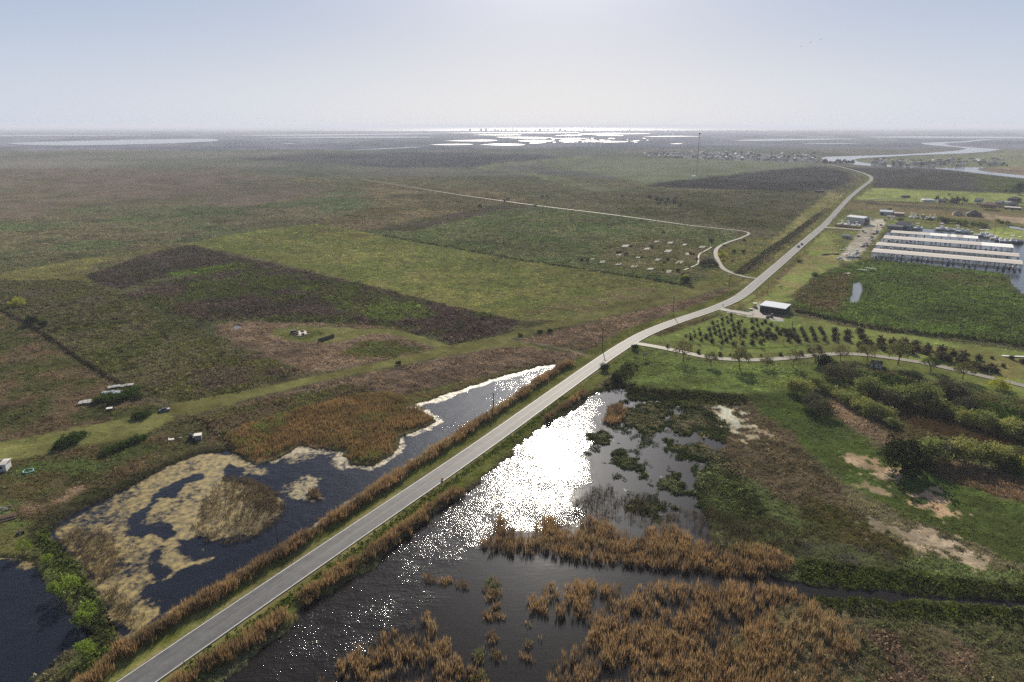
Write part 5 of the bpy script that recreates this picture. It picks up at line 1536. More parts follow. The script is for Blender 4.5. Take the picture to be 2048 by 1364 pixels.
# trees round the far right houses
for (px, py, wpx, lab) in [(1874, 402, 10, 'grey round tree beside the long white house'), (1890, 403, 9, 'grey tree behind the small grey house'), (1902, 406, 13, 'dense dark tree cluster between the far houses'), (1912, 406, 14, 'broad dark tree right of the dense cluster'), (1924, 404, 11, 'thin bare tree on the bright strip'), (1932, 405, 8, 'small bare tree before the grey house'), (2010, 386, 9, 'tree on the far edge of the bright strip'), (2022, 386, 8, 'small tree near the right frame edge'), (2040, 390, 26, 'spreading dark tree at the right frame edge'), (2036, 405, 10, 'dark tree beside the last far house'), (1898, 391, 5, 'tall lone tree standing on the bright strip')]:
    place_tree('far', 'tree', px, py, wpx, lab, 'tree', tall=1.2)
for i, (px, py, wpx) in enumerate([(1800, 441, 10), (1880, 445, 16), (1893, 446, 14), (1905, 446, 12), (1920, 450, 18), (1928, 452, 16), (1948, 452, 14), (1958, 455, 16), (1970, 455, 12), (1995, 446, 10), (2005, 447, 9), (2014, 449, 10), (1860, 441, 10), (1845, 438, 9), (1780, 420, 8), (1835, 436, 8)]):
    place_tree('olive' if i % 2 else 'greenb', 'bush', px, py, wpx, 'leafy bush on the bank behind the marina', 'bush', 'bushes on the marina bank')


# ------------------------------------------------------------------ palms
def palm_meshes(seed, h, n, L, droop):
    rng = random.Random(seed)

    def fronds(cnt, el0, el1, mat, name):
        b = MB()
        for i in range(cnt):
            a = 2 * math.pi * (i * .381966) + rng.uniform(-.2, .2)
            el = math.radians(rng.uniform(el0, el1))
            l = L * rng.uniform(.8, 1.1)
            p = Vector((0, 0, h))
            d = Vector((math.cos(a) * math.cos(el), math.sin(a) * math.cos(el), math.sin(el)))
            side = Vector((-math.sin(a), math.cos(a), 0))
            vs, seg = [], 5
            for k in range(seg + 1):
                t = k / seg
                wd = L * .13 * math.sin(math.pi * (.12 + .85 * t)) ** .8
                up = side.cross(d).normalized()
                vs += [p - side * wd - up * wd * .35, p, p + side * wd - up * wd * .35]
                p = p + d * (l / seg)
                d = (d + Vector((0, 0, -droop * (.5 + t) / seg * 2))).normalized()
            fs = []
            for k in range(seg):
                q = k * 3
                fs += [(q, q + 1, q + 4, q + 3), (q + 1, q + 2, q + 5, q + 4)]
            b.add(vs, fs)
        return b.mesh(name, mat)
    tb = MB().tube([(0, 0, -.2), (0, 0, h * .5), (0, 0, h)], [.34, .26, .24], 7)
    return [('trunk', tb.mesh('trunk', M_BARK)), ('fronds', fronds(n, -20, 72, M_LEAF['palm'], 'fronds')), ('dead_fronds', fronds(n // 2, -65, -15, M_LEAF['dead'], 'dead_fronds'))]


PALM_S = [palm_meshes(i, .8, 26, 1.75, 1.25) for i in range(4)]
PALM_L = [palm_meshes(10 + i, 1.5, 34, 2.75, 1.3) for i in range(4)]


def place_palm(pset, px, py, s, label, group):
    x, y = G(px, py)
    e = empty('palm_tree', (x, y, 0), random.uniform(0, 6.28), label, 'palm', group, s)
    for nm, me in random.choice(pset):
        link(nm, me, e)
    return e


PS = [(368, 570, .7), (418, 600, 1.1), (410, 548, .5), (453, 522, .6), (463, 577, 1), (503, 498, .7), (513, 550, 1.1), (525, 615, 1), (640, 438, 1), (688, 418, .6), (737, 400, 1), (785, 380, .8), (740, 450, 1), (695, 470, 1), (605, 505, 1), (655, 492, 1.1), (710, 522, 1), (757, 503, .9), (575, 585, 1.2), (618, 560, 1.2), (668, 545, 1.1), (720, 575, 1), (762, 550, 1), (633, 628, 1.2), (735, 640, 1.1), (780, 615, 1.2), (825, 585, 1.2), (810, 528, 1), (850, 462, 1.1), (860, 508, 1.2), (795, 430, 1), (832, 408, 1), (830, 360, 1),
      (905, 440, 1.1), (940, 418, .7), (905, 490, 1.1), (920, 540, 1.1), (865, 565, 1), (920, 598, 1), (970, 522, 1.2), (960, 572, 1.1), (945, 650, 1.3), (855, 655, 1.2), (1045, 425, 1.2), (1050, 492, 1.2), (1090, 410, .8), (1100, 465, 1), (1145, 448, 1), (1180, 430, 1.2), (1240, 458, 1.2), (1125, 525, 1.1), (1080, 552, 1.1), (1048, 570, 1.2), (1100, 590, 1.1), (1135, 555, 1.2), (1210, 518, 1.3), (1185, 550, 1.3), (1200, 585, 1.2), (1240, 570, 1.3), (1280, 580, 1.2), (1265, 602, 1), (1045, 648, 1.4), (1160, 612, 1), (1130, 640, 1.2),
      (1300, 508, 1.2), (1325, 545, 1.3), (1360, 520, 1.2), (1395, 528, 1.3), (1430, 528, 1.3), (1470, 518, 1.1), (1440, 568, 1.3), (1480, 578, 1.3), (1400, 568, 1.3), (1420, 618, 1.3), (1500, 598, 1.4), (1512, 622, 1.3), (1550, 508, 1.2), (1565, 540, 1.2), (1580, 572, 1.2), (1600, 610, 1.3), (1650, 498, 1.2), (1660, 528, 1.2), (1675, 563, 1.2), (1690, 605, 1.3), (1740, 498, 1.1), (1755, 522, 1.1), (1770, 548, 1.1), (1788, 610, 1.3)]
for x, y, s in PS:
    p = C7(x, y + 8)
    lab, grp = ('small spiky palm on the lower slope of the palm grove', 'palms on the lower slope of the grove') if y > 560 else (('small spiky palm in the upper part of the palm grove', 'palms in the upper part of the grove') if x < 1290 else ('small spiky palm in the short rows behind the grove', 'palms in the short rows'))
    place_palm(PALM_S, p[0], p[1], s * random.uniform(.9, 1.1), lab, grp)
PLG = [(110, 535, 1.0), (112, 585, 1), (110, 622, .9), (240, 560, 1.1), (235, 618, 1.1), (370, 545, 1.2), (385, 600, 1.1), (432, 650, 1.2), (370, 688, 1.1), (475, 680, 1.1), (580, 640, 1.2), (560, 690, 1.1), (612, 720, 1.1), (700, 655, 1.1), (712, 722, 1.1), (820, 655, 1.2), (800, 715, 1.1), (850, 690, 1), (940, 685, 1.2), (900, 755, 1.1), (952, 722, 1), (1060, 715, 1.1), (1045, 755, 1.0), (1200, 740, 1.3), (1180, 795, 1.2), (1215, 830, 1.2), (1272, 830, 1.2), (1322, 770, 1), (1420, 810, 1.4), (1425, 868, 1.3), (1390, 850, 1.2), (1580, 815, .9), (1548, 895, 1.1), (1592, 925, 1.1), (1652, 935, 1.0), (1705, 905, 1), (1742, 945, 1.1), (1720, 805, .5), (1835, 888, .6), (1920, 810, .7), (2032, 850, .9)]
for x, y, s in PLG:
    p = C8(x, y)
    lab, grp = ('large dark bushy palm in the thick row above the park road', 'large palms above the park road') if x < 1000 else ('dark palm in the straggling row at the right of the park road', 'palms at the right of the park road')
    place_palm(PALM_L, p[0], p[1], s, lab, grp)
for x, y, s, lab in [(180, 690, .9, 'small round palm beside the park road entrance'), (495, 748, 1.1, 'dark conical palm on the lawn edge near the junction'), (717, 778, 1.1, 'dark conical palm at the kerb below the saplings'), (1335, 772, 1.0, 'narrow dark palm at the kerb before the leaning tree'), (1543, 765, 1.2, 'dark palm above the leaning grey tree'), (1628, 735, 1.1, 'dark palm beside the taller one on the lawn'), (1730, 712, 1.3, 'taller dark palm standing on the lawn'), (1035, 785, .5, 'tiny palm seedling at the kerb'), (1135, 780, .6, 'second tiny palm seedling at the kerb'), (820, 775, .6, 'tiny palm behind the pale green tree')]:
    p = C7(x, y)
    place_palm(PALM_S, p[0], p[1], s, lab, 'palms along the park road kerb')
# tall cabbage palm in the green marsh
e = empty('palm_tree', (*G(1918, 670), 0), .4, 'tall lone palm with a bare trunk at the marsh edge', 'palm')
link('trunk', MB().tube([(0, 0, -.2), (.1, 0, 3), (.2, 0, 5.2)], [.25, .2, .18], 7).mesh('trunk', M_BARK), e)
f_ = link('fronds', PALM_S[0][1][1], e)
f_.location = (.2, 0, 4.5)
# ------------------------------------------------------------------ poles, signs, fences
M_WOODP = mat_plain('weathered_pole_timber', (.10, .085, .07), .9, var=.25)
M_STEEL = mat_plain('galvanised_steel', (.32, .33, .34), .45, .6)
M_DARK = mat_plain('dark_metal', (.03, .032, .036), .5)
M_WHITE = mat_plain('white_paint', (.55, .55, .53), .5, var=.08)
M_GLASS = mat_plain('dark_glass', (.02, .025, .03), .12, spec=.8, var=.05)
M_WIRE = mat_plain('cable', (.02, .02, .02), .6)


def pole_meshes(h):
    return [('shaft', MB().tube([(0, 0, -.4), (0, 0, h)], [.24, .17], 8).mesh('shaft', M_WOODP)),
            ('crossarm', MB().box(-1.1, 1.1, -.07, .07, h - .75, h - .6).mesh('crossarm', M_WOODP)),
            ('insulator', MB().tube([(0, 0, 0), (0, 0, .12), (0, 0, .22)], [.05, .07, .03], 6).mesh('insulator', M_STEEL))]


PM = pole_meshes(10.5)


def utility_pole(px, py, top_py, rz, label, group, arm=True):
    x, y = G(px, py)
    h = (py - top_py) / scale_at(px, py) / .93
    e = empty('utility_pole', (x, y, 0), rz, label, 'utility pole', group)
    s = h / 10.5
    e.scale = (1, 1, s)
    link('shaft', PM[0][1], e)
    if arm:
        a = link('crossarm', PM[1][1], e)
        for dx in (-1.0, .0, 1.0):
            i_ = link('insulator', PM[2][1], a)
            i_.location = (dx, 0, 10.5 if dx == 0 else 9.9)
    return e, (x, y, h)


LP = [(557, 1090, 1028), (987, 823, 786), (1204.6, 697, 656), (1346, 632, 594.4), (1457.7, 579, 551), (1527, 515, 492), (1556, 504, 482), (1576.6, 486, 466), (1595.6, 472, 454), (1614, 452, 436), (1629, 438.5, 425), (1643, 425, 412), (1656, 413, 401), (1668, 402, 391), (1679, 393, 383), (1690, 384, 375)]
ORD = ['in the reeds of the west pond nearest the camera', 'standing in the reeds below the bright pond arm', 'in the brown triangle beside the road junction', 'on the verge before the road bends', 'beside the mouth of the dirt lane', 'first above the lane mouth thicket', 'at the lower end of the roadside thicket', 'in the middle of the roadside thicket', 'at the upper end of the roadside thicket', 'across the road from the marina drive', 'first beyond the marina drive', 'second beyond the marina drive', 'third beyond the marina drive', 'fourth beyond the marina drive', 'fifth beyond the marina drive', 'last before the far road bend']
TOPS = []
for (px, py, ty), o_ in zip(LP, ORD):
    _, t_ = utility_pole(px, py, ty, -.7, 'brown timber utility pole ' + o_, 'utility poles along the road')
    TOPS.append(t_)
x0, y0 = G(20, 1500)
TOPS.insert(0, (x0, y0, 10.0))
for i in range(len(TOPS) - 1):
    a, b = Vector(TOPS[i]), Vector(TOPS[i + 1])
    if i > 9:
        break
    mb = MB()
    for off in (-.9, .9):
        n_ = Vector((b.y - a.y, a.x - b.x, 0)).normalized() * off
        pts = []
        for k in range(13):
            t = k / 12
            p = a.lerp(b, t) + n_
            p.z -= .1 + (a - b).length * .055 * t * (1 - t)
            pts.append(p)
        mb.tube(pts, .018, 4, caps=False)
    tag(mb.build('power_line', M_WIRE), 'paired cables ' + ('reaching the pole in the near reeds' if i == 0 else 'on from the pole ' + ORD[i - 1]), 'power line', 'power lines along the road')
for (px, py, ty, lab) in [(1535, 589, 567, 'slim pole on the verge opposite the lane mouth'), (1584, 657.5, 642, 'slim pole behind the palm rows'), (1830.6, 406.5, 389, 'leaning pole on the bright strip'), (1732, 419, 406, 'pole beside the far farm lane'), (1809, 421, 407, 'pole behind the marina sheds'), (1892, 430.5, 418, 'pole on the bare brown strip'), (1989, 466.7, 455, 'pole on the grassy spit by the boats'), (2004.8, 467, 454, 'second pole on the grassy spit by the boats'), (1664, 449, 434, 'pole beside the marina drive'), (1754, 459, 447, 'pole in the marina car park'), (1735, 397, 387, 'pole at the lane across the bright strip'), (1768, 394, 384, 'second pole along the bright strip lane')]:
    utility_pole(px, py, ty, random.uniform(0, 3), lab, 'loose poles', arm=False)


def lamp_post(px, py, ty, label):
    x, y = G(px, py)
    h = (py - ty) / scale_at(px, py) / .95
    e = empty('lamp_post', (x, y, 0), 0, label, 'lamp post')
    MB().tube([(0, 0, -.2), (0, 0, h)], [.1, .07], 8).build('post', M_STEEL, e)
    MB().ball((0, 0, h + .12), .28, 8, 5, .7).build('lamp_head', M_WHITE, e)


lamp_post(1672, 687, 662, 'lamp post with a pale head in front of the palm row')
lamp_post(1505, 634, 619, 'lamp post beside the green shed apron')


def sign(px, py, w, h, top, label, face, posts=1, rz=0.0):
    x, y = G(px, py)
    e = empty('sign', (x, y, 0), rz, label, 'sign')
    for k in range(posts):
        o = 0 if posts == 1 else -w / 2 + w * k / (posts - 1)
        MB().box(o - .07, o + .07, -.07, .07, -.2, top).build('post', M_WOODP, e)
    MB().box(-w / 2, w / 2, -.13, -.075, top - h, top).build('panel', face, e)


sign(1291, 720, 2.2, 1.6, 4.0, 'grey notice board on three tall timber posts', mat_plain('weathered_board', (.28, .27, .26), .8), 3, .25)
sign(884.4, 961, .7, .7, 1.0, 'small orange marker sign on the road shoulder', mat_plain('orange_marker', (.75, .32, .03), .6))
sign(1335.5, 700, .6, .6, 1.9, 'small dark sign at the park road entrance', M_DARK)
sign(1125, 644, .9, .6, 1.3, 'small white sign on the mown track', M_WHITE)
sign(1449, 552, .7, 1.0, 1.3, 'white marker beside the dirt lane', M_WHITE)
sign(1445.5, 613, .6, .8, 1.6, 'dark mailbox post at the green shed driveway', M_DARK)


def fence(name, pts, step, h, label, wire=True):
    c = [Vector((*G(*p), 0)) for p in pts]
    e = empty(name, c[0], 0, label, 'fence')
    mbw = MB()
    d0 = c[0].copy()
    pm = MB().tube([(0, 0, -.2), (0, 0, h)], [.08, .07], 6).mesh('post', M_WOODP)
    n = 0
    for a, b in zip(c[:-1], c[1:]):
        L = (b - a).length
        k = max(1, int(L / step))
        for i in range(k):
            if n < 95:
                o = link('post', pm, e)
                o.location = a.lerp(b, i / k) - d0
                n += 1
        for z in (h * .45, h * .85):
            mbw.tube([a - d0 + Vector((0, 0, z)), b - d0 + Vector((0, 0, z))], .012, 4, caps=False)
    if wire:
        mbw.build('wire', M_WIRE, e)


fence('fence', [(0, 975), (14, 998), (32, 1022), (58, 1052), (72, 1068)], 3.0, 1.3, 'leaning wire fence between the yard and the rough field')
fence('fence', FENCE_L[1:], 5.0, 1.3, 'old wire fence along the dark hedge in the left fields')
fence('fence', [(1384, 568), (1394, 569), (1404, 570), (1418, 572), (1440, 574)], 4.0, 1.4, 'timber post fence at the field corner by the lane')
fence('fence', [(342, 806), (352, 816), (364, 826), (384, 833)], 2.2, 1.3, 'grey timber fence with a gate gap across the mown strip')


# ------------------------------------------------------------------ radio tower
def radio_tower():
    x, y = G(1392.5, 354)
    H_ = 94.0
    e = empty('radio_tower', (x, y, 0), .3, 'tall thin guyed radio mast rising from the plain', 'mast')
    mb = MB()
    r = .55
    leg = [(r * math.cos(a), r * math.sin(a)) for a in (0, 2.094, 4.189)]
    for lx, ly in leg:
        mb.tube([(lx, ly, -.5), (lx, ly, H_)], .11, 4)
    for k in range(int(H_ / 2)):
        for i in range(3):
            a, b = leg[i], leg[(i + 1) % 3]
            mb.tube([(a[0], a[1], k * 2), (b[0], b[1], k * 2 + 2)], .06, 3, caps=False)
    mb.build('lattice', M_DARK, e)
    MB().tube([(0, 0, H_ - 2), (0, 0, H_ - 1.6), (0, 0, H_ + 1.4), (0, 0, H_ + 1.8)], [.6, 2.0, 2.0, .6], 10).build('antenna_ring', M_DARK, e)
    gm = MB()
    for a in (.5, 2.594, 4.688):
        for z in (46, 88):
            gm.tube([(0, 0, z), (math.cos(a) * 52, math.sin(a) * 52, 0)], .03, 3, caps=False)
    gm.build('guy_wires', M_WIRE, e)


radio_tower()

# ------------------------------------------------------------------ buildings
WALL = {k: mat_plain('wall_' + k, c, .8, var=.12, scale=.6, spec=.08) for k, c in dict(green=(.045, .06, .055), white=(.50, .52, .54), pale=(.33, .37, .41), grey=(.19, .205, .225), dark=(.07, .065, .065), tan=(.40, .35, .29), blue=(.26, .32, .38), brown=(.16, .12, .10)).items()}
ROOF = {k: mat_plain('roof_' + k, c, .8, .0, var=.12, scale=.5, spec=.08) for k, c in dict(white=(.50, .54, .60), tan=(.44, .42, .40), grey=(.12, .13, .145), dark=(.05, .05, .055), red=(.36, .26, .23), blue=(.16, .19, .22), brown=(.14, .11, .10)).items()}


def building(name, base_px, w, d, h, rz, wall, roof, label, cat='building', kind='gable', rise=1.2, stilts=0.0, doors=(), windows=(), over=.3, group=None, xy=None):
    """base_px: photo pixel of the middle of the front foot; x right along the front, y back"""
    x, y = xy or G(*base_px)
    e = empty(name, (x, y, 0), rz, label, cat, group)
    z0 = stilts
    if stilts:
        for px_ in (-w / 2 + .3, 0, w / 2 - .3):
            for py_ in (.3, d - .3):
                MB().tube([(px_, py_, -.2), (px_, py_, stilts)], .17, 6).build('stilt', M_WOODP, e)
    if kind == 'mono':
        MB().prism([(0, z0 - .05), (d, z0 - .05), (d, z0 + h + rise), (0, z0 + h)], -w / 2, w / 2, 'x').build('wall', wall, e)
        sl = rise / d
        MB().prism([(-over, z0 + h - sl * over + .02), (d + over, z0 + h + rise + sl * over + .02), (d + over, z0 + h + rise + sl * over + .2), (-over, z0 + h - sl * over + .2)], -w / 2 - over, w / 2 + over, 'x').build('roof', roof, e)
    elif kind == 'hip':
        MB().box(-w / 2, w / 2, 0, d, z0 - .05, z0 + h).build('wall', wall, e)
        o = over
        i_ = min(w, d) * .42
        vs = [(-w / 2 - o, -o, z0 + h + .02), (w / 2 + o, -o, z0 + h + .02), (w / 2 + o, d + o, z0 + h + .02), (-w / 2 - o, d + o, z0 + h + .02), (-w / 2 + i_, d / 2, z0 + h + rise), (w / 2 - i_, d / 2, z0 + h + rise)]
        MB().add(vs, [(0, 1, 5, 4), (1, 2, 5), (2, 3, 4, 5), (3, 0, 4), (3, 2, 1, 0)]).build('roof', roof, e)
    else:
        MB().prism([(0, z0 - .05), (d, z0 - .05), (d, z0 + h), (d / 2, z0 + h + rise), (0, z0 + h)], -w / 2, w / 2, 'x').build('wall', wall, e)
        sl = rise / (d / 2)
        t = .14
        MB().prism([(-over, z0 + h - sl * over + .02), (d / 2, z0 + h + rise + .02), (d + over, z0 + h - sl * over + .02), (d + over, z0 + h - sl * over + t), (d / 2, z0 + h + rise + t), (-over, z0 + h - sl * over + t)], -w / 2 - over, w / 2 + over, 'x').build('roof', roof, e)
    for (cx, ww, hh) in doors:
        dd_ = MB().box(cx - ww / 2, cx + ww / 2, -.06, -.003, z0, z0 + hh).build('door', M_DARK if wall is not WALL['green'] else WALL['dark'], e)
        MB().box(cx + ww * .36, cx + ww * .42, -.12, -.063, z0 + hh * .45, z0 + hh * .52).build('handle', M_STEEL, dd_)
    for (cx, cz, ww, hh) in windows:
        wi_ = MB().box(cx - ww / 2, cx + ww / 2, -.05, -.003, z0 + cz, z0 + cz + hh).build('window', M_GLASS, e)
        MB().box(cx - ww / 2 - .1, cx + ww / 2 + .1, -.14, -.003, z0 + cz - .1, z0 + cz - .003).build('sill', M_WHITE, wi_)
    return e


def front(pa, pb):
    a, b = G(*pa), G(*pb)
    return ((a[0] + b[0]) / 2, (a[1] + b[1]) / 2), math.hypot(b[0] - a[0], b[1] - a[1]), math.atan2(b[1] - a[1], b[0] - a[0])


# green shed
xy, wdt, rz = front((1519, 623.3), (1569, 631))
sh = building('green_shed', None, wdt, 11.0, 4.1, rz, WALL['green'], ROOF['white'], 'long dark green metal shed with a white roof by the road', 'shed', 'mono', .5, doors=[(-wdt * .36, 2.6, 2.8), (-wdt * .1, 2.6, 2.8), (wdt * .16, 2.6, 2.8)], xy=xy)
MB().box(-wdt / 2 - .3, wdt / 2 + .3, -.36, -.31, 3.86, 4.1).build('gutter', ROOF['white'], sh)
# small white shed by the park road
xy, wdt, rz = front((1741, 735), (1762, 738.5))
building('white_shed', None, wdt, 4.2, 2.3, rz, WALL['white'], ROOF['dark'], 'small white shed with a dark roof below the park road', 'shed', 'gable', .9, doors=[(-1.0, .9, 1.9)], windows=[(1.0, 1.0, .8, .7)], xy=xy)
# marina buildings
xy, wdt, rz = front((1691, 447), (1725, 451))
bb_ = building('boat_warehouse', None, wdt, 17, 8.2, rz, WALL['pale'], ROOF['white'], 'big pale boat warehouse at the marina entrance', 'warehouse', 'gable', 1.3, xy=xy)
for k in range(9):
    MB().box(-wdt / 2 + 1 + k * (wdt - 2) / 8 - .08, -wdt / 2 + 1 + k * (wdt - 2) / 8 + .08, -.1, -.004, .1, 8.1).build('pilaster', WALL['white'], bb_)
MB().box(wdt / 2 + .004, wdt / 2 + .12, 3, 13, 0, 7).build('door', M_DARK, bb_)
xy, wdt, rz = front((1789, 456), (1818, 458.5))
building('marina_office', None, wdt, 10, 6.2, rz, WALL['white'], ROOF['dark'], 'two storey white marina office with dark roof', 'office', 'hip', 2.0, windows=[(-wdt * .36, 1, 1.6, 1.2), (-wdt * .12, 1, 1.6, 1.2), (wdt * .12, 1, 1.6, 1.2), (wdt * .36, 1, 1.6, 1.2), (-wdt * .36, 4, 1.6, 1.2), (-wdt * .12, 4, 1.6, 1.2), (wdt * .12, 4, 1.6, 1.2), (wdt * .36, 4, 1.6, 1.2)], doors=[(0, 1.2, 2.2)], xy=xy)
xy, wdt, rz = front((1773, 457), (1803, 460))
building('bait_shop', None, wdt, 8, 3.4, rz, WALL['grey'], ROOF['grey'], 'low grey roofed shop in front of the marina office', 'shop', 'gable', 1.2, doors=[(-2, 1.4, 2.1)], windows=[(2, 1, 1.6, 1.1)], xy=xy)
xy, wdt, rz = front((1802, 457.8), (1818, 459.6))
building('boat_store', None, wdt, 9, 4.4, rz, WALL['blue'], ROOF['grey'], 'blue grey boat store beside the office', 'shed', 'mono', 1.2, doors=[(0, 3, 3)], xy=xy)
xy, wdt, rz = front((1683, 476.5), (1699.5, 478))
building('grey_shed', None, wdt, 6, 3.0, rz, WALL['grey'], ROOF['blue'], 'small grey shed alone on the bright lawn', 'shed', 'gable', 1.0, doors=[(1.5, 1.0, 2.0)], windows=[(-1.5, 1, 1, .8)], xy=xy)
xy, wdt, rz = front((1758.5, 430), (1784, 431.5))
building('metal_barn', None, wdt, 13, 4.6, rz, WALL['blue'], ROOF['white'], 'white roofed metal barn behind the warehouse', 'barn', 'gable', 1.6, doors=[(-4, 4, 3.4)], xy=xy)
xy, wdt, rz = front((1783, 431.5), (1807, 433))
building('red_barn', None, wdt, 9, 3.6, rz, WALL['brown'], ROOF['tan'], 'low brown barn with a pale roof behind the office', 'barn', 'gable', 1.0, xy=xy)
xy, wdt, rz = front((1773.5, 436.5), (1789, 437.5))
building('trailer_home', None, wdt, 5, 2.6, rz, WALL['white'], ROOF['red'], 'low white mobile home with a red roof', 'mobile home', 'gable', .7, windows=[(-3, 1, 1, .8), (3, 1, 1, .8)], xy=xy)
# houses upper right
for (pa, pb, d, h, wl, rf, kd, rise, st, nm, lab) in [
    ((1845, 404), (1871, 404.5), 11, 3.2, 'white', 'white', 'hip', 1.5, 0, 'ranch_house', 'long low white house with a white roof on the bright strip'),
    ((1876, 405), (1892, 405.5), 11, 3.2, 'grey', 'grey', 'gable', 2.2, 0, 'grey_house', 'small grey house between two round trees'),
    ((1899, 406), (1913, 406.8), 11, 4.0, 'dark', 'dark', 'hip', 3.0, 0, 'dark_house', 'dark roofed house hidden by the dense trees'),
    ((1947, 408), (1962, 409), 12, 3.6, 'blue', 'grey', 'gable', 2.4, 2.6, 'stilt_house', 'blue grey raised house left of the big brown one'),
    ((1959, 419), (1988, 421), 15, 4.4, 'brown', 'brown', 'hip', 3.0, 3.0, 'stilt_house', 'big dark brown raised house on the farm strip'),
    ((1988, 413), (2001, 414), 12, 3.6, 'grey', 'grey', 'gable', 2.0, 2.4, 'stilt_house', 'plain grey raised house right of the brown one'),
    ((2005, 410), (2020, 411), 12, 4.2, 'white', 'blue', 'mono', .8, 0, 'white_barn', 'white boxy barn near the right houses'),
    ((2014, 403), (2034, 404.5), 14, 4.6, 'dark', 'dark', 'hip', 3.2, 0, 'dark_house', 'tall dark roofed house at the right end of the strip'),
    ((2018, 412), (2031, 413), 10, 3.6, 'grey', 'dark', 'gable', 2.2, 0, 'grey_house', 'grey house with dark gable beside the white barn'),
    ((1906, 431), (1926, 432), 12, 2.8, 'tan', 'dark', 'hip', 2.6, 0, 'bungalow', 'tan bungalow with a dark hipped roof on the bare soil'),
    ((1933, 433), (1963, 434.5), 16, 3.4, 'dark', 'dark', 'hip', 4.2, 0, 'bungalow', 'large dark hipped bungalow beside the pink soil'),
    ((2008, 418), (2040, 420), 8, 2.6, 'dark', 'tan', 'mono', .5, 0, 'carport', 'long low carport with a pale roof')]:
    xy, wdt, rz = front(pa, pb)
    wn = [(-wdt * .25, 1.0, 1.6, 1.2), (wdt * .25, 1.0, 1.6, 1.2)]
    building(nm, None, wdt, d, h, rz, WALL[wl], ROOF[rf], lab, 'house' if 'house' in nm or nm == 'bungalow' else 'shed', kd, rise, st, doors=[(0, 1.1, 2.1)], windows=wn, xy=xy)


# ------------------------------------------------------------------ boat docks: roof, beam, posts, walkways
M_DOCK = mat_plain('grey_dock_timber', (.11, .10, .09), .85, var=.2)  # kept dark to paint in the shade under the dock roofs


def dock_patches(mats, cuts):
    return mats, cuts


def boat_dock(pa, pb, depth, z, roofs, label, walk_label):
    """pa, pb: photo pixels of the near eave ends; roofs: [(from, to, material)] along its length"""
    a, b = G(*pa, z), G(*pb, z)
    L = math.hypot(b[0] - a[0], b[1] - a[1])
    rz = math.atan2(b[1] - a[1], b[0] - a[0])
    e = empty('boat_dock', (a[0], a[1], 0), rz, label, 'boat dock', 'covered boat docks of the marina')
    for (t0, t1, m_) in roofs:
        MB().prism([(0, z), (depth / 2, z + .9), (depth, z), (depth, z + .16), (depth / 2, z + 1.06), (0, z + .16)], L * t0, L * t1, 'x').build('roof', m_, e)
    pm = MB().tube([(0, 0, -1.2), (0, 0, z)], .17, 6).mesh('post', M_WOODP)
    n = int(L / 7.5)
    for r_ in (.5, depth / 2, depth - .5):
        for k in range(n + 1):
            o = link('post', pm, e)
            o.location = (min(max(.4, L * k / n), L - .4), r_, 0)
            if r_ == depth / 2:
                o.scale = (1, 1, 1.0)
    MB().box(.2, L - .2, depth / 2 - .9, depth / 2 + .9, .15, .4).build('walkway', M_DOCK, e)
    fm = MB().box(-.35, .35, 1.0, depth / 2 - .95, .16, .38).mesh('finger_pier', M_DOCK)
    for k in range(n + 1):
        o = link('finger_pier', fm, e)
        o.location = (min(max(.6, L * k / n), L - .6), 0, 0)
        o2 = link('finger_pier', fm, e)
        o2.location = (min(max(.6, L * k / n), L - .6), depth, 0)
        o2.scale = (1, -1, 1)
    MB().box(.3, L - .3, .42, .58, z - .3, z - .004).build('beam', M_WOODP, e)
    return (a, L, rz, depth)


RT, RWH = ROOF['tan'], mat_plain('new_white_roof', (.70, .71, .72), .8, var=.06, scale=.5, spec=.08)
D1 = boat_dock((1743.4, 504), (2046.5, 529.4), 21, 5.4, [(0, 1, RT)], 'nearest covered boat dock with one long tan roof', '')
D2 = boat_dock((1750.6, 490), (2039, 514), 20, 5.4, [(0, 1, RT)], 'second covered boat dock with a plain tan roof', '')
D3 = boat_dock((1766, 476.8), (2027.6, 496), 22, 5.4, [(0, .77, RT), (.77, 1, RWH)], 'third covered boat dock, tan with a white far end', '')
D4 = boat_dock((1781, 465.4), (1956, 478), 20, 5.4, [(0, .46, RT), (.46, .66, RWH), (.66, .70, RT), (.70, .76, RWH), (.76, .84, RT), (.84, 1, RWH)], 'rear covered boat dock patched with white and tan roof sheets', '')

# ------------------------------------------------------------------ boats
M_HULL = {k: mat_plain('hull_' + k, c, .3, var=.06, spec=.6) for k, c in dict(white=(.74, .75, .76), navy=(.05, .07, .12), grey=(.34, .37, .40), blue=(.30, .42, .50)).items()}


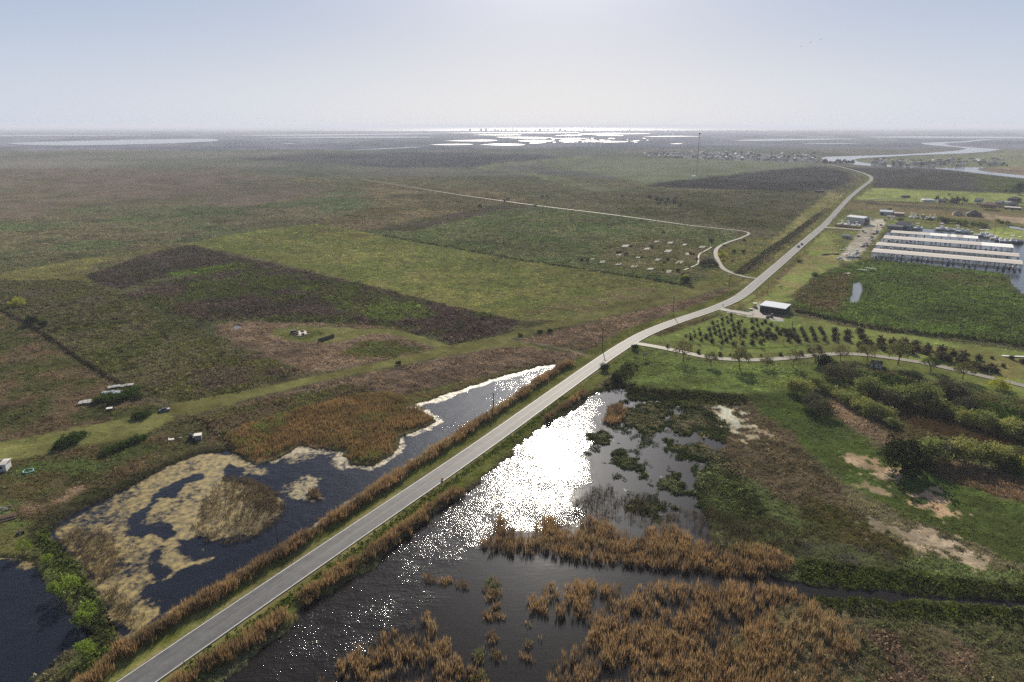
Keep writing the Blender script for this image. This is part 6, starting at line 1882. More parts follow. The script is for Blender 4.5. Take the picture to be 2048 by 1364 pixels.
def boat_parts(col, L=8.0, fly=False):
    W, Hh = L * .32, L * .16
    secs = [(-L / 2, .85, .0), (-L * .2, 1.0, 0), (L * .15, .95, .02), (L * .36, .6, .12), (L / 2, .05, .32)]
    vs, fs = [], []
    for (x, k, up) in secs:
        h2 = Hh * (1 + up)
        vs += [(x, -W / 2 * k, h2), (x, -W / 2 * k * .8, Hh * .2), (x, 0, -.25 + Hh * up), (x, W / 2 * k * .8, Hh * .2), (x, W / 2 * k, h2)]
    for i in range(len(secs) - 1):
        for j in range(4):
            fs.append((i * 5 + j, i * 5 + j + 1, (i + 1) * 5 + j + 1, (i + 1) * 5 + j))
        fs.append((i * 5 + 4, i * 5, (i + 1) * 5, (i + 1) * 5 + 4))
    fs.append((4, 3, 2, 1, 0))
    hull = MB().add(vs, fs).mesh('hull', M_HULL[col])
    cab = MB().prism([(-L * .12, Hh * 1.0), (L * .2, Hh * 1.05), (L * .1, Hh * 2.0), (-L * .1, Hh * 2.1)], -W * .34, W * .34, 'y').mesh('cabin', M_HULL['white'])
    ws = MB().prism([(L * .205, Hh * 1.2), (L * .225, Hh * 1.2), (L * .135, Hh * 1.85), (L * .115, Hh * 1.85)], -W * .3, W * .3, 'y').mesh('windscreen', M_GLASS)
    out = [('hull', hull), ('cabin', cab), ('windscreen', ws)]
    if fly:
        out.append(('canopy', MB().box(-L * .2, L * .06, -W * .36, W * .36, Hh * 3.2, Hh * 3.3).mesh('canopy', M_HULL['white'])))
        t = MB()
        for sx in (-L * .18, L * .04):
            for sy in (-W * .33, W * .33):
                t.tube([(sx, sy, Hh), (sx, sy, Hh * 3.2)], .04, 4)
        out.append(('canopy_frame', t.mesh('canopy_frame', M_STEEL)))
    return out


BOATS = {(c, f): boat_parts(c, 8.0, f) for c in ('white', 'navy', 'grey', 'blue') for f in (False, True)}


def boat(xy, rz, s, col, fly, label, group, z=WATER_Z + .15, name='boat'):
    e = empty(name, (xy[0], xy[1], z), rz, label, 'boat', group, s)
    for nm, me in BOATS[(col, fly)]:
        link(nm, me, e)
    return e


for di, (D, nm) in enumerate(((D1, 'nearest'), (D2, 'second'), (D3, 'third'), (D4, 'rear'))):
    (ax, ay), L, rz, dep = D
    c, s = math.cos(rz), math.sin(rz)
    n = int(L / 7.5)
    for k in range(n):
        for side in (0, 1):
            if random.random() < (.62 if side == 0 else .3):
                lx = L * (k + .5) / n + random.uniform(-.5, .5)
                ly = dep * (.24 if side == 0 else .76)
                col = random.choice(['white', 'grey', 'navy', 'navy', 'blue'])  # weighted to dark hulls, so their colour imitates shade under the roof
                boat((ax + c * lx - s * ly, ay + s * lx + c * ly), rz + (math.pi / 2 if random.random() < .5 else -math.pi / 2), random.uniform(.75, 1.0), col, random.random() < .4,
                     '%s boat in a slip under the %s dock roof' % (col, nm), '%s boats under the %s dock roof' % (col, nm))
for (px, py, s, col, fly, rz, lab) in [(1835, 458, 1.6, 'white', True, .1, 'white cruiser moored behind the rear dock near the office'), (1883, 459.5, 1.8, 'white', True, .05, 'large white cruiser moored behind the rear dock'), (1915, 461.5, 1.5, 'white', True, -.7, 'white cruiser first in the slanted row'), (1924, 464.5, 1.5, 'white', False, -.7, 'white boat second in the slanted row'), (1935, 465.5, 1.4, 'white', False, -.7, 'white boat third in the slanted row'), (1900, 461, 1.2, 'blue', False, .1, 'blue boat between the big cruisers'),
                                       (1963, 472.5, 1.7, 'white', True, -.5, 'white cruiser off the end of the rear dock'), (1973, 472.5, 1.7, 'grey', True, -.4, 'grey cruiser off the end of the rear dock'), (1981, 475, 1.5, 'white', False, -.3, 'white boat beside the grey cruiser'), (1992, 478.5, 1.3, 'white', False, -.3, 'white boat midway along the outer quay'), (2000, 482, 1.2, 'navy', False, -.3, 'dark boat along the outer quay'), (2011, 483.5, 1.3, 'white', False, -.3, 'white boat beside the dark one on the quay'), (2024, 484.5, 1.7, 'white', True, -.2, 'white cruiser near the quay end'), (2038, 486, 1.6, 'navy', True, .3, 'dark hulled fishing boat at the quay end')]:
    boat(G(px, py), rz, s, col, fly, lab, 'boats moored in the open marina')
for i, (px, py, s, fly, rz) in enumerate([(1822, 436, 1.3, True, .8), (1830, 437, 1.2, True, .7), (1838, 436, 1.3, False, .7), (1845, 438, 1.2, True, .7), (1853, 439, 1.3, False, .7), (1860, 438.5, 1.2, True, .7), (1868, 438, 1.3, True, .7)]):
    boat(G(px, py), rz, s, 'white', fly, 'white boat in the dry row behind the marina office', 'boats stored behind the marina office', z=.5)
for (px, py, lab) in [(1684, 450.5, 'white boat on blocks by the warehouse corner'), (1697, 452, 'white boat beside the warehouse wall'), (1713, 453.5, 'white boat before the warehouse door')]:
    boat(G(px, py), random.uniform(-.4, .4), 1.25, 'white', True, lab, 'boats stored by the warehouse', z=.5)
for (px, py, col, rz, lab) in [(1699, 517, 'navy', .4, 'dark boat on the ground at the lot end'), (1706, 514, 'grey', .9, 'grey boat between the dark ones at the lot end'), (1712, 509, 'navy', 1.2, 'dark boat beside the box trailer'), (1697, 511, 'white', .2, 'small white boat at the lot end'), (1714, 517, 'navy', .1, 'dark boat nearest the marsh at the lot end'), (1680, 519, 'grey', .4, 'small grey boat among rubble at the lot corner')]:
    boat(G(px, py), rz, .95, col, False, lab, 'boats parked at the lot end', z=.4)
BRK = mat_plain('brown_fence_boards', (.24, .14, .10), .85)
xy, wdt, rz = front((1668, 452.5), (1719, 457.5))
e = empty('board_fence', (*xy, 0), rz, 'low brown board fence round the warehouse yard', 'fence')
MB().box(-wdt / 2, wdt / 2, -.08, .08, 0, 1.9).build('boards', BRK, e)

# ------------------------------------------------------------------ vehicles
PAINT = {k: mat_plain('paint_' + k, c, .28, var=.03, spec=.7) for k, c in dict(white=(.72, .73, .74), black=(.02, .02, .024), grey=(.24, .25, .27), blue=(.06, .09, .16), silver=(.45, .46, .48), tan=(.42, .38, .32)).items()}
M_TYRE = mat_plain('tyre_rubber', (.02, .02, .02), .85)


def car_parts(col, truck=False):
    L, W = (5.4, 1.95) if truck else (4.6, 1.82)
    body = MB().prism([(-L / 2, .45), (-L / 2 + .15, .32), (L / 2 - .2, .32), (L / 2, .5), (L / 2 - .06, .82), (L / 2 - 1.2, .98), (-L / 2 + .1, 1.0)], -W / 2, W / 2, 'y')
    prof = [(-.9, .98), (1.0, .98), (.45, 1.62), (-.55, 1.65)] if truck else [(-1.9, .98), (1.0, .97), (.35, 1.48), (-1.2, 1.5)]
    glass = MB().prism(prof, -W * .43, W * .43, 'y')
    roof = MB().box(prof[3][0] + .04, prof[2][0] - .04, -W * .40, W * .40, 1.5 if not truck else 1.655, 1.56 if not truck else 1.71)
    wh = MB().tube([(0, -.12, 0), (0, .12, 0)], .34, 10).mesh('wheel', M_TYRE)
    lamp = MB().box(-.03, .03, -.16, .16, -.07, .07).mesh('headlight', M_WHITE)
    return dict(L=L, W=W, parts=[('body', body.mesh('body', PAINT[col])), ('cabin_glass', glass.mesh('cabin_glass', M_GLASS)), ('roof', roof.mesh('roof', PAINT[col]))], wheel=wh, lamp=lamp)


CARS = {}
RIM = MB().tube([(0, -.125, 0), (0, .125, 0)], .2, 8).mesh('rim', M_STEEL)


def car(px, py, rz, col, label, truck=False, group=None, z=.0):
    k = (col, truck)
    if k not in CARS:
        CARS[k] = car_parts(col, truck)
    C = CARS[k]
    x, y = G(px, py)
    e = empty('parked_car' if group else 'car', (x, y, z), rz, label, 'pickup truck' if truck else 'car', group)
    for nm, me in C['parts']:
        link(nm, me, e)
    for sx in (-1, 1):
        for sy in (-1, 1):
            w_ = link('wheel', C['wheel'], e)
            w_.location = (sx * C['L'] * .31, sy * (C['W'] / 2 - .06), .34)
            rm = link('rim', RIM, w_)
            rm.location = (0, sy * .02, 0)
    for sy in (-.62, .62):
        h_ = link('headlight', C['lamp'], e)
        h_.location = (C['L'] / 2 - .02, sy, .68)
    return e


RD = math.atan2(*(np.array(G(1648, 452)) - np.array(G(1560, 527)))[::-1])
car(1596.5, 495, RD + math.pi, 'black', 'black car in the near lane of the road', z=.42)
car(1603.5, 490, RD, 'grey', 'dark grey car just ahead on the road', z=.42)
car(1649, 330, .9, 'white', 'tiny white car entering the far village', z=1.3)
LOT = [(1726, 463, .9, 'black', 0, 'black car near the warehouse shade in the lot'), (1729.4, 466, .4, 'silver', 0, 'silver car alone in the middle of the lot'), (1717.3, 473.4, .6, 'black', 0, 'small black car on the edge of the lot by the lawn'), (1753, 463, .15, 'white', 1, 'white pickup at the top of the lot row'), (1752.5, 465, .15, 'blue', 1, 'dark blue pickup second in the top lot row'), (1751.6, 467.5, .15, 'silver', 0, 'silver car third in the top lot row'), (1747.5, 469, .15, 'black', 1, 'black pickup fourth in the top lot row'),
       (1743, 475.4, .15, 'black', 1, 'black pickup first in the middle lot row'), (1740.6, 477.8, .15, 'white', 0, 'white car second in the middle lot row'), (1742, 480.4, .15, 'grey', 1, 'grey pickup third in the middle lot row'), (1744, 482, .15, 'silver', 0, 'silver car last in the middle lot row'), (1731.8, 487.8, .15, 'grey', 0, 'grey car first in the lower lot row'), (1729, 489.8, .15, 'tan', 1, 'tan pickup second in the lower lot row'), (1726.6, 492, .15, 'white', 1, 'white pickup third in the lower lot row'), (1725, 494, .15, 'black', 0, 'black car last in the lower lot row'), (1733, 492, .15, 'blue', 0, 'blue car beside the lower lot row'),
       (1786, 438.5, .2, 'white', 1, 'white pickup by the mobile home'), (1770, 441, .4, 'grey', 0, 'grey car behind the warehouse'), (1765, 456, .3, 'silver', 0, 'silver car by the shop front'), (1762, 451, .7, 'blue', 0, 'blue car beside the office yard')]
for px, py, rz, col, tr, lab in LOT:
    car(px, py, rz, col, lab, bool(tr), 'vehicles parked at the marina')


def box_vehicle(px, py, rz, w, L, h, col, label, name='box_truck'):
    x, y = G(px, py)
    e = empty(name, (x, y, 0), rz, label, 'truck' if 'truck' in name else 'trailer')
    MB().box(-L / 2, L / 2 - (1.7 if 'truck' in name else 0), -w / 2, w / 2, .75, h).build('cargo_box', PAINT[col], e)
    if 'truck' in name:
        MB().prism([(L / 2 - 1.65, .55), (L / 2, .55), (L / 2, 1.2), (L / 2 - .5, 2.1), (L / 2 - 1.65, 2.1)], -w / 2 + .1, w / 2 - .1, 'y').build('cab', PAINT[col], e)
        MB().prism([(L / 2 + .02, 1.28), (L / 2 + .05, 1.28), (L / 2 - .42, 2.0), (L / 2 - .45, 2.0)], -w / 2 + .25, w / 2 - .25, 'y').build('windscreen', M_GLASS, e)
    MB().box(-L / 2 + .2, L / 2 - .3, -w / 2 + .3, w / 2 - .3, .5, .74).build('chassis', M_DARK, e)
    wm = MB().tube([(0, -.14, 0), (0, .14, 0)], .4, 10).mesh('wheel', M_TYRE)
    for sx in (-L * .3, L * .32):
        for sy in (-w / 2 + .1, w / 2 - .1):
            o = link('wheel', wm, e)
            o.location = (sx, sy, .4)


box_vehicle(1509, 613.5, 1.2, 2.2, 4.6, 2.7, 'tan', 'cream box truck parked left of the green shed', 'box_truck')
box_vehicle(1713.5, 505, 1.1, 2.3, 5.5, 2.8, 'grey', 'dark grey box trailer at the lot end', 'box_trailer')
e = empty('flatbed_trailer', (*G(1501.5, 620), 0), .3, 'small pale trailer by the shed driveway', 'trailer')
MB().box(-1.3, 1.3, -.8, .8, .5, .9).build('bed', PAINT['tan'], e)
MB().tube([(1.3, 0, .6), (2.4, 0, .5)], .05, 5).build('drawbar', M_DARK, e)
for sy in (-.85, .85):
    o = MB().tube([(0, sy - .08, .3), (0, sy + .08, .3)], .3, 10).build('wheel', M_TYRE, e)
# tractor in front of the green shed
e = empty('tractor', (*G(1541, 634.5), 0), 2.6, 'small dark tractor standing on the shed apron', 'tractor')
MB().prism([(-.2, .6), (1.5, .6), (1.5, 1.2), (-.2, 1.3)], -.4, .4, 'y').build('bonnet', M_DARK, e)
MB().box(-1.0, -.2, -.5, .5, .7, 1.0).build('seat_deck', M_DARK, e)
t = MB()
for sx in (-.9, -.25):
    for sy in (-.48, .48):
        t.tube([(sx, sy, 1.0), (sx, sy, 2.2)], .05, 5)
t.build('canopy_posts', M_DARK, e)
MB().box(-1.1, -.1, -.6, .6, 2.2, 2.28).build('canopy', M_DARK, e)
for (sx, r_) in ((-.6, .7), (1.1, .45)):
    for sy in (-.75, .75):
        MB().tube([(sx, sy - .16, r_), (sx, sy + .16, r_)], r_, 12).build('wheel', M_TYRE, e)
e = empty('mower', (*G(1535, 636), 0), .4, 'dark mower left of the tractor on the apron', 'mower')
MB().prism([(-.9, .25), (.9, .25), (.8, .7), (0, .75), (-.9, .95)], -.5, .5, 'y').build('body', M_DARK, e)
MB().box(-.6, -.1, -.25, .25, .95, 1.4).build('seat', M_DARK, e)
for sx in (-.55, .65):
    for sy in (-.55, .55):
        MB().tube([(sx, sy - .1, .28), (sx, sy + .1, .28)], .28, 10).build('wheel', M_TYRE, e)


# ------------------------------------------------------------------ the grazing animal on the verge
def cow(px, py, rz, label):
    x, y = G(px, py)
    e = empty('cow', (x, y, 0), rz, label, 'cow')
    jo = {'hip': (-.75, 0, 1.22), 'mid': (-.1, 0, 1.12), 'sh': (.55, 0, 1.2), 'neck': (.95, 0, 1.12), 'head': (1.3, 0, .78), 'muz': (1.48, 0, .52)}
    vs, es, rad = [], [], []

    def v(p, r):
        vs.append(p); rad.append(r)
        return len(vs) - 1
    ids = [v(jo['hip'], .36), v(jo['mid'], .42), v(jo['sh'], .36), v(jo['neck'], .2), v(jo['head'], .15), v(jo['muz'], .1)]
    es += list(zip(ids[:-1], ids[1:]))
    for root, x0 in ((ids[0], -.72), (ids[2], .52)):
        for sy in (-.24, .24):
            back = x0 < 0
            a = v((x0 + (.06 if back else 0), sy, .85), .16)
            b = v((x0 + (-.1 if back else .02), sy, .46), .085)
            c = v((x0, sy, .06), .065)
            d = v((x0 + .06, sy, .0), .07)
            es += [(root, a), (a, b), (b, c), (c, d)]
    t1, t2 = v((-1.12, 0, 1.15), .05), v((-1.18, 0, .6), .035)
    es += [(ids[0], t1), (t1, t2)]
    me = bpy.data.meshes.new('body')
    me.from_pydata(vs, es, [])
    o = link('body', me, e)
    md = o.modifiers.new('Skin', 'SKIN')
    for i, r in enumerate(rad):
        me.skin_vertices[0].data[i].radius = (r, r) if i > 2 or i == 0 else (r, r * 1.05)
    me.skin_vertices[0].data[0].use_root = True
    sb = o.modifiers.new('Subsurf', 'SUBSURF')
    sb.levels = sb.render_levels = 2
    me.materials.append(mat_plain('dark_hide', (.035, .028, .024), .8, var=.3))
    eb = MB()
    for sy in (-1, 1):
        eb.add([(1.12, sy * .1, .95), (1.16, sy * .32, .98), (1.2, sy * .14, .88)], [(0, 1, 2), (2, 1, 0)])
    eb.build('ears', me.materials[0], e)


cow(1561, 576, 2.9, 'dark cow grazing on the bright roadside grass')
# ------------------------------------------------------------------ concrete slabs, debris, ruins
M_SLAB = mat_plain('broken_concrete', (.22, .208, .188), .9, var=.2, scale=.4)
SLP = ['pale concrete slab at the upper left of the slab field', 'narrow slab at the top of the slab field', 'slab second along the top row', 'pinkish slab third along the top row', 'wide slab beside the lane', 'square slab in the second row', 'large slab in the middle of the second row', 'slab flanked by two dark shrubs', 'broken slab at the left of the third row', 'small broken slab in the third row', 'long split slab in the third row', 'long pale slab in the right of the third row', 'broken slab in the lower left row', 'thin broken slab next to the lower left one', 'scattered slab in the middle of the lowest row', 'long brownish slab in the lowest row', 'cracked slab above the field edge', 'thin pale kerb at the left of the slabs']
SLB = [(1250.7, 492.7, 110, 30), (1313, 484, 80, 20), (1340.5, 486.6, 80, 24), (1368.8, 490, 70, 24), (1404.6, 494.6, 100, 26), (1294, 498.4, 95, 26), (1336, 503, 105, 36), (1374.8, 509, 70, 34), (1237.8, 510, 95, 30), (1276.5, 515.6, 70, 26), (1318.4, 520, 125, 36), (1359, 525.7, 115, 38), (1204.8, 524.5, 85, 34), (1236.7, 529.6, 95, 22), (1268.4, 533.8, 105, 30), (1300.7, 539, 105, 24), (1337.7, 543.8, 85, 40), (1184.6, 519.3, 60, 12)]
for i, ((px, py, w_, h_), lab) in enumerate(zip(SLB, SLP)):
    wpx, hpx = w_ / 6.2, h_ / 6.2
    c = G(px, py)
    r_ = random.Random(i)
    e = empty('concrete_slab', (c[0], c[1], 0), 0, lab, 'concrete slab', 'concrete slabs in the field')
    q = [G(px - wpx * .5, py + hpx * .42), G(px + wpx * .22, py + hpx * .42), G(px + wpx * .5, py - hpx * .42), G(px - wpx * .2, py - hpx * .42)]
    q = [Vector((a - c[0], b - c[1], 0)) for a, b in q]
    broken = i in (8, 9, 10, 11, 12, 13, 14, 16)
    cells = [(0, 1, 0, 1)] if not broken else [(a / 3 + .03, a / 3 + .30, b / 2 + .03, b / 2 + .46) for a in range(3) for b in range(2) if r_.random() < .8]
    mb = MB()
    for (u0, u1, v0, v1) in cells:
        P = lambda u, v: q[0] * (1 - u) * (1 - v) + q[1] * u * (1 - v) + q[2] * u * v + q[3] * (1 - u) * v
        p4 = [P(u0, v0), P(u1, v0), P(u1, v1), P(u0, v1)]
        z1 = .55 + r_.uniform(-.05, .1)
        mb.add([(p.x, p.y, -.1) for p in p4] + [(p.x, p.y, z1) for p in p4], [(3, 2, 1, 0), (4, 5, 6, 7), (0, 1, 5, 4), (1, 2, 6, 5), (2, 3, 7, 6), (3, 0, 4, 7)])
    mb.build('slab_surface', M_SLAB, e)
ribbon('path', smooth_line(GA([(1423, 495), (1410, 503), (1398, 508), (1396, 520), (1398, 528), (1385, 534), (1368, 541)])), 1.4, M_CONC, 'thin pale footpath through the slab field', zoff=.30)
ribbon('path', smooth_line(GA([(1748, 503.8), (1735, 503), (1724, 502)])), 1.6, M_CONC, 'pale footbridge to the nearest dock', zoff=.3)
ribbon('path', smooth_line(GA([(1752, 491), (1742, 490), (1732, 489.5)])), 1.6, M_CONC, 'pale footbridge to the second dock', zoff=.3)


def sheets(px, py, w, h, n, rz, mat, label, tilt=.12):
    x, y = G(px, py)
    e = empty('roof_sheets', (x, y, 0), rz, label, 'roof sheets', 'fallen roof sheets in the left field')
    for i in range(n):
        t = (i - (n - 1) / 2) / max(1, n - 1)
        o = MB().prism([(-h / 2, .0), (0, .1), (h / 2, 0), (h / 2, .06), (0, .16), (-h / 2, .06)], -w / n * .56, w / n * .56, 'x').build('sheet', mat, e)
        o.location = (t * w, random.uniform(-.3, .3), .8 + .07 * (i % 3) + random.uniform(0, .02))
        o.rotation_euler = (tilt * .4 + random.uniform(-.05, .05), random.uniform(-.05, .05), random.uniform(-.06, .06))
    MB().box(-w / 2 + .2, w / 2 - .2, -h / 2 + .3, h / 2 - .3, -.1, .75).build('timber_frame', M_WOODP, e)


M_TIN = mat_plain('weathered_tin', (.32, .32, .32), .5, .2, var=.2, scale=1.0)
M_TINB = mat_plain('bluish_tin', (.28, .32, .37), .45, .3, var=.2, scale=1.0)
sheets(180, 806, 6.5, 3.6, 5, .35, M_TIN, 'grey fallen roof sheets on the left of the bush clump')
sheets(224, 788, 6.5, 3.2, 5, .15, M_TINB, 'bluish fallen roof sheets above the green bushes')
sheets(242, 775, 8.5, 2.6, 6, .35, M_TIN, 'pale broken roof sheets beside the fence corner')


def junk(name, px, py, rz, blocks, label, cat):
    x, y = G(px, py)
    e = empty(name, (x, y, 0), rz, label, cat)
    for (pn, x0, x1, y0, y1, z0, z1, m_) in blocks:
        MB().box(x0, x1, y0, y1, z0, z1).build(pn, m_, e)
    return e


junk('storage_box', 219.5, 821, .4, [('bin', -1.0, 1.0, -.8, .8, -.1, 1.0, M_DARK), ('lid', -1.1, 1.1, -.9, .9, 1.0, 1.15, M_WHITE)], 'dark storage box with a white lid in the left field', 'box')
junk('deer_blind', 397, 879, .3, [('cabin', -1.2, 1.2, -1.1, 1.1, .3, 2.0, WALL['grey']), ('lid', -1.35, 1.35, -1.25, 1.25, 2.0, 2.12, M_WHITE), ('skid', -1.1, 1.1, -.9, .9, -.1, .3, M_WOODP)], 'small box hut with a pale flat top by the ditch', 'hut')
junk('rusty_machine', 383, 879, .2, [('tank', -1.1, .7, -.9, .9, -.1, 1.3, M_DARK), ('engine', .7, 1.5, -.6, .6, -.1, .9, M_DARK), ('hopper', -.6, .4, -.5, .5, 1.3, 2.3, M_DARK), ('chute', .4, .7, -.2, .2, 1.3, 1.8, M_STEEL)], 'black rusty machine left of the box hut', 'machine')
junk('cart', 343, 882, .3, [('bed', -.9, .9, -.6, .6, .4, .8, M_WHITE), ('front_board', -.9, -.8, -.6, .6, .8, 1.3, M_WHITE), ('axle', -.2, .2, -.7, .7, -.05, .4, M_DARK)], 'small white cart lying in the grass', 'cart')
junk('plank', 359, 876, .5, [('board', -1.2, 1.2, -.15, .15, .1, .25, M_WHITE)], 'single white plank in the grass', 'plank')
junk('car_wreck', 329, 822, .5, [('shell', -2.0, 2.0, -.8, .8, -.05, .8, PAINT['blue']), ('cabin', -1.0, .7, -.7, .7, .8, 1.35, M_DARK), ('bonnet', 1.1, 2.05, -.7, .7, .8, .9, PAINT['silver'])], 'bluish car wreck beside the grey fence', 'wreck')
# house corner at the left edge
e = empty('old_house', (*G(-6, 945), 0), .25, 'white tumbledown house with a tan roof cut by the left frame', 'house')
MB().box(-5, 2.8, 0, 4.0, -.1, 2.6).build('wall', WALL['white'], e)
MB().prism([(-.4, 2.5), (2.0, 3.6), (4.4, 2.5), (4.4, 2.68), (2.0, 3.78), (-.4, 2.68)], -5.3, 1.0, 'x').build('roof', M_TIN, e)
MB().prism([(-.4, 2.62), (2.0, 2.9), (4.4, 2.62), (4.4, 2.76), (2.0, 3.04), (-.4, 2.76)], 1.003, 3.2, 'x').build('lean_to_roof', ROOF['tan'], e)
MB().box(-1.5, -.5, -.06, -.004, 0, 2.0).build('door', M_DARK, e)
MB().box(.6, 1.8, -.05, -.004, 1.0, 2.0).build('window', M_GLASS, e)
# blue paddling pool ring
e = empty('paddling_pool', (*G(57, 943), 0), 0, 'turquoise ring of an empty paddling pool in the grass', 'paddling pool')
ring = [(1.5 * math.cos(t), 1.5 * math.sin(t), .25) for t in np.linspace(0, 2 * math.pi, 25)]
MB().tube(ring, .2, 6, caps=False).build('rim', mat_plain('turquoise_vinyl', (.22, .50, .52), .4), e)
MB().tube([(0, 0, .02), (0, 0, .06)], 1.4, 24).build('liner', mat_plain('dark_liner', (.05, .12, .10), .5), e)
# timber pile
M_TIMB = mat_plain('cut_timber', (.22, .16, .11), .9, var=.25)
e = empty('timber_pile', (*G(14, 1036), 0), .62, 'stack of brown logs by the yard fence', 'timber pile')
for i in range(7):
    MB().tube([(-2.2, 0, 0), (2.2, 0, 0)], [.27, .23], 8).build('log', M_TIMB, e).location = (random.uniform(-.3, .3), -1.9 + i * .62, .27)
for i in range(3):
    MB().tube([(-1.9, 0, 0), (2.0, 0, 0)], [.24, .22], 8).build('log', M_TIMB, e).location = (random.uniform(-.3, .3), -1.2 + i * .62, .74)
e = empty('scrap_heap', (*G(12, 1019), 0), .4, 'grey scrap frames heaped above the logs', 'scrap heap')
for i in range(6):
    o = MB().box(-1.8, 1.8, -.12, .12, 0, .14).build('beam', M_STEEL if i % 2 else M_TIMB, e)
    o.location = (random.uniform(-.5, .5), random.uniform(-1.2, 1.2), .15 + .14 * i)
    o.rotation_euler = (0, random.uniform(-.05, .05), random.uniform(-.9, .9))
e = empty('garden_tractor', (*G(41, 1068), 0), .7, 'small black garden tractor in the near yard', 'tractor')
MB().prism([(-.2, .4), (1.0, .4), (1.0, .8), (-.2, .9)], -.32, .32, 'y').build('bonnet', M_DARK, e)
MB().box(-.9, -.25, -.3, .3, .4, .75).build('seat', M_DARK, e)
for (sx, r_) in ((-.6, .36), (.75, .24)):
    for sy in (-.45, .45):
        MB().tube([(sx, sy - .12, r_), (sx, sy + .12, r_)], r_, 10).build('wheel', M_TYRE, e)

# burnt-out foundation in the grass ring
e = empty('ruin', (*G(601, 669), 0), .45, 'pale ruined foundation with blackened rubble in the grass ring', 'ruin')
w_ = [G(584, 668), G(598, 674), G(620, 668), G(607, 661)]
cx, cy_ = G(601, 669)
rg = random.Random(3)
c_, s_ = math.cos(-.45), math.sin(-.45)
mb, mk = MB(), MB()
P4 = [((a - cx) * c_ - (b - cy_) * s_, (a - cx) * s_ + (b - cy_) * c_) for a, b in w_]
mb.add([(p[0], p[1], -.1) for p in P4] + [(p[0] * .96, p[1] * .96, .55) for p in P4], [(3, 2, 1, 0), (4, 5, 6, 7), (0, 1, 5, 4), (1, 2, 6, 5), (2, 3, 7, 6), (3, 0, 4, 7)])
mb.build('foundation', mat_plain('ashy_concrete', (.42, .38, .33), .9, var=.3, scale=.7), e)
for i in range(22):
    a = rg.random() * .9 + .05
    b = rg.random() * .9 + .05
    x = P4[0][0] * (1 - a) * (1 - b) + P4[1][0] * a * (1 - b) + P4[2][0] * a * b + P4[3][0] * (1 - a) * b
    y = P4[0][1] * (1 - a) * (1 - b) + P4[1][1] * a * (1 - b) + P4[2][1] * a * b + P4[3][1] * (1 - a) * b
    s = rg.uniform(.3, .9)
    if rg.random() < .5:
        mk.box(x - s, x + s, y - s * .5, y + s * .5, .5, .6 + s * .7)
mk.build('rubble', mat_plain('charred_rubble', (.035, .032, .03), .9, var=.4), e)
MB().box(P4[0][0] - .5, P4[0][0] + 2.5, P4[0][1] + .2, P4[0][1] + 1.8, 0, 1.8).build('charred_wall', M_DARK, e)
xy, wdt, rz = front((638, 684), (667, 674.5))
e = empty('hay_trough', (*xy, 0), rz, 'long dark trough lying on the grass ring edge', 'trough')
MB().box(-wdt / 2, wdt / 2, -.7, .7, -.05, .3).build('base', M_DARK, e)
for y0 in (-.7, .62):
    MB().box(-wdt / 2, wdt / 2, y0, y0 + .08, .3, 1.6).build('side_board', mat_plain('tarred_boards', (.05, .052, .055), .8, var=.4, scale=1), e)
for x0 in (-wdt / 2, wdt / 2 - .08):
    MB().box(x0, x0 + .08, -.62, .62, .3, 1.9).build('end_board', M_DARK, e)
# pale driftwood and planks by the marsh
for (px, py, rz, L, lab) in [(1696, 548, .6, 7, 'pale plank pile at the corner of the green marsh'), (1725, 544, 2.0, 9, 'long pale driftwood in the green marsh'), (1740.5, 541, 2.4, 10, 'white broken planks in the green marsh'), (1686, 500, 2.6, 9, 'pale board lying beside the lot')]:
    e = empty('driftwood', (*G(px, py), 0), rz, lab, 'driftwood')
    for i in range(4):
        o = MB().box(-L / 2 * random.uniform(.5, 1), L / 2 * random.uniform(.5, 1), -.2, .2, 0, .3).build('plank', M_WHITE if i % 2 else M_SLAB, e)
        o.location = (random.uniform(-.6, .6), (i - 1.5) * .8, 1.7 if py > 535 and px > 1700 else .4)
        o.rotation_euler = (0, 0, random.uniform(-.25, .25))
e = empty('dirt_pile', (*G(1664, 509), 0), .2, 'dark heap of earth beside the marina lot', 'earth heap')
mb = MB()
for k in range(7):
    mb.ball((k * 2.6 - 9, random.uniform(-1, 1), -.2), random.uniform(1.6, 2.4), 8, 5, .65)
mb.build('earth', mat_plain('dark_earth', (.06, .05, .042), .95, var=.4, scale=1.5), e, smooth=False)
e = empty('jetty', (*G(2030, 714), 0), -.15, 'white timber jetty at the right edge of the park lawn', 'jetty')
MB().box(-6, 8, -.9, .9, .3, .5).build('deck', M_WHITE, e)
for x0 in (-5.5, -1, 3.5, 7.5):
    MB().box(x0, x0 + .2, -.8, .8, -.1, .3).build('bearer', M_WOODP, e)

# ------------------------------------------------------------------ far village, beach houses, sea
VW = [('white', 'white'), ('pale', 'grey'), ('grey', 'blue'), ('tan', 'tan'), ('blue', 'grey'), ('white', 'dark')]
VH = []
for (wl, rf) in VW:
    vset = []
    w, d, h, rise, st = 11, 9, 4.5, 2.2, 3.0
    wb = MB().prism([(0, st), (d, st), (d, st + h), (d / 2, st + h + rise), (0, st + h)], -w / 2, w / 2, 'x').mesh('wall', WALL[wl])
    sl = rise / (d / 2)
    rb = MB().prism([(-.5, st + h - sl * .5 + .02), (d / 2, st + h + rise + .02), (d + .5, st + h - sl * .5 + .02), (d + .5, st + h - sl * .5 + .3), (d / 2, st + h + rise + .3), (-.5, st + h - sl * .5 + .3)], -w / 2 - .5, w / 2 + .5, 'x').mesh('roof', ROOF[rf])
    sb = MB()
    for px_ in (-w / 2 + .4, 0, w / 2 - .4):
        for py_ in (.4, d - .4):
            sb.tube([(px_, py_, -.3), (px_, py_, st)], .25, 4)
    VH.append([('wall', wb), ('roof', rb), ('stilts', sb.mesh('stilts', M_WOODP))])


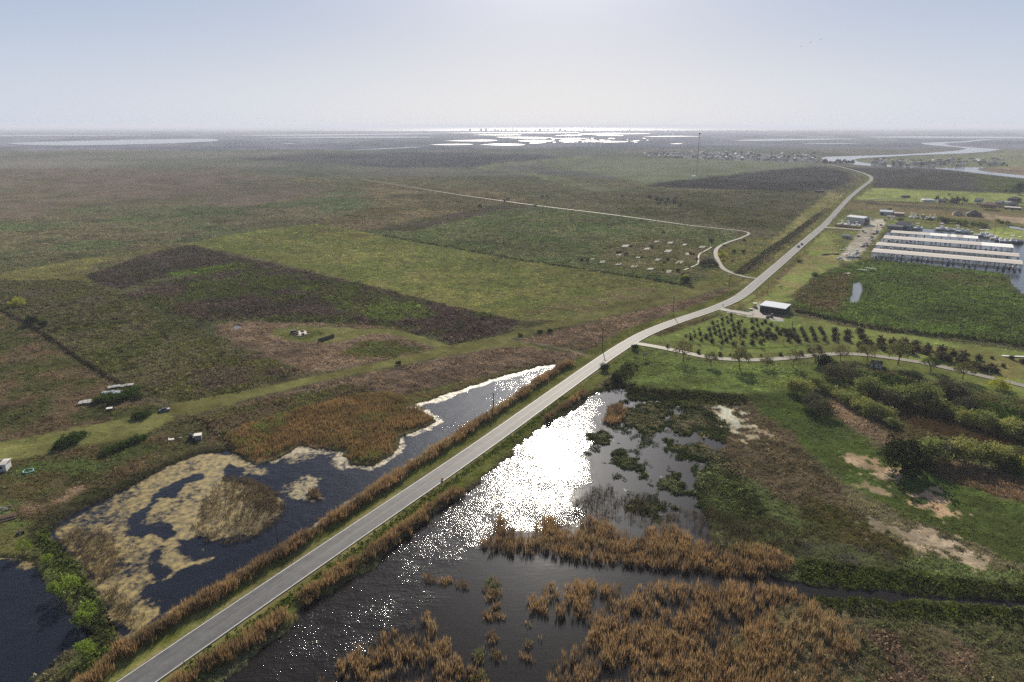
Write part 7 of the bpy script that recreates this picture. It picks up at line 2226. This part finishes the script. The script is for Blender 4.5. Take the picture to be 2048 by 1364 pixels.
def village_house(px, py, rz, s, vi, where):
    x, y = G(px, py)
    wl, rf = VW[vi]
    e = empty('village_house', (x, y, 0), rz, 'tiny %s stilt house with %s roof in the %s' % (wl, rf, where), 'house', '%s houses with %s roofs in the %s' % (wl, rf, where), s)
    for nm, me in VH[vi]:
        link(nm, me, e)


rv = random.Random(21)
for i in range(165):
    px = rv.uniform(1288, 1640)
    t = (px - 1288) / 352
    ya = 306.5 + 5.5 * abs(t - .35) + (4 if t > .8 else 0)
    yb = 315.0 + 11 * t if t < .8 else 325
    py = ya + (yb - ya) * rv.random()
    village_house(px, py, rv.choice([.15, 1.7]) + rv.uniform(-.15, .15), rv.uniform(.7, 1.2) * (1.3 if rv.random() < .1 else 1), rv.choice([0, 1, 1, 1, 2, 2, 2, 2, 5, 5, 5, 5]), 'far village left of the river')
for i in range(62):
    px = rv.uniform(1745, 2010)
    py = rv.uniform(324, 333.5) if px < 1900 else rv.uniform(322, 333)
    village_house(px, py, rv.choice([.1, 1.6]) + rv.uniform(-.2, .2), rv.uniform(.75, 1.25), rv.choice([0, 1, 1, 2, 2, 5, 5, 5]), 'village on the river spit')
for i in range(75):
    px = rv.uniform(1290, 1650)
    t = (px - 1290) / 360
    py = 307 + (10 + 9 * t) * rv.random()
    place_tree('far', 'tree', px, py, rv.uniform(4, 8), 'small dark tree among the far village houses', 'tree', 'trees in the far village left of the river')
for i in range(55):
    px, py = rv.uniform(1740, 2015), rv.uniform(320, 334)
    place_tree('far', 'tree', px, py, rv.uniform(4, 8), 'small dark tree among the houses on the river spit', 'tree', 'trees on the river spit')
for i in range(14):
    px = 1646 + i * 4.6
    place_tree('far', 'tree', px, 326.5 + .12 * i + rv.uniform(0, 1), rv.uniform(5, 9), 'dark waterside tree on the near bank of the river bend', 'tree', 'trees on the river bank by the bend', 1.3)
# mast hut and small things on the plain
building('mast_hut', (1388, 355), 8, 6, 3.2, .1, WALL['white'], ROOF['white'], 'small white hut at the foot of the radio mast', 'hut', 'gable', .8)
building('field_shed', (1641, 385), 14, 7, 3.0, .1, WALL['dark'], ROOF['dark'], 'low dark shed at the edge of the dark field', 'shed', 'gable', .8)
building('gate_house', (1813, 395.5), 12, 5, 2.8, .05, WALL['dark'], ROOF['dark'], 'dark gateway building on the bright strip', 'shed', 'gable', .6)
# barrier beach: houses and a tree line, 15 km out
rb_ = random.Random(5)
BH = [940, 962, 972, 984, 990, 996, 1003, 1011, 1020, 1026, 1033, 1044, 1052, 1060, 1071, 1080, 1088, 1096, 1108, 1120, 1130, 1142, 1158, 1168, 1180, 1260]
bmw = mat_plain('beach_house_wall', (.22, .22, .24), .8)
bhm = [('wall', MB().box(-14, 14, 0, 16, -1, 20).mesh('wall', bmw)), ('roof', MB().prism([(-2, 20.05), (8, 30), (18, 20.05)], -16, 16, 'x').mesh('roof', ROOF['grey']))]
for px in BH:
    x, y = G(px, 263.4)
    k = 15200 / y
    e = empty('beach_house', (x * k, 15200, 0), 0, 'minute beach house silhouetted against the bright sea', 'house', 'beach houses along the far shore')
    e.scale = (rb_.uniform(.8, 2.0), 1, rb_.uniform(.6, 1.7))
    for nm, me in bhm:
        link(nm, me, e)
xs = np.linspace(-13000, 16000, 5200)
dn = np.clip(fbm(xs, xs * 0, 900, 3, 66) * .6 + .45, 0, 1) * np.where((xs > 2000), 1.0, .35)
rngb = np.random.default_rng(4)
kk = rngb.uniform(0, 1, len(xs)) < dn
xs = xs[kk]
bx_ = xs + rngb.uniform(-20, 20, len(xs))
by_ = rngb.uniform(14300, 15300, len(xs))
hh_ = rngb.uniform(6, 22, len(xs)) * np.where(xs > 2000, 1.0, .6)
quads_obj('coastal_trees', [cards(bx_, by_, np.zeros(len(xs)), hh_, np.full(len(xs), 24.0), np.tile(lin(96, 104, 96), (len(xs), 1)), 6, np.full(len(xs), 8.0), rngb)], M_COVER, 'far line of trees and dunes along the coast')
e = empty('oil_rig', (*[v_ * .8 for v_ in G(1908, 255.5)], 0), 0, 'faint drilling platform out at sea on the right horizon', 'platform')
MB().box(-70, 70, -40, 40, 60, 120).build('deck', M_STEEL, e)
for sx in (-55, 55):
    MB().box(sx - 8, sx + 8, -20, 20, -2, 60).build('leg', M_STEEL, e)
MB().tube([(20, 0, 120), (20, 0, 230)], [16, 3], 5).build('derrick', M_STEEL, e)

# ------------------------------------------------------------------ birds in the sky (inside the air, a few dozen metres away)
M_BIRD = mat_plain('bird_plumage', (.05, .05, .055), .8)


def bird(px, py, dist, rz, label):
    u, v = (px - 1024) / FPX, (py - 682) / FPX
    d = Vector((u, CP - v * SP, -SP - v * CP)).normalized() * dist
    e = empty('bird', (d.x, d.y, HGT + d.z), rz, label, 'bird', 'birds high over the right', .38)
    b = MB().tube([(-.28, 0, 0), (-.1, 0, .02), (.15, 0, .02), (.27, 0, .04), (.34, 0, .03)], [.02, .07, .075, .045, .01], 6)
    b.build('body', M_BIRD, e, True)
    for s_ in (-1, 1):
        MB().add([(.12, s_ * .05, .03), (-.1, s_ * .05, .03), (-.06, s_ * .35, .16), (.14, s_ * .35, .17), (-.02, s_ * .72, .10)], [(0, 1, 2, 3), (3, 2, 4)]).build('wing', M_BIRD, e)


bird(1621, 85, 130, .3, 'dark bird higher of the clear pair in the right sky')
bird(1641, 79, 140, .5, 'small bird right of the clear one in the sky')
bird(1602, 93, 150, .4, 'faint bird trailing left of the pair')
